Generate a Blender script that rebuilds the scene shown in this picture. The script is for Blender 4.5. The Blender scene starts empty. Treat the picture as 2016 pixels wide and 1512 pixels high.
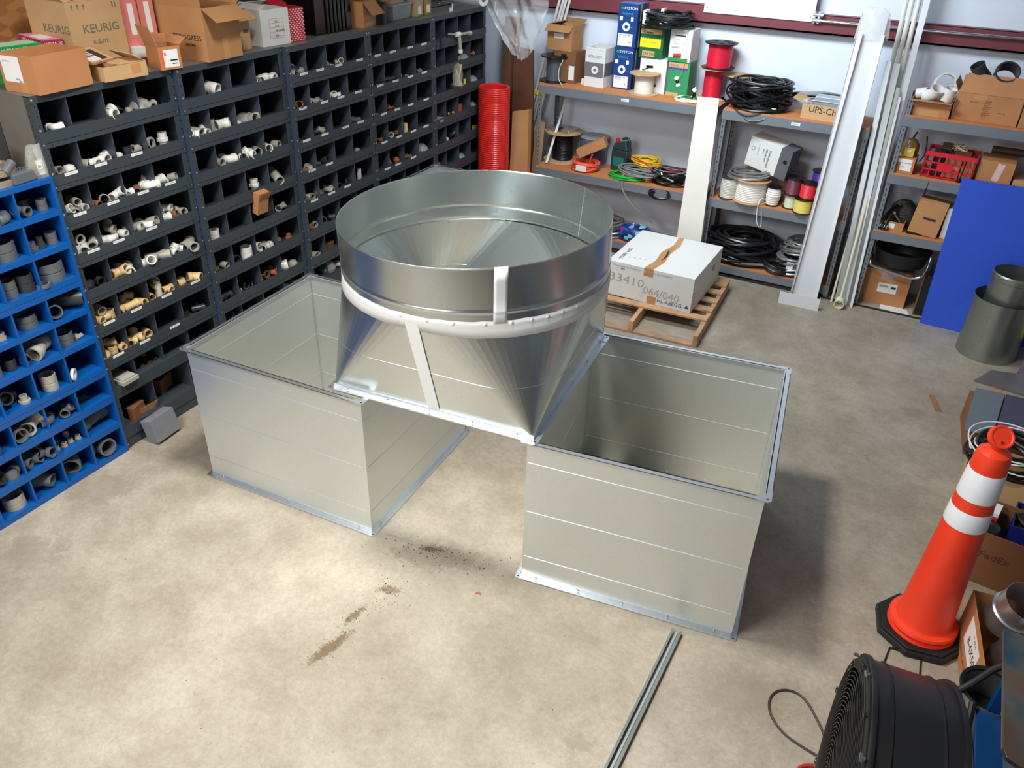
import bpy, math, random
from mathutils import Matrix, Vector, Euler
random.seed(7)
PI = math.pi
SC = bpy.context.scene
COL = SC.collection
# ------------------------------------------------------------------ camera
CAM = (4.08489, -2.56723, 3.18253)
FPX = 1578.6
RM = ((0.88250868, 0.46959573, 0.02565702), (0.26813752, -0.45759028, -0.84776966), (-0.38636861, 0.7550437, -0.52974363))
cd = bpy.data.cameras.new('camera'); cam = bpy.data.objects.new('camera', cd); COL.objects.link(cam)
cd.sensor_width = 36; cd.lens = FPX / 2016 * 36; cd.clip_start = 0.05; cd.clip_end = 100
cam.matrix_world = Matrix(((RM[0][0], -RM[1][0], -RM[2][0], CAM[0]), (RM[0][1], -RM[1][1], -RM[2][1], CAM[1]), (RM[0][2], -RM[1][2], -RM[2][2], CAM[2]), (0, 0, 0, 1)))
SC.camera = cam
# ------------------------------------------------------------------ light
SC.view_settings.view_transform = 'Standard'; SC.view_settings.look = 'None'
SC.view_settings.gamma = 1.0; SC.view_settings.use_curve_mapping = False
SC.view_settings.exposure = -0.2
w = bpy.data.worlds.new('world'); SC.world = w; w.use_nodes = True
w.node_tree.nodes['Background'].inputs[0].default_value = (0.80, 0.90, 1.0, 1)
w.node_tree.nodes['Background'].inputs[1].default_value = 0.155
def area(name, loc, target, sx, sy, power, color, spread=180):
    l = bpy.data.lights.new(name, 'AREA'); l.shape = 'RECTANGLE'; l.size = sx; l.size_y = sy; l.energy = power; l.color = color; l.spread = math.radians(spread)
    o = bpy.data.objects.new(name, l); COL.objects.link(o); o.location = loc
    o.rotation_euler = (Vector(target) - Vector(loc)).to_track_quat('-Z', 'Y').to_euler()
    return o
area('high_bay_light', (2.10, 0.10, 4.6), (2.10, 0.10, 0), 0.55, 0.55, 125, (1.0, 0.97, 0.92), 125)
area('door_daylight', (1.3, -2.6, 3.9), (2.0, -0.4, 0.0), 1.8, 1.2, 122, (1.0, 0.98, 0.95), 135)
area('front_fill_light', (1.6, -7.0, 2.0), (2.2, 0.0, 0.5), 4.5, 2.6, 135, (0.88, 0.94, 1.0))  # added cool fill so the upright duct panels catch light
area('back_wall_fill_light', (2.0, 3.0, 3.6), (2.7, 5.3, 1.1), 1.6, 0.6, 92, (0.82, 0.91, 1.0), 140)  # added fill aimed at the back wall to brighten it, no known fitting
# ------------------------------------------------------------------ helpers
def at(px, py, ax, v):
    """point of the real surface (plane axis=v) seen at a photograph pixel"""
    a = (px - 1008) / FPX; b = (py - 756) / FPX
    d = [RM[0][i] * a + RM[1][i] * b + RM[2][i] for i in range(3)]
    t = (v - CAM[ax]) / d[ax]
    return Vector((CAM[0] + d[0] * t, CAM[1] + d[1] * t, CAM[2] + d[2] * t))
def lin(c):
    r = []
    for u in c[:3]:
        u /= 255.0
        r.append(u / 12.92 if u <= 0.04045 else ((u + 0.055) / 1.055) ** 2.4)
    return (*r, 1)
MATS = {}
def mat(name, rgb, rough=0.6, metal=0.0, var=0.08, scale=6.0, bump=0.0, alpha=1.0, spec=0.5, bscale=None, coat=0.0):
    if name in MATS: return MATS[name]
    m = bpy.data.materials.new(name); m.use_nodes = True; nt = m.node_tree; b = nt.nodes['Principled BSDF']
    c = lin(rgb)
    b.inputs['Roughness'].default_value = rough; b.inputs['Metallic'].default_value = metal
    b.inputs['Specular IOR Level'].default_value = spec; b.inputs['Alpha'].default_value = alpha
    b.inputs['Coat Weight'].default_value = coat
    tc = nt.nodes.new('ShaderNodeTexCoord'); n = nt.nodes.new('ShaderNodeTexNoise'); n.inputs['Scale'].default_value = scale; n.inputs['Detail'].default_value = 4
    nt.links.new(tc.outputs['Object'], n.inputs['Vector'])
    r = nt.nodes.new('ShaderNodeValToRGB'); r.color_ramp.elements[0].position = 0.3; r.color_ramp.elements[1].position = 0.7
    r.color_ramp.elements[0].color = tuple(x * (1 - var) for x in c[:3]) + (1,); r.color_ramp.elements[1].color = tuple(min(1, x * (1 + var)) for x in c[:3]) + (1,)
    nt.links.new(n.outputs['Fac'], r.inputs['Fac']); nt.links.new(r.outputs['Color'], b.inputs['Base Color'])
    if bump:
        n2 = nt.nodes.new('ShaderNodeTexNoise'); n2.inputs['Scale'].default_value = bscale or scale * 4; n2.inputs['Detail'].default_value = 3
        nt.links.new(tc.outputs['Object'], n2.inputs['Vector'])
        bp = nt.nodes.new('ShaderNodeBump'); bp.inputs['Strength'].default_value = bump; bp.inputs['Distance'].default_value = 0.01
        nt.links.new(n2.outputs['Fac'], bp.inputs['Height']); nt.links.new(bp.outputs['Normal'], b.inputs['Normal'])
    MATS[name] = m
    return m
class MB:
    def __init__(s): s.v = []; s.f = []; s.mi = []; s.sm = []; s.M = Matrix()
    def add(s, vs, fs, mi=0, smooth=False):
        o = len(s.v)
        for p in vs: s.v.append(tuple(s.M @ Vector(p)))
        for f in fs: s.f.append(tuple(i + o for i in f)); s.mi.append(mi); s.sm.append(smooth)
        return s
    def box(s, x0, y0, z0, x1, y1, z1, mi=0):
        vs = [(x, y, z) for z in (z0, z1) for y in (y0, y1) for x in (x0, x1)]
        return s.add(vs, [(0, 2, 3, 1), (4, 5, 7, 6), (0, 1, 5, 4), (2, 6, 7, 3), (0, 4, 6, 2), (1, 3, 7, 5)], mi)
    def hexa(s, b, t, mi=0):
        """solid between two quads (4 bottom, 4 top corners, same order)"""
        return s.add(list(b) + list(t), [(3, 2, 1, 0), (4, 5, 6, 7)] + [(i, (i + 1) % 4, 4 + (i + 1) % 4, 4 + i) for i in range(4)], mi)
    def prism(s, poly, z0, z1, mi=0, smooth=False):
        n = len(poly)
        s.add([(x, y, z0) for x, y in poly] + [(x, y, z1) for x, y in poly], [tuple(range(n))[::-1], tuple(range(n, 2 * n))] + [(i, (i + 1) % n, n + (i + 1) % n, n + i) for i in range(n)], mi, smooth)
        return s
    def lathe(s, prof, n=24, mi=0, closed=False, smooth=True, a0=0, a1=2 * PI, ex=1, ey=1):
        full = abs(a1 - a0 - 2 * PI) < 1e-6; k = n if full else n + 1
        vs = []
        for (r, z) in prof:
            for i in range(k):
                a = a0 + (a1 - a0) * i / n; vs.append((r * ex * math.cos(a), r * ey * math.sin(a), z))
        fs = []; P = len(prof)
        for j in range(P if closed else P - 1):
            for i in range(n):
                i2 = (i + 1) % k; j2 = (j + 1) % P
                fs.append((j * k + i, j * k + i2, j2 * k + i2, j2 * k + i))
        return s.add(vs, fs, mi, smooth)
    def frames(s, pts, closed=False):
        pts = [Vector(p) for p in pts]; n = len(pts); T = []
        for i in range(n):
            a = pts[(i - 1) % n] if (closed or i > 0) else pts[i]; b = pts[(i + 1) % n] if (closed or i < n - 1) else pts[i]
            T.append((b - a).normalized())
        u = T[0].orthogonal().normalized(); fr = []
        for i in range(n):
            u = (u - T[i] * u.dot(T[i])).normalized(); fr.append((u.copy(), T[i].cross(u)))
        return pts, fr
    def tube(s, pts, r, n=8, closed=False, mi=0, cap=True):
        pts, fr = s.frames(pts, closed); vs = []; fs = []; N = len(pts)
        rs = r if isinstance(r, (list, tuple)) else [r] * N
        for p, (u, v), q in zip(pts, fr, rs):
            for i in range(n):
                a = 2 * PI * i / n; vs.append(p + u * (q * math.cos(a)) + v * (q * math.sin(a)))
        for j in range(N if closed else N - 1):
            for i in range(n): fs.append((j * n + i, j * n + (i + 1) % n, ((j + 1) % N) * n + (i + 1) % n, ((j + 1) % N) * n + i))
        if cap and not closed: fs += [tuple(range(n))[::-1], tuple(range((N - 1) * n, N * n))]
        return s.add(vs, fs, mi, True)
    def hollow(s, pts, ro, ri, n=18, mi=0):
        """pipe with a wall: outer radii ro per point, inner radius ri"""
        pts, fr = s.frames(pts); N = len(pts); vs = []
        for k, rr in ((0, ro), (1, [ri] * N)):
            for p, (u, v), q in zip(pts, fr, rr):
                for i in range(n):
                    a = 2 * PI * i / n; vs.append(p + u * (q * math.cos(a)) + v * (q * math.sin(a)))
        fs = []; B = N * n
        for j in range(N - 1):
            for i in range(n):
                a, b, c, d = j * n + i, j * n + (i + 1) % n, (j + 1) * n + (i + 1) % n, (j + 1) * n + i
                fs.append((a, b, c, d)); fs.append((B + d, B + c, B + b, B + a))
        for i in range(n):
            i2 = (i + 1) % n
            fs.append((i2, i, B + i, B + i2)); e = (N - 1) * n
            fs.append((e + i, e + i2, B + e + i2, B + e + i))
        return s.add(vs, fs, mi, True)
    def mesh(s, name, mats, sharp=35):
        used = sorted({i for f in s.f for i in f}); rm = {i: k for k, i in enumerate(used)}
        me = bpy.data.meshes.new(name); me.from_pydata([s.v[i] for i in used], [], [tuple(rm[i] for i in f) for f in s.f])
        for m in (mats if isinstance(mats, (list, tuple)) else [mats]): me.materials.append(m)
        me.polygons.foreach_set('material_index', s.mi); me.polygons.foreach_set('use_smooth', s.sm)
        me.update()
        if any(s.sm): me.set_sharp_from_angle(angle=math.radians(sharp))
        return me
    def build(s, name, mats, parent=None, bevel=0.0, loc=None, sharp=35):
        o = bpy.data.objects.new(name, s.mesh(name, mats, sharp)); COL.objects.link(o)
        if parent: o.parent = parent
        if loc is not None: o.location = loc
        if bevel:
            b = o.modifiers.new('bevel', 'BEVEL'); b.width = bevel; b.segments = 2; b.limit_method = 'ANGLE'
        return o
def tag(o, label, cat, group=None):
    o['label'] = label; o['category'] = cat
    if group: o['group'] = group
    return o
def thing(name, label, cat, loc=(0, 0, 0), rot=0, group=None):
    o = bpy.data.objects.new(name, None); COL.objects.link(o); o.location = loc
    o.rotation_euler = rot if isinstance(rot, (tuple, Euler)) else (0, 0, rot)
    o.empty_display_size = 0.1
    return tag(o, label, cat, group)
def struct(o): o['kind'] = 'structure'; return o
def copy_tree(o, parent=None):
    c = o.copy(); COL.objects.link(c)
    if parent: c.parent = parent
    for ch in list(o.children): copy_tree(ch, c)
    return c
def letters(parent, txt, size, m, M, name='lettering', align='LEFT', sx=1.0, ext=0.0004):
    cu = bpy.data.curves.new(name, 'FONT'); cu.body = txt; cu.size = size; cu.align_x = align; cu.align_y = 'CENTER'; cu.extrude = ext; cu.resolution_u = 2
    tmp = bpy.data.objects.new('tmp', cu); COL.objects.link(tmp)
    dg = bpy.context.evaluated_depsgraph_get(); me = bpy.data.meshes.new_from_object(tmp.evaluated_get(dg)); 
    bpy.data.objects.remove(tmp); me.materials.clear(); me.materials.append(m)
    o = bpy.data.objects.new(name, me); COL.objects.link(o); o.parent = parent; o.matrix_local = M @ Matrix.Diagonal((sx, 1, 1, 1))
    return o
def face(size, f):
    """local frame of a box face: x along it, y up it, z outwards; origin lower left corner. box: x 0..w, y 0..d, z 0..h"""
    w_, d_, h_ = size
    if f == 'front': return Matrix(((1, 0, 0, 0), (0, 0, -1, 0), (0, 1, 0, 0), (0, 0, 0, 1)))
    if f == 'right': return Matrix(((0, 0, 1, w_), (1, 0, 0, 0), (0, 1, 0, 0), (0, 0, 0, 1)))
    if f == 'left': return Matrix(((0, 0, -1, 0), (-1, 0, 0, d_), (0, 1, 0, 0), (0, 0, 0, 1)))
    if f == 'top': return Matrix(((1, 0, 0, 0), (0, 1, 0, 0), (0, 0, 1, h_), (0, 0, 0, 1)))
def decal(parent, size, f, u, v, w_, h_, m, name='printed_label', off=0.0006, rot=0):
    mb = MB(); mb.M = face(size, f) @ Matrix.Translation((u, v, 0)) @ Matrix.Rotation(rot, 4, 'Z')
    mb.box(0, 0, 0, w_, h_, off); return mb.build(name, m, parent)
def words(parent, size, f, u, v, txt, s, m, name='lettering', align='LEFT', rot=0, sx=1.0):
    return letters(parent, txt, s, m, face(size, f) @ Matrix.Translation((u, v, 0.001)) @ Matrix.Rotation(rot, 4, 'Z'), name, align, sx)
# ------------------------------------------------------------------ materials
RACK = mat('rack_steel', (66, 74, 80), 0.42, 0.25, 0.08, 5, 0.05)
RACKB = mat('rack_steel_bluish', (62, 74, 100), 0.42, 0.3, 0.1, 6)
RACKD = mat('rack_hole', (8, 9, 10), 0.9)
DIV = mat('divider_steel', (76, 83, 94), 0.4, 0.25, 0.1, 5)
TOPM = mat('rack_top_steel', (120, 118, 110), 0.45, 0.3, 0.12, 4)
BOLT = mat('zinc_bolt', (205, 210, 215), 0.3, 0.9, 0.02)
BLUE = mat('blue_enamel', (4, 84, 160), 0.38, 0.0, 0.07, 4)
WHITE = mat('white_pvc', (226, 224, 216), 0.32, 0, 0.03, 8)
TAN = mat('tan_cpvc', (222, 190, 138), 0.35, 0, 0.05, 8)
PGREY = mat('grey_pvc', (98, 102, 106), 0.33, 0, 0.06, 8)
DGREY = mat('dark_grey_pvc', (52, 55, 58), 0.35, 0, 0.06, 8)
CLEARISH = mat('dull_grey_plastic', (168, 165, 152), 0.35, 0, 0.06, 8)
BRASS = mat('brass', (176, 132, 60), 0.3, 0.9, 0.1, 20)
CHROME = mat('chrome', (215, 218, 222), 0.12, 1, 0.02)
TERRA = mat('terracotta_rubber', (170, 92, 66), 0.6, 0, 0.1, 20)
CART = mat('cardboard', (178, 128, 80), 0.75, 0, 0.07, 5, 0.05, bscale=40)
CARTL = mat('pale_cardboard', (196, 158, 112), 0.75, 0, 0.06, 5)
CARTD = mat('dark_cardboard', (128, 84, 52), 0.8, 0, 0.1, 5)
CARTO = mat('orange_cardboard', (184, 126, 80), 0.7, 0, 0.08, 4)
CTAPE = mat('brown_packing_tape', (190, 140, 88), 0.25, 0, 0.05)
WCARD = mat('white_card', (222, 222, 218), 0.6, 0, 0.02)
PAPER = mat('white_paper', (232, 232, 228), 0.7, 0, 0.02)
INK = mat('dark_ink', (38, 40, 42), 0.7); INKG = mat('grey_green_ink', (98, 112, 100), 0.7); INKB = mat('blue_ink', (30, 84, 142), 0.6)
INKP = mat('pale_ink', (168, 168, 172), 0.7); INKR = mat('red_ink', (196, 60, 74), 0.6)
REDM = mat('red_print', (196, 32, 48), 0.5); GREENP = mat('green_print', (26, 150, 70), 0.5); MAG = mat('magenta_print', (176, 36, 84), 0.5)
BLACK = mat('black_plastic', (18, 18, 20), 0.38, 0, 0.1); RUBB = mat('black_rubber', (24, 25, 27), 0.55, 0, 0.15, 10)
CABLEB = mat('black_cable', (20, 21, 23), 0.35, 0, 0.1); CABLEG = mat('grey_cable', (130, 130, 128), 0.45, 0, 0.1, 20); ARMOR = mat('armoured_cable', (150, 152, 150), 0.35, 0.6, 0.12, 60)
WOODF = mat('spool_wood', (196, 158, 116), 0.7, 0, 0.1, 12)
def galv(name, rgb, rough, metal=0.9):
    m = bpy.data.materials.new(name); m.use_nodes = True; nt = m.node_tree; b = nt.nodes['Principled BSDF']; c = lin(rgb)
    tc = nt.nodes.new('ShaderNodeTexCoord'); v = nt.nodes.new('ShaderNodeTexVoronoi'); v.inputs['Scale'].default_value = 90
    n = nt.nodes.new('ShaderNodeTexNoise'); n.inputs['Scale'].default_value = 2.2; n.inputs['Detail'].default_value = 5
    nt.links.new(tc.outputs['Object'], v.inputs['Vector']); nt.links.new(tc.outputs['Object'], n.inputs['Vector'])
    mx = nt.nodes.new('ShaderNodeMix'); mx.data_type = 'RGBA'
    mx.inputs[6].default_value = tuple(x * 0.97 for x in c[:3]) + (1,); mx.inputs[7].default_value = tuple(min(1, x * 1.02) for x in c[:3]) + (1,)
    nt.links.new(v.outputs['Color'], mx.inputs[0]); nt.links.new(mx.outputs[2], b.inputs['Base Color'])
    mr = nt.nodes.new('ShaderNodeMapRange'); mr.inputs['To Min'].default_value = rough - 0.05; mr.inputs['To Max'].default_value = rough + 0.07
    nt.links.new(n.outputs['Fac'], mr.inputs['Value']); nt.links.new(mr.outputs['Result'], b.inputs['Roughness'])
    b.inputs['Metallic'].default_value = metal
    return m
GALV = galv('galvanised_steel', (222, 227, 225), 0.39, 0.82)
GALVR = galv('galvanised_ring_steel', (212, 219, 219), 0.25, 0.97)
GALVB = galv('galvanised_flange', (212, 217, 220), 0.32)
GALVD = galv('dull_galvanised_steel', (160, 166, 160), 0.33)
TAPE = mat('white_foil_tape', (232, 232, 230), 0.42, 0, 0.015)
ALU = mat('white_aluminium', (226, 228, 232), 0.32, 0.05, 0.03, 3)
PANELW = mat('white_panel', (232, 228, 218), 0.5, 0, 0.02)
SHELFG = mat('shelf_grey_steel', (120, 127, 134), 0.4, 0.2, 0.06, 4)
SHELFD = mat('shelf_dark_steel', (74, 78, 84), 0.45, 0.2, 0.08, 5)
PBOARD = mat('particle_board', (190, 124, 74), 0.7, 0, 0.12, 40)
ORANGE = mat('orange_plastic', (238, 62, 32), 0.42, 0, 0.04, 5)
REFL = mat('reflective_white', (224, 226, 230), 0.3, 0, 0.03)
WOOD = mat('pallet_wood', (184, 144, 104), 0.72, 0, 0.22, 7, 0.12, bscale=30)
WOODG = mat('weathered_pallet_wood', (164, 132, 108), 0.75, 0, 0.25, 9, 0.12)
FILM = mat('clear_plastic_film', (226, 226, 226), 0.12, 0, 0.02, 4, 0.9, alpha=0.34, bscale=12, coat=0.6)
BAGM = mat('clear_bag_plastic', (220, 220, 214), 0.12, 0, 0.02, 6, 0.9, alpha=0.26, bscale=30, coat=0.5)
# ------------------------------------------------------------------ room
def floor_mat():
    m = bpy.data.materials.new('concrete_floor'); m.use_nodes = True; nt = m.node_tree; b = nt.nodes['Principled BSDF']; L = nt.links.new
    tc = nt.nodes.new('ShaderNodeTexCoord')
    def noise(sc, det=6, rough=0.6, dist=0.0):
        n = nt.nodes.new('ShaderNodeTexNoise'); n.inputs['Scale'].default_value = sc; n.inputs['Detail'].default_value = det; n.inputs['Roughness'].default_value = rough; n.inputs['Distortion'].default_value = dist
        L(tc.outputs['Object'], n.inputs['Vector']); return n.outputs['Fac']
    def ramp(src, a, b_, ca, cb):
        r = nt.nodes.new('ShaderNodeValToRGB'); r.color_ramp.elements[0].position = a; r.color_ramp.elements[1].position = b_
        r.color_ramp.elements[0].color = ca; r.color_ramp.elements[1].color = cb; L(src, r.inputs['Fac']); return r.outputs['Color']
    def mixc(f, a, b_, mode='MIX'):
        x = nt.nodes.new('ShaderNodeMix'); x.data_type = 'RGBA'; x.blend_type = mode
        if isinstance(f, float): x.inputs[0].default_value = f
        else: L(f, x.inputs[0])
        for i, s in ((6, a), (7, b_)):
            if isinstance(s, tuple): x.inputs[i].default_value = s
            else: L(s, x.inputs[i])
        return x.outputs[2]
    def math_(op, a, b_):
        x = nt.nodes.new('ShaderNodeMath'); x.operation = op
        for i, s in ((0, a), (1, b_)):
            if isinstance(s, (int, float)): x.inputs[i].default_value = s
            else: L(s, x.inputs[i])
        return x.outputs[0]
    base = ramp(noise(0.8, 6, 0.6), 0.33, 0.68, lin((154, 144, 127)), lin((186, 177, 161)))
    cl = ramp(noise(3.4, 10, 0.78), 0.40, 0.60, lin((150, 136, 114)), (1, 1, 1, 1))
    c = mixc(0.30, base, cl, 'MULTIPLY')
    fine = ramp(noise(38, 8, 0.85), 0.40, 0.58, (0.60, 0.57, 0.52, 1), (1, 1, 1, 1))
    c = mixc(0.42, c, fine, 'MULTIPLY')
    sc = ramp(noise(12, 12, 0.88), 0.34, 0.43, (0.34, 0.30, 0.25, 1), (1, 1, 1, 1))
    c = mixc(0.5, c, sc, 'MULTIPLY')
    gr = ramp(noise(140, 3, 0.9), 0.36, 0.5, (0.7, 0.68, 0.64, 1), (1, 1, 1, 1))
    c = mixc(0.22, c, gr, 'MULTIPLY')
    def spot(cx, cy, ang, lx, ly, thr, nsc, col, amt, c):
        mp = nt.nodes.new('ShaderNodeMapping'); mp.vector_type = 'TEXTURE'
        mp.inputs['Location'].default_value = (cx, cy, 0); mp.inputs['Rotation'].default_value = (0, 0, ang); mp.inputs['Scale'].default_value = (lx, ly, 1)
        L(tc.outputs['Object'], mp.inputs['Vector'])
        ln = nt.nodes.new('ShaderNodeVectorMath'); ln.operation = 'LENGTH'; L(mp.outputs['Vector'], ln.inputs[0])
        fall = math_('SUBTRACT', 1.0, ln.outputs['Value'])
        s_ = math_('ADD', fall, math_('MULTIPLY', math_('SUBTRACT', noise(nsc, 7, 0.75, 1.2), 0.5), 2.6))
        k = nt.nodes.new('ShaderNodeMapRange'); k.inputs['From Min'].default_value = thr; k.inputs['From Max'].default_value = thr + 0.25; L(s_, k.inputs['Value'])
        lim = nt.nodes.new('ShaderNodeMapRange'); lim.inputs['From Min'].default_value = -0.35; lim.inputs['From Max'].default_value = 0.15; L(fall, lim.inputs['Value'])
        return mixc(math_('MULTIPLY', math_('MULTIPLY', k.outputs['Result'], lim.outputs['Result']), amt), c, lin(col))
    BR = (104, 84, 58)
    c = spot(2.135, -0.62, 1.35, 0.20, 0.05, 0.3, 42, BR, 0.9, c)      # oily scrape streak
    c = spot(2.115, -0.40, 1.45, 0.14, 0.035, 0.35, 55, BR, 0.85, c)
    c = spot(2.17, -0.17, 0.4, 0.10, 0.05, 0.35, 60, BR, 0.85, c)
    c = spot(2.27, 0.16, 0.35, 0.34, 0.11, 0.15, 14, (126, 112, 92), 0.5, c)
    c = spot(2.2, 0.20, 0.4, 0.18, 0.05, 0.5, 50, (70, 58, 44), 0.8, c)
    c = spot(2.37, -0.1, 0.8, 0.4, 0.2, 0.4, 6, (150, 142, 126), 0.4, c)
    for (x, y, r) in ((0.35, 0.30, 0.34), (0.15, -0.35, 0.32), (0.3, -0.9, 0.25), (4.3, 0.75, 0.25), (3.05, -0.42, 0.07), (3.38, -0.26, 0.05), (3.4, -0.5, 0.09), (2.75, -0.12, 0.04), (4.0, 0.1, 0.3), (4.45, 3.1, 0.14), (3.4, 3.6, 0.1)):
        c = spot(x, y, 0.5, r, r * 0.75, 0.25, 9, (132, 120, 100), 0.4, c)
    # hair cracks
    v = nt.nodes.new('ShaderNodeTexVoronoi'); v.feature = 'DISTANCE_TO_EDGE'; v.inputs['Scale'].default_value = 0.42
    wv = nt.nodes.new('ShaderNodeVectorMath'); wv.operation = 'ADD'; nz = nt.nodes.new('ShaderNodeTexNoise'); nz.inputs['Scale'].default_value = 2.5
    L(tc.outputs['Object'], nz.inputs['Vector']); sc2 = nt.nodes.new('ShaderNodeVectorMath'); sc2.operation = 'SCALE'; sc2.inputs['Scale'].default_value = 0.25
    L(nz.outputs['Color'], sc2.inputs[0]); L(tc.outputs['Object'], wv.inputs[0]); L(sc2.outputs[0], wv.inputs[1]); L(wv.outputs[0], v.inputs['Vector'])
    cr = ramp(v.outputs['Distance'], 0.0, 0.0015, (0.5, 0.45, 0.38, 1), (1, 1, 1, 1))
    c = mixc(0.10, c, cr, 'MULTIPLY')
    L(c, b.inputs['Base Color'])
    rr = nt.nodes.new('ShaderNodeMapRange'); rr.inputs['To Min'].default_value = 0.42; rr.inputs['To Max'].default_value = 0.68; L(noise(3, 4), rr.inputs['Value']); L(rr.outputs['Result'], b.inputs['Roughness'])
    bp = nt.nodes.new('ShaderNodeBump'); bp.inputs['Strength'].default_value = 0.12; bp.inputs['Distance'].default_value = 0.004; L(noise(30, 6, 0.7), bp.inputs['Height']); L(bp.outputs['Normal'], b.inputs['Normal'])
    return m
struct(MB().box(-1.0, -8, -0.12, 9, 5.42, 0).build('floor', floor_mat()))
WALLB = mat('back_wall_lining', (224, 233, 246), 0.55, 0, 0.04, 1.4, 0.25, bscale=3)
struct(MB().box(-1.0, 5.30, 0, 9, 5.42, 6).build('wall_back', WALLB))
def osb():
    m = bpy.data.materials.new('osb_board'); m.use_nodes = True; nt = m.node_tree; b = nt.nodes['Principled BSDF']
    tc = nt.nodes.new('ShaderNodeTexCoord'); mp = nt.nodes.new('ShaderNodeMapping'); mp.inputs['Scale'].default_value = (1, 9, 16); nt.links.new(tc.outputs['Object'], mp.inputs[0])
    v = nt.nodes.new('ShaderNodeTexVoronoi'); v.inputs['Scale'].default_value = 1.6; nt.links.new(mp.outputs[0], v.inputs['Vector'])
    r = nt.nodes.new('ShaderNodeValToRGB'); r.color_ramp.elements[0].color = lin((140, 84, 40)); r.color_ramp.elements[1].color = lin((206, 142, 82))
    nt.links.new(v.outputs['Color'], r.inputs['Fac']); nt.links.new(r.outputs['Color'], b.inputs['Base Color']); b.inputs['Roughness'].default_value = 0.7
    return m
OSB = osb()
struct(MB().box(-1.0, -8, 0, -0.9, 5.42, 6).build('wall_left', mat('left_wall_brown', (92, 62, 46), 0.7, 0, 0.15, 2)))
struct(MB().box(-0.9, -1.2, 0, -0.88, 1.35, 3.6).build('trim_1', OSB))
struct(MB().box(-0.3, 4.742, 0, 9, 4.758, 0.012).build('trim_2', mat('floor_joint_dark', (40, 36, 32), 0.8)))
# ------------------------------------------------------------------ bin racks
RW = 0.914; PIT = 0.2264; DIVY = (0.207, 0.428, 0.648); LIPTOP = 2.022
def rack_floor(r): return LIPTOP - PIT * r - 0.03 if r < 7 else (0.455 if r == 7 else 0.150)
def rack_ceil(r): return 2.165 - PIT * r if r < 8 else 0.369
def make_rack():
    t = thing('bin_rack', '', 'bin rack')
    for y0, y1, s in ((0, 0.035, 1), (0.868, 0.911, -1)):
        mb = MB(); mb.box(-0.003, y0, 0, 0, y1, 2.205); ys = y0 if s > 0 else y1 - 0.003
        mb.box(-0.045, ys, 0, -0.003, ys + 0.003, 2.205, 2 if s > 0 else 0)
        yc = (y0 + y1) / 2 - 0.006 * s
        for k in range(43):
            z = 0.05 + k * 0.05; mb.box(0, yc + 0.008 - 0.003, z, 0.0006, yc + 0.008 + 0.003, z + 0.008, 1)
            if s > 0: mb.box(-0.035, -0.0006, z, -0.029, 0, z + 0.008, 1)
        mb.build('post', [RACK, RACKD, RACKB], t)
    for y0, y1 in ((0, 0.04), (0.871, 0.911)): MB().box(-0.305, y0, 0, -0.302, y1, 2.205).build('post', RACK, t)
    MB().box(-0.302, 0.0005, 0.02, -0.046, 0.0025, 2.2).build('side_panel', RACK, t)
    MB().box(-0.302, 0.9085, 0.02, -0.046, 0.9105, 2.2).build('side_panel', RACK, t)
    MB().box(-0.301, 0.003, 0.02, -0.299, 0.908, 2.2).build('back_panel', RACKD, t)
    MB().box(-0.305, 0, 2.2, 0, 0.912, 2.206).box(-0.001, 0.0, 2.168, 0.0022, 0.912, 2.206, 1).build('top_panel', [TOPM, RACK], t)
    for r in range(9):
        zf, zc = rack_floor(r), rack_ceil(r); mb = MB()
        mb.box(-0.298, 0.003, zf - 0.003, -0.001, 0.908, zf)
        if r < 7:
            zb = LIPTOP - PIT * r - 0.083; mb.box(-0.012, 0.003, zb, 0.0035, 0.908, zb + 0.024)
            for q in (0.055, 0.09, 0.82, 0.855): mb.box(0.0035, q, zb + 0.009, 0.0041, q + 0.006, zb + 0.015, 1)
            mb.build('shelf', [RACK, RACKD], t)
            MB().box(0.0005, 0.002, zb + 0.027, 0.0045, 0.909, LIPTOP - PIT * r).box(-0.006, 0.002, LIPTOP - PIT * r - 0.003, 0.0005, 0.909, LIPTOP - PIT * r).build('bin_lip', RACK, t)
        elif r == 7:
            mb.box(-0.003, 0.003, 0.372, 0.003, 0.908, 0.455)
            for q in (0.06, 0.10, 0.14, 0.80, 0.84): mb.box(0.003, q, 0.395, 0.0036, q + 0.006, 0.401, 1)
            mb.build('shelf', [RACK, RACKD], t)
        else:
            mb.box(-0.003, 0.003, 0.075, 0.003, 0.908, 0.150); mb.build('shelf', [RACK, RACKD], t)
            MB().box(-0.014, 0.003, 0.0, -0.006, 0.908, 0.072).build('kick_plate', RACK, t)
        for y in (DIVY if r < 8 else (0.30, 0.60)):
            MB().box(-0.298, y - 0.001, zf + 0.001, -0.014, y + 0.001, zc - 0.002).box(-0.018, y - 0.003, zf + 0.001, -0.012, y + 0.003, zc - 0.002).build('divider', DIV, t)
    bm = None
    for yy in (0.012, 0.900):
        for k in range(9):
            for dz in ((0, 0.075) if 0 < k < 8 else (0,)):
                z = (2.185 - PIT * k if k < 8 else 0.03) + dz * (1 if k else 0)
                if bm is None:
                    o = MB(); o.M = Matrix.Rotation(PI / 2, 4, 'Y'); o.lathe([(0, 0.0045), (0.0035, 0.0042), (0.0065, 0.002), (0.0065, 0)], 8); bo = o.build('bolt', BOLT, t); bm = bo
                else: bo = bm.copy(); COL.objects.link(bo)
                bo.location = (0.0003 if yy < 0.5 else 0.0003, yy, z)
                bo.location.x = 0.005 if dz and k < 8 else 0.0003
    return t
RACKX = (-0.018, 0.014, 0.044, 0.044, 0.040)
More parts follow.
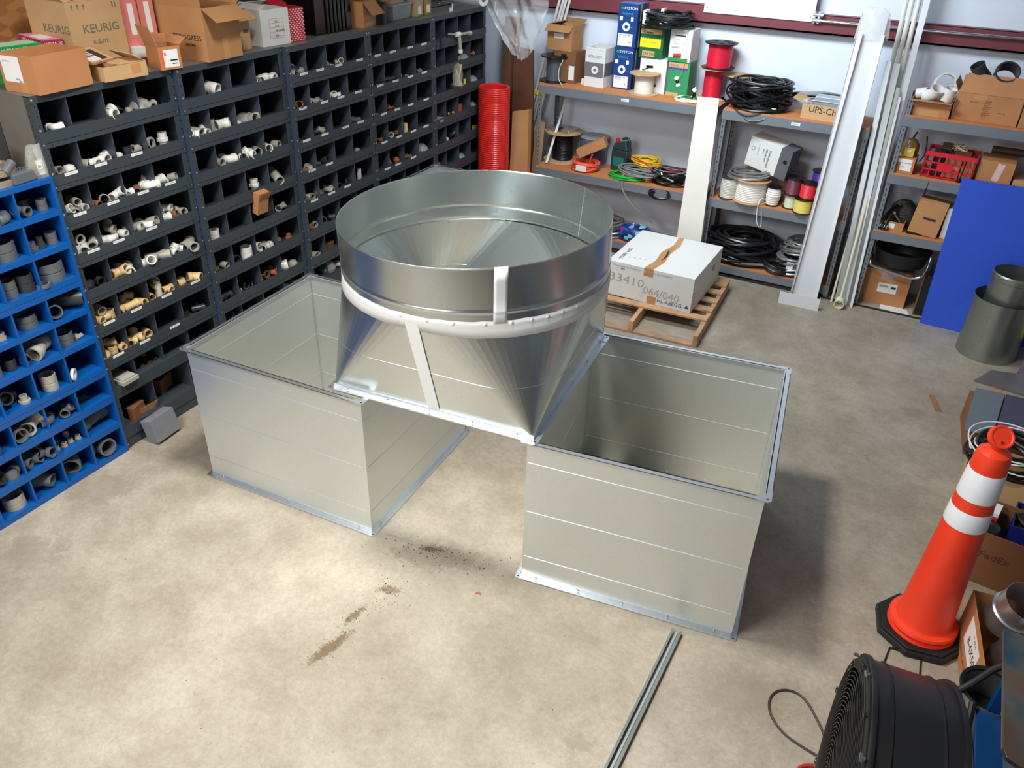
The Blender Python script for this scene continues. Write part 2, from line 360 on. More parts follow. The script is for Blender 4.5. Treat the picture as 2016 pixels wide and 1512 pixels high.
ORD = ('first', 'second', 'third', 'fourth', 'fifth', 'sixth', 'seventh', 'eighth', 'ninth')
rack0 = make_rack(); racks = []
RL = ('dark grey steel bin rack beside the blue one, white and tan fittings in it', 'dark grey bin rack second from the blue one, brown carton sticking out of it',
      'dark grey bin rack with white labels, middle of the five grey racks', 'dark grey bin rack with labels, second from the red duct', 'dark grey bin rack at the far corner beside the red duct')
for i in range(5):
    o = rack0 if i == 0 else copy_tree(rack0)
    o.location = (RACKX[i], i * RW, 0); tag(o, RL[i], 'bin rack', 'dark grey bin racks along the wall'); racks.append(o)
LABELS = {0: {1: (0, 1, 2), 2: (0, 1, 2, 3), 3: (0, 1, 2), 5: (0, 1, 2, 3), 6: (0, 1, 2), 4: ()}, 2: {r: (0, 1, 2, 3) for r in range(3)}, 3: {r: (0, 1, 2, 3) for r in range(4)}}
LABELS[2][3] = (0, 1); LABELS[2][4] = (0, 1, 2); LABELS[3][4] = (0, 1, 2); LABELS[0][3] = (0, 1, 2)
CY = (0.122, 0.318, 0.538, 0.758)
lab = None
for u, rows in LABELS.items():
    for r, cs in rows.items():
        for c in cs:
            if lab is None:
                lab = MB().box(0, -0.04, -0.008, 0.0008, 0.04, 0.008).box(0.0008, -0.03, -0.0015, 0.001, 0.026, 0.001, 1).build('shelf_label', [PAPER, INKP], racks[u])
                l = lab
            else: l = lab.copy(); COL.objects.link(l); l.parent = racks[u]
            l.location = (0.0048, CY[c] + random.uniform(-0.02, 0.03), LIPTOP - PIT * r - 0.009)
for ch in racks[0].children:
    if ch.name.startswith('post') and len(ch.data.materials) > 2: ch.data = ch.data.copy(); ch.data.materials[2] = RACK
    if not ch.name.startswith('side_panel'): continue
    if ch.name.startswith('side_panel') and ch.data.vertices[0].co.y < 0.1: ch.data = ch.data.copy(); ch.data.materials[0] = mat('dusty_rack_side', (112, 114, 108), 0.5, 0.2, 0.12, 3)
# blue racks
BROWS = [(1.772, 1.629), (1.595, 1.434), (1.403, 1.237), (1.172, 1.029), (0.999, 0.844), (0.807, 0.632), (0.573, 0.430), (0.381, 0.236), (0.192, 0.036)]
BDIV = (-0.233, -0.436, -0.640)
def make_blue():
    t = thing('bin_rack', 'bright blue steel bin rack full of grey fittings, nearest the camera', 'bin rack', (0, 0, 0))
    MB().box(-0.305, -0.020, 0, 0, -0.002, 1.80).build('side_panel', BLUE, t); MB().box(-0.305, -0.862, 0, 0, -0.844, 1.80).build('side_panel', BLUE, t)
    MB().box(-0.305, -0.844, 0.01, -0.301, -0.02, 1.79).build('back_panel', BLUE, t)
    MB().box(-0.301, -0.844, 1.772, 0, -0.02, 1.80).build('top_panel', BLUE, t, 0.001)
    for k, (a, b) in enumerate(BROWS):
        lo = BROWS[k + 1][0] if k < 8 else 0.0
        mb = MB()
        if b - lo > 0.05: m_ = (b + lo) / 2; mb.box(-0.30, -0.844, m_ + 0.001, 0, -0.02, b).box(-0.30, -0.844, lo, 0, -0.02, m_ - 0.001)
        else: mb.box(-0.30, -0.844, b - 0.004, 0, -0.02, b).box(-0.012, -0.844, lo, 0, -0.02, b - 0.004)
        mb.build('shelf', BLUE, t)
        for y in BDIV: MB().box(-0.30, y - 0.001, b, -0.004, y + 0.001, a).box(-0.010, y - 0.005, b, -0.002, y + 0.005, a).build('divider', BLUE, t)
    return t
blue = make_blue()
b2 = copy_tree(blue); b2.location = (0, -0.862, 0); tag(b2, 'blue bin rack at the left edge, only its bottom corner showing', 'bin rack')
# ------------------------------------------------------------------ rectangular ducts
RIV = None
def rivet(parent, loc, rot=(0, 0, 0), s=1.0, m=None, name='rivet'):
    global RIV
    if RIV is None:
        RIV = MB().lathe([(0, 0.0035), (0.004, 0.0030), (0.006, 0.0012), (0.0062, 0)], 8).mesh('rivet', [BOLT])
    o = bpy.data.objects.new(name, RIV); COL.objects.link(o); o.parent = parent; o.location = loc; o.rotation_euler = rot; o.scale = (s, s, s)
    return o
def flange(t, w_, d_, z, up, x0=0.0, y0=0.0, fw=0.030, leg=0.026, clips=5):
    """four rails and four corner pieces of a duct flange; plate at z, leg away from the joint"""
    s = 1 if up else -1; pz = (z - 0.003, z) if not up else (z, z + 0.003)
    lz = (z, z + leg) if up else (z - leg, z)
    i = fw; c = 0.058
    for k in range(4):
        mb = MB()
        if k in (0, 2):
            ya = y0 if k == 0 else y0 + d_ - fw; yi = (y0 + fw - 0.005) if k == 0 else y0 + d_ - fw
            mb.box(x0 + c, ya, pz[0], x0 + w_ - c, ya + fw, pz[1]); mb.box(x0 + fw - 0.005, yi, lz[0], x0 + w_ - fw + 0.005, yi + 0.005, lz[1])
            yo = y0 if k == 0 else y0 + d_ - 0.003; mb.box(x0 + c, yo, min(z, z + s * 0.008), x0 + w_ - c, yo + 0.003, max(z, z + s * 0.008))
        else:
            xa = x0 if k == 3 else x0 + w_ - fw; xi = (x0 + fw - 0.005) if k == 3 else x0 + w_ - fw
            mb.box(xa, y0 + c, pz[0], xa + fw, y0 + d_ - c, pz[1]); mb.box(xi, y0 + fw - 0.005, lz[0], xi + 0.005, y0 + d_ - fw + 0.005, lz[1])
            xo = x0 if k == 3 else x0 + w_ - 0.003; mb.box(xo, y0 + c, min(z, z + s * 0.008), xo + 0.003, y0 + d_ - c, max(z, z + s * 0.008))
        mb.build('flange_rail', GALVB, t)
    for (cx, cy, sx, sy) in ((x0, y0, 1, 1), (x0 + w_, y0, -1, 1), (x0 + w_, y0 + d_, -1, -1), (x0, y0 + d_, 1, -1)):
        mb = MB(); a, b = (pz[0], pz[1])
        pl = [(0, 0.012), (0.004, 0.004), (0.012, 0), (0.075, 0), (0.075, 0.026), (0.026, 0.026), (0.026, 0.075), (0, 0.075)]
        pl = [(cx + sx * p, cy + sy * q) for p, q in pl]
        if sx * sy < 0: pl = pl[::-1]
        mb.prism(pl, a - (0.0015 if not up else -0.0005), b + (0.0015 if not up else 0.003))
        hx, hy = cx + sx * 0.016, cy + sy * 0.016; mb.prism([(hx + 0.006 * math.cos(q * PI / 4), hy + 0.004 * math.sin(q * PI / 4)) for q in range(8)], b, b + (0.0022 if not up else 0.0038), 1)
        mb.build('corner_bracket', [GALVB, RACKD], t)
    zr = z + s * 0.015
    for q in range(clips):
        f = (q + 0.35) / (clips - 0.3)
        rivet(t, (x0 + 0.03 + (w_ - 0.06) * f, y0 + fw - 0.006, zr), (PI / 2, 0, 0)); rivet(t, (x0 + w_ - fw + 0.006, y0 + 0.03 + (d_ - 0.06) * f, zr), (0, PI / 2, 0))
        rivet(t, (x0 + 0.03 + (w_ - 0.06) * f, y0 + d_ - fw - 0.001, zr), (PI / 2, 0, 0)); rivet(t, (x0 + fw + 0.001, y0 + 0.03 + (d_ - 0.06) * f, zr), (0, PI / 2, 0))
def bead_y(mb, y, x0, x1, z, out):   # pressed stiffening line on a panel facing y
    mb.add([(x0, y, z - 0.004), (x1, y, z - 0.004), (x0, y + out, z), (x1, y + out, z), (x0, y, z + 0.004), (x1, y, z + 0.004)], [(0, 1, 3, 2), (2, 3, 5, 4)] if out < 0 else [(2, 3, 1, 0), (4, 5, 3, 2)])
def bead_x(mb, x, y0, y1, z, out):
    mb.add([(x, y0, z - 0.004), (x, y1, z - 0.004), (x + out, y0, z), (x + out, y1, z), (x, y0, z + 0.004), (x, y1, z + 0.004)], [(2, 3, 1, 0), (4, 5, 3, 2)] if out < 0 else [(0, 1, 3, 2), (2, 3, 5, 4)])
def rect_duct(label, loc, rot, w_, d_, h_, beads=(0.15, 0.46, 0.77), group=None):
    t = thing('square_duct', label, 'metal duct', loc, rot, group); f = 0.03; th = 0.0016; b0, b1 = 0.004, h_ - 0.003
    mb = MB().box(f, f, b0, w_ - f, f + th, b1)
    for z in beads: bead_y(mb, f, f + 0.01, w_ - f - 0.02, z, -0.0024); bead_y(mb, f + th, f + 0.01, w_ - f - 0.02, z, 0.0018)
    mb.box(w_ - f - 0.004, f - 0.004, b0 + 0.02, w_ - f + 0.003, f, b1 - 0.02)
    mb.build('side_panel', GALV, t)
    mb = MB().box(f, d_ - f - th, b0, w_ - f, d_ - f, b1)
    for z in beads: bead_y(mb, d_ - f - th, f + 0.01, w_ - f - 0.02, z, -0.0019); bead_y(mb, d_ - f, f + 0.01, w_ - f - 0.02, z, 0.0019)
    mb.build('side_panel', GALV, t)
    for x, o in ((f, -1), (w_ - f - th, 1)):
        mb = MB().box(x, f + th, b0, x + th, d_ - f - th, b1)
        for z in beads: bead_x(mb, x, f + 0.02, d_ - f - 0.01, z, -0.0019); bead_x(mb, x + th, f + 0.02, d_ - f - 0.01, z, 0.0019)
        mb.build('side_panel', GALV, t)
    # folded corner seams seen inside
    for x, y in ((f + th, f + th), (f + th, d_ - f - th - 0.006), (w_ - f - th - 0.006, f + th), (w_ - f - th - 0.006, d_ - f - th - 0.006)):
        MB().box(x, y, b0 + 0.01, x + 0.006, y + 0.006, b1 - 0.01).build('corner_seam', GALVB, t)
    # inner lip + bent-over clips
    mb = MB(); zt = h_ - 0.026
    mb.box(f + th, d_ - f - th - 0.003, zt, w_ - f - th, d_ - f - th, h_ - 0.004); mb.box(f + th, f + th, zt, w_ - f - th, f + th + 0.003, h_ - 0.004)
    mb.box(f + th, f + th + 0.003, zt, f + th + 0.003, d_ - f - th - 0.003, h_ - 0.004); mb.box(w_ - f - th - 0.003, f + th + 0.003, zt, w_ - f - th, d_ - f - th - 0.003, h_ - 0.004)
    mb.build('inner_lip', GALVB, t)
    for q in range(5):
        k = 0.12 + q * (d_ - 0.24) / 4
        for x in (f + th + 0.003, w_ - f - th - 0.009):
            MB().box(x, k, h_ - 0.012, x + 0.006, k + 0.014, h_ - 0.008).build('bent_clip', BOLT, t)
    flange(t, w_, d_, h_, False); flange(t, w_, d_, 0.0, True)
    return t
HD = 0.905
rect_duct('square galvanised duct standing open on the floor near the blue bins', (0.62, 0.055, 0), math.radians(2.6), 1.24, 1.185, HD)
rect_duct('square galvanised duct on the right, standing open over a floor track', (2.702, 0.232, 0), math.radians(7.5), 1.178, 1.25, HD)
rect_duct('square galvanised duct behind the round ring, only its top corner showing', (0.11, 2.33, 0), 0.0, 1.2, 1.2, 1.0)
# stamped marks inside the ducts
def rowmarks(px, py, n): pass
# ------------------------------------------------------------------ square to round transition
BUMP = MB().lathe([(0, 0.004), (0.004, 0.0034), (0.007, 0.0014), (0.009, 0)], 10).mesh('tape_bump', [TAPE])
def transition():
    t = thing('duct_transition', 'large square-to-round galvanised duct piece with white tape, resting across the ducts', 'metal duct', (2.142, 0.79, HD), math.radians(5.0))
    H0, H1, R = 0.006, 0.575, 0.690; hb = 0.560; N = 96; FLAT = 9
    cir = [(R * math.cos(2 * PI * i / N), R * math.sin(2 * PI * i / N), H1) for i in range(N)]
    cor = {0: (hb, hb, H0), 1: (-hb, hb, H0), 2: (-hb, -hb, H0), 3: (hb, -hb, H0)}
    # drop: cardinal directions 0, N/4, N/2, 3N/4 ; corner k covers (k*N/4, (k+1)*N/4)
    FW = 3
    pan = [[], [], [], []]
    vs = cir + [cor[k] for k in range(4)]
    def solid(faces, name):
        mb = MB(); mb.add(vs, faces); o = mb.build(name, GALVR, t)
        s = o.modifiers.new('sheet', 'SOLIDIFY'); s.thickness = 0.0016; s.offset = -1
        return o
    for k in range(4):
        a = k * N // 4; fs = [(N + k, (a + j) % N, (a + j + 1) % N) for j in range(FW, N // 4 - FW)]
        fs = [f[::-1] for f in fs]; fs = [(f[2], f[1], f[0]) for f in fs]
        # flat panel between corner k-1 and corner k around cardinal a
        fl = [N + k, N + (k - 1) % 4] + [(a + j) % N for j in range(-FW, FW + 1)]
        solid(fs, 'corner_gore')
        fp = []
        mid = a % N
        fp.append((N + (k - 1) % 4, N + k, mid)); fp += [(N + (k - 1) % 4, (a + j + 1) % N, (a + j) % N) for j in range(-FW, 0)]; fp += [(N + k, (a + j + 1) % N, (a + j) % N) for j in range(0, FW)]
        solid(fp, 'flat_panel')
    def surf(i, f):   # point at fraction f up the sheet above circle index i
        i %= N; k = int(i // (N // 4)); c = cor[k]; p = cir[i]
        return Vector(c).lerp(Vector(p), f)
    # pressed line round the body
    pts = []
    for k in range(4):
        a = k * N // 4
        for j in range(0, N // 4 + 1): 
            c = Vector(cor[k]); p = Vector(cir[(a + j) % N]); q = c.lerp(p, 0.47); n = Vector((q.x, q.y, 0)).normalized(); pts.append(q + n * 0.0005)
    MB().tube(pts, 0.0022, 5, closed=True).build('pressed_bead', GALVB, t)
    pts = []
    for k in range(4):
        a = k * N // 4
        for j in range(0, N // 4 + 1):
            c = Vector(cor[k]); p = Vector(cir[(a + j) % N]); pts.append(c.lerp(p, 0.10 if j in (0, N // 4) else 0.11))
    # collar ring, slightly out of round at the free edge
    zs = [(0.572, 0), (0.600, 0), (0.640, 0), (0.649, 0.0002), (0.653, 0.002), (0.657, 0.0032), (0.661, 0.002), (0.665, 0.0002), (0.674, 0), (0.75, 0), (0.860, 0), (0.868, 0), (0.870, 0.0012)]
    vs2 = []; a0 = math.radians(80 - 5)
    for z, o_ in zs:
        s = max(0, (z - 0.55) / 0.32)
        for i in range(N):
            th = 2 * PI * i / N; r1, r2 = 0.690 + 0.036 * s, 0.690 - 0.032 * s
            c_, s_ = math.cos(th - a0), math.sin(th - a0); r = r1 * r2 / math.sqrt((r2 * c_) ** 2 + (r1 * s_) ** 2) + o_ + 0.0015
            vs2.append((r * math.cos(th), r * math.sin(th), z))
    mb = MB(); fs = []
    for j in range(len(zs) - 1):
        for i in range(N): fs.append((j * N + i, j * N + (i + 1) % N, (j + 1) * N + (i + 1) % N, (j + 1) * N + i))
    mb.add(vs2, fs, 0, True); ring = mb.build('round_collar', GALVR, t, sharp=60); sm = ring.modifiers.new('sheet', 'SOLIDIFY'); sm.thickness = 0.0016; sm.offset = 0
    def ringp(th, z, off):
        s = max(0, (z - 0.55) / 0.32); r1, r2 = 0.690 + 0.036 * s, 0.690 - 0.032 * s; c_, s_ = math.cos(th - a0), math.sin(th - a0)
        r = r1 * r2 / math.sqrt((r2 * c_) ** 2 + (r1 * s_) ** 2) + off; return (r * math.cos(th), r * math.sin(th), z)
    # tape round the joint
    NB = 120; vs3 = []
    for (kind, val, off) in (('r', 0.612, 0.0030), ('r', 0.590, 0.0036), ('r', 0.575, 0.0048), ('s', 0.985, 0.0040), ('s', 0.92, 0.0032)):
        for i in range(NB):
            th = 2 * PI * i / NB; jig = 0.0016 * math.sin(i * 2.3) + 0.0012 * math.sin(i * 5.1)
            if kind == 'r': vs3.append(ringp(th, val + jig, off))
            else:
                k = int(th // (PI / 2)); p = Vector((R * math.cos(th), R * math.sin(th), H1)); q = Vector(cor[k]).lerp(p, val + jig)
                # near the flat panels follow the plane instead of the corner line
                n = Vector((q.x, q.y, 0)).normalized()
                q = q + n * off; vs3.append(tuple(q))
    fs = []
    for j in range(4):
        for i in range(NB): fs.append((j * NB + i, (j + 1) * NB + i, (j + 1) * NB + (i + 1) % NB, j * NB + (i + 1) % NB))
    mb = MB().add(vs3, fs, 0, True); o = mb.build('joint_tape', TAPE, t, sharp=80); s = o.modifiers.new('sheet', 'SOLIDIFY'); s.thickness = 0.001; s.offset = 1
    for deg in (-118, -95, -84, -74, -62, -52, -44, -37, -30, -22):
        th = math.radians(deg); p = ringp(th, 0.598, 0.004); rivet(t, p, (0, PI / 2, th), 1.25, name='tape_bump').data = BUMP
    # vertical tape on the collar seam
    def strip(name, pts_l, pts_r):
        v = [tuple(p) for p in pts_l] + [tuple(p) for p in pts_r]; n = len(pts_l)
        mb = MB().add(v, [(i, n + i, n + i + 1, i + 1) for i in range(n - 1)]); o = mb.build(name, TAPE, t); s = o.modifiers.new('sheet', 'SOLIDIFY'); s.thickness = 0.0012; s.offset = 1
        return o
    def sub(a, b): return [a + (b - a) * q / 8 for q in range(9)]
    tl, tr = math.radians(-58.9), math.radians(-53.6)
    mb = MB(); v = []
    for th in [tl + (tr - tl) * q / 4 for q in range(5)]:
        for z in (0.598, 0.64, 0.652, 0.657, 0.662, 0.72, 0.80, 0.872): v.append(ringp(th, z + (0.0015 if z > 0.87 else 0), 0.0036 + (0.004 if z == 0.657 else 0)))
    f = [(a * 8 + b, (a + 1) * 8 + b, (a + 1) * 8 + b + 1, a * 8 + b + 1) for a in range(4) for b in range(7)]
    o = mb.add(v, f, 0, True).build('seam_tape', TAPE, t, sharp=80); s = o.modifiers.new('sheet', 'SOLIDIFY'); s.thickness = 0.001; s.offset = 1
    # vertical tape on the front flat panel
    A0 = Vector((-0.005, -hb - 0.008, H0 + 0.03)); A1 = Vector((0.062, -hb - 0.008, H0 + 0.03)); T0 = Vector((-0.042, -R - 0.002, H1)); T1 = Vector((0.026, -R - 0.002, H1)); nrm = Vector((0, -1, -0.23)).normalized()
    v = [A0, A1, T1, T0]; v = [p + Vector((0, -1, 0)) * 0.0035 for p in v]
    MB().hexa([v[0], v[1], v[1] + Vector((0, 0.002, 0)), v[0] + Vector((0, 0.002, 0))], [v[3], v[2], v[2] + Vector((0, 0.002, 0)), v[3] + Vector((0, 0.002, 0))]).build('seam_tape', TAPE, t)
    # screws: inner collar seam and ends along the joint
    for k in range(26):
        z = 0.60 + k * 0.0105; th = math.radians(64.5 - 5); p = ringp(th, z, -0.004); rivet(t, p, (0, -PI / 2, th), 0.55, name='seam_screw')
    for k in range(30):
        th = math.radians(20 + k * 5.0); p = ringp(th, 0.575, -0.010)
        MB().tube([p, (p[0] * 0.975, p[1] * 0.975, p[2] - 0.004)], 0.0022, 5).build('joint_tab', BOLT if k % 3 == 0 else GALVD, t)
    flange(t, 1.19, 1.19, 0.0, True, -0.595, -0.595, 0.032, 0.03, 5)
    return t
transition()
# ------------------------------------------------------------------ floor track
t = thing('strut_channel', 'galvanised steel track lying on the floor, running out from under the right duct', 'metal track', (3.592, 0.30, 0), math.radians(-0.9))
MB().box(-0.026, -1.35, 0, 0.026, 0, 0.002).box(-0.026, -1.35, 0.002, -0.024, 0, 0.024).box(0.024, -1.35, 0.002, 0.026, 0, 0.024).box(-0.024, -1.35, 0.022, -0.014, 0, 0.024).box(0.014, -1.35, 0.022, 0.024, 0, 0.024).build('channel', GALVD, t)
MB().box(-0.005, -1.35, 0.002, 0.005, 0, 0.006).build('centre_rib', GALVB, t)
# ------------------------------------------------------------------ pallet and white box
P = thing('pallet', 'worn wooden pallet carrying the white box, front top boards missing', 'pallet', (1.76, 3.16, 0), math.radians(3.0))
PX, PY = 1.045, 1.22
for x in (0, 0.46, PX - 0.038):
    mb = MB(); mb.box(x, 0.0, 0.018, x + 0.038, PY, 0.108); mb.build('stringer', WOOD, P, 0.002)
for y in (0.28, 0.47, 0.66, 0.85, 1.04, PY - 0.09): MB().box(-0.002, y, 0.108, PX + 0.002, y + (0.088 if y < 1.1 else 0.09), 0.125).build('deck_board', WOOD, P, 0.0015)
for y in (0.0, 0.56, PY - 0.09): MB().box(0, y, 0, PX, y + 0.09, 0.018).build('bottom_board', WOODG, P, 0.0015)
def carton(name, label, loc, rot, size, m=CART, op=False, flaps=(), group=None, cat='box', tape=None, th=0.004):
    """box: x 0..w, y 0..d, z 0..h; flaps = [(side, angle degrees, length)]"""
    w_, d_, h_ = size; t = thing(name, label, cat, loc, rot, group)
    if op:
        mb = MB(); mb.box(0, 0, 0, w_, d_, th); mb.box(0, 0, th, w_, th, h_); mb.box(0, d_ - th, th, w_, d_, h_); mb.box(0, th, th, th, d_ - th, h_); mb.box(w_ - th, th, th, w_, d_ - th, h_)
        mb.build('body', m, t)
    else: MB().box(0, 0, 0, w_, d_, h_).build('body', m, t, 0.0015)
    for (s, ang, ln) in flaps:
        mb = MB(); a = math.radians(ang)
        if s == 'front': M_ = Matrix.Translation((0, 0, h_)) @ Matrix.Rotation(-a + PI, 4, 'X') ; mb.M = M_; mb.box(0, 0, 0, w_, ln, 0.003)
        elif s == 'back': mb.M = Matrix.Translation((0, d_, h_)) @ Matrix.Rotation(a, 4, 'X'); mb.box(0, 0, 0, w_, ln, 0.003)
        elif s == 'right': mb.M = Matrix.Translation((w_, 0, h_)) @ Matrix.Rotation(-a, 4, 'Y'); mb.box(0, 0, 0, ln, d_, 0.003)
        elif s == 'left': mb.M = Matrix.Translation((0, 0, h_)) @ Matrix.Rotation(a + PI, 4, 'Y'); mb.box(0, 0, -0.003, ln, d_, 0)
        mb.build('flap', m, t)
    if tape:
        for f, u, v, ww, hh in tape: decal(t, size, f, u, v, ww, hh, CTAPE, 'packing_tape', 0.0007)
    return t
S = (0.775, 0.83, 0.315)
b = carton('shipping_box', 'big white box with handwritten digits on the wooden pallet', (1.852, 3.555, 0.126), math.radians(-0.6), S, WCARD)
mb = MB(); mb.add([(0.36, 0.83, 0.3165), (0.41, 0.83, 0.3165), (0.44, 0.62, 0.3165), (0.42, 0.40, 0.3165), (0.44, 0.2, 0.3165), (0.41, 0.0, 0.3165), (0.33, 0.0, 0.3165), (0.36, 0.2, 0.3165), (0.34, 0.40, 0.3165), (0.38, 0.62, 0.3165)], [(0, 9, 2, 1), (9, 8, 3, 2), (8, 7, 4, 3), (7, 6, 5, 4)]); mb.build('packing_tape', CTAPE, b)
MB().add([(0.375, 0.50, 0.3172), (0.40, 0.44, 0.3172), (0.42, 0.33, 0.3172), (0.405, 0.20, 0.3172), (0.40, 0.33, 0.3172), (0.385, 0.44, 0.3172)], [(0, 5, 1), (5, 4, 2, 1), (4, 3, 2)]).build('tape_tear', INK, b)
decal(b, S, 'front', 0.33, 0.245, 0.085, 0.07, CTAPE, 'packing_tape'); decal(b, S, 'front', 0.385, 0.0, 0.08, 0.07, CTAPE, 'packing_tape'); decal(b, S, 'right', 0.55, 0.17, 0.09, 0.06, CTAPE, 'packing_tape')
words(b, S, 'front', 0.02, 0.175, '33410', 0.105, INKP, 'handwriting', sx=1.25, rot=-0.04); words(b, S, 'front', 0.34, 0.115, '064/040', 0.10, INKP, 'handwriting', rot=-0.05)
words(b, S, 'front', 0.475, 0.045, 'HL-ABEGG', 0.048, INKB, sx=0.98)
MB().prism([(0, 0), (0.045, 0), (0.026, 0.03), (0.02, 0.022)], 0, 0.0008).build('logo', INKB, b).matrix_local = face(S, 'front') @ Matrix.Translation((0.715, 0.035, 0.0003))
words(b, S, 'front', 0.05, 0.285, 'Movement by Perfection   Movement by Perfection', 0.026, INKP); words(b, S, 'front', 0.12, 0.262, 'ZIEHL', 0.016, INK)
words(b, S, 'top', 0.075, 0.36, 'ZIEHL-ABEGG', 0.046, INK, rot=-PI / 2)
for k in range(4): decal(b, S, 'top', 0.13 + 0.045 * k, 0.14 + 0.01 * k, 0.016, 0.018, INKP, 'pictogram')
words(b, S, 'right', 0.04, 0.28, '------', 0.03, INK); 
for k in range(4): decal(b, S, 'right', 0.05, 0.06 + 0.03 * k, 0.016, 0.012, INK, 'pictogram')
# torn film at the front of the box
mb = MB(); mb.add([(0.27, -0.004, 0.005), (0.31, -0.03, 0.002), (0.36, -0.004, 0.03), (0.345, -0.012, 0.12), (0.40, -0.03, 0.005), (0.33, -0.035, 0.0), (0.30, -0.02, 0.06)], [(0, 1, 6), (6, 1, 5, 4), (6, 4, 2, 3)]); mb.build('torn_wrap', BAGM, b)
# ------------------------------------------------------------------ traffic cone
def cone():
    t = thing('traffic_cone', 'tall orange traffic cone with two white bands on a black octagonal base', 'traffic cone', (4.672, 0.925, 0), math.radians(10))
    MB().prism([(0.222 * math.cos(PI / 8 + k * PI / 4), 0.222 * math.sin(PI / 8 + k * PI / 4)) for k in range(8)], 0, 0.035).prism([(0.205 * math.cos(PI / 8 + k * PI / 4), 0.205 * math.sin(PI / 8 + k * PI / 4)) for k in range(8)], 0.035, 0.045).build('base', RUBB, t, 0.004)
    def R_(z): return 0.128 + (0.074 - 0.128) * (z - 0.10) / 0.98
    MB().lathe([(0.15, 0.045), (0.163, 0.048), (0.160, 0.058), (0.135, 0.064), (0.15, 0.075), (0.163, 0.082), (0.158, 0.096), (0.134, 0.104), (0.128, 0.12)] + [(R_(z), z) for z in (0.3, 0.5, 0.73)] +
               [(R_(0.73) - 0.0005, 0.735), (R_(1.08), 1.08), (0.074, 1.10), (0.066, 1.135), (0.04, 1.155), (0.022, 1.16), (0.0, 1.16)], 40).build('body', ORANGE, t)
    for a, b_ in ((0.735, 0.835), (0.895, 1.045)): MB().lathe([(R_(a) + 0.0005, a), (R_(a) + 0.002, a + 0.002), (R_(b_) + 0.002, b_ - 0.002), (R_(b_) + 0.0005, b_)], 40).build('reflective_band', REFL, t)
    # ring grip on top
    g = MB(); g.M = Matrix.Translation((0, 0, 1.215)) @ Matrix.Rotation(math.radians(-32), 4, 'X'); 
    g.M = Matrix.Translation((0, 0, 1.212)) @ Matrix.Rotation(math.radians(12), 4, 'Z') @ Matrix.Rotation(math.radians(48), 4, 'X')
    g.lathe([(0, 0.010), (0.040, 0.010), (0.044, 0.014), (0.050, 0.014), (0.053, 0.008), (0.053, -0.012), (0.05, -0.016), (0, -0.016)], 28)
    g.M = Matrix.Translation((0, 0, 1.15)); g.lathe([(0.030, 0), (0.022, 0.012), (0.022, 0.05)], 16)
    g.build('grip', ORANGE, t)
    h = MB(); h.M = Matrix.Translation((0, 0, 1.212)) @ Matrix.Rotation(math.radians(12), 4, 'Z') @ Matrix.Rotation(math.radians(48), 4, 'X'); h.lathe([(0, 0.0112), (0.008, 0.0112), (0.009, 0.010)], 10); h.M = h.M @ Matrix.Translation((0, -0.025, 0)); h.v = []; h.f = []; h.mi = []; h.sm = []
    h.lathe([(0, 0.0112), (0.008, 0.0112), (0.009, 0.010)], 10); h.build('grip_hole', mat('dark_red_plastic', (150, 36, 20), 0.5), t)
cone()
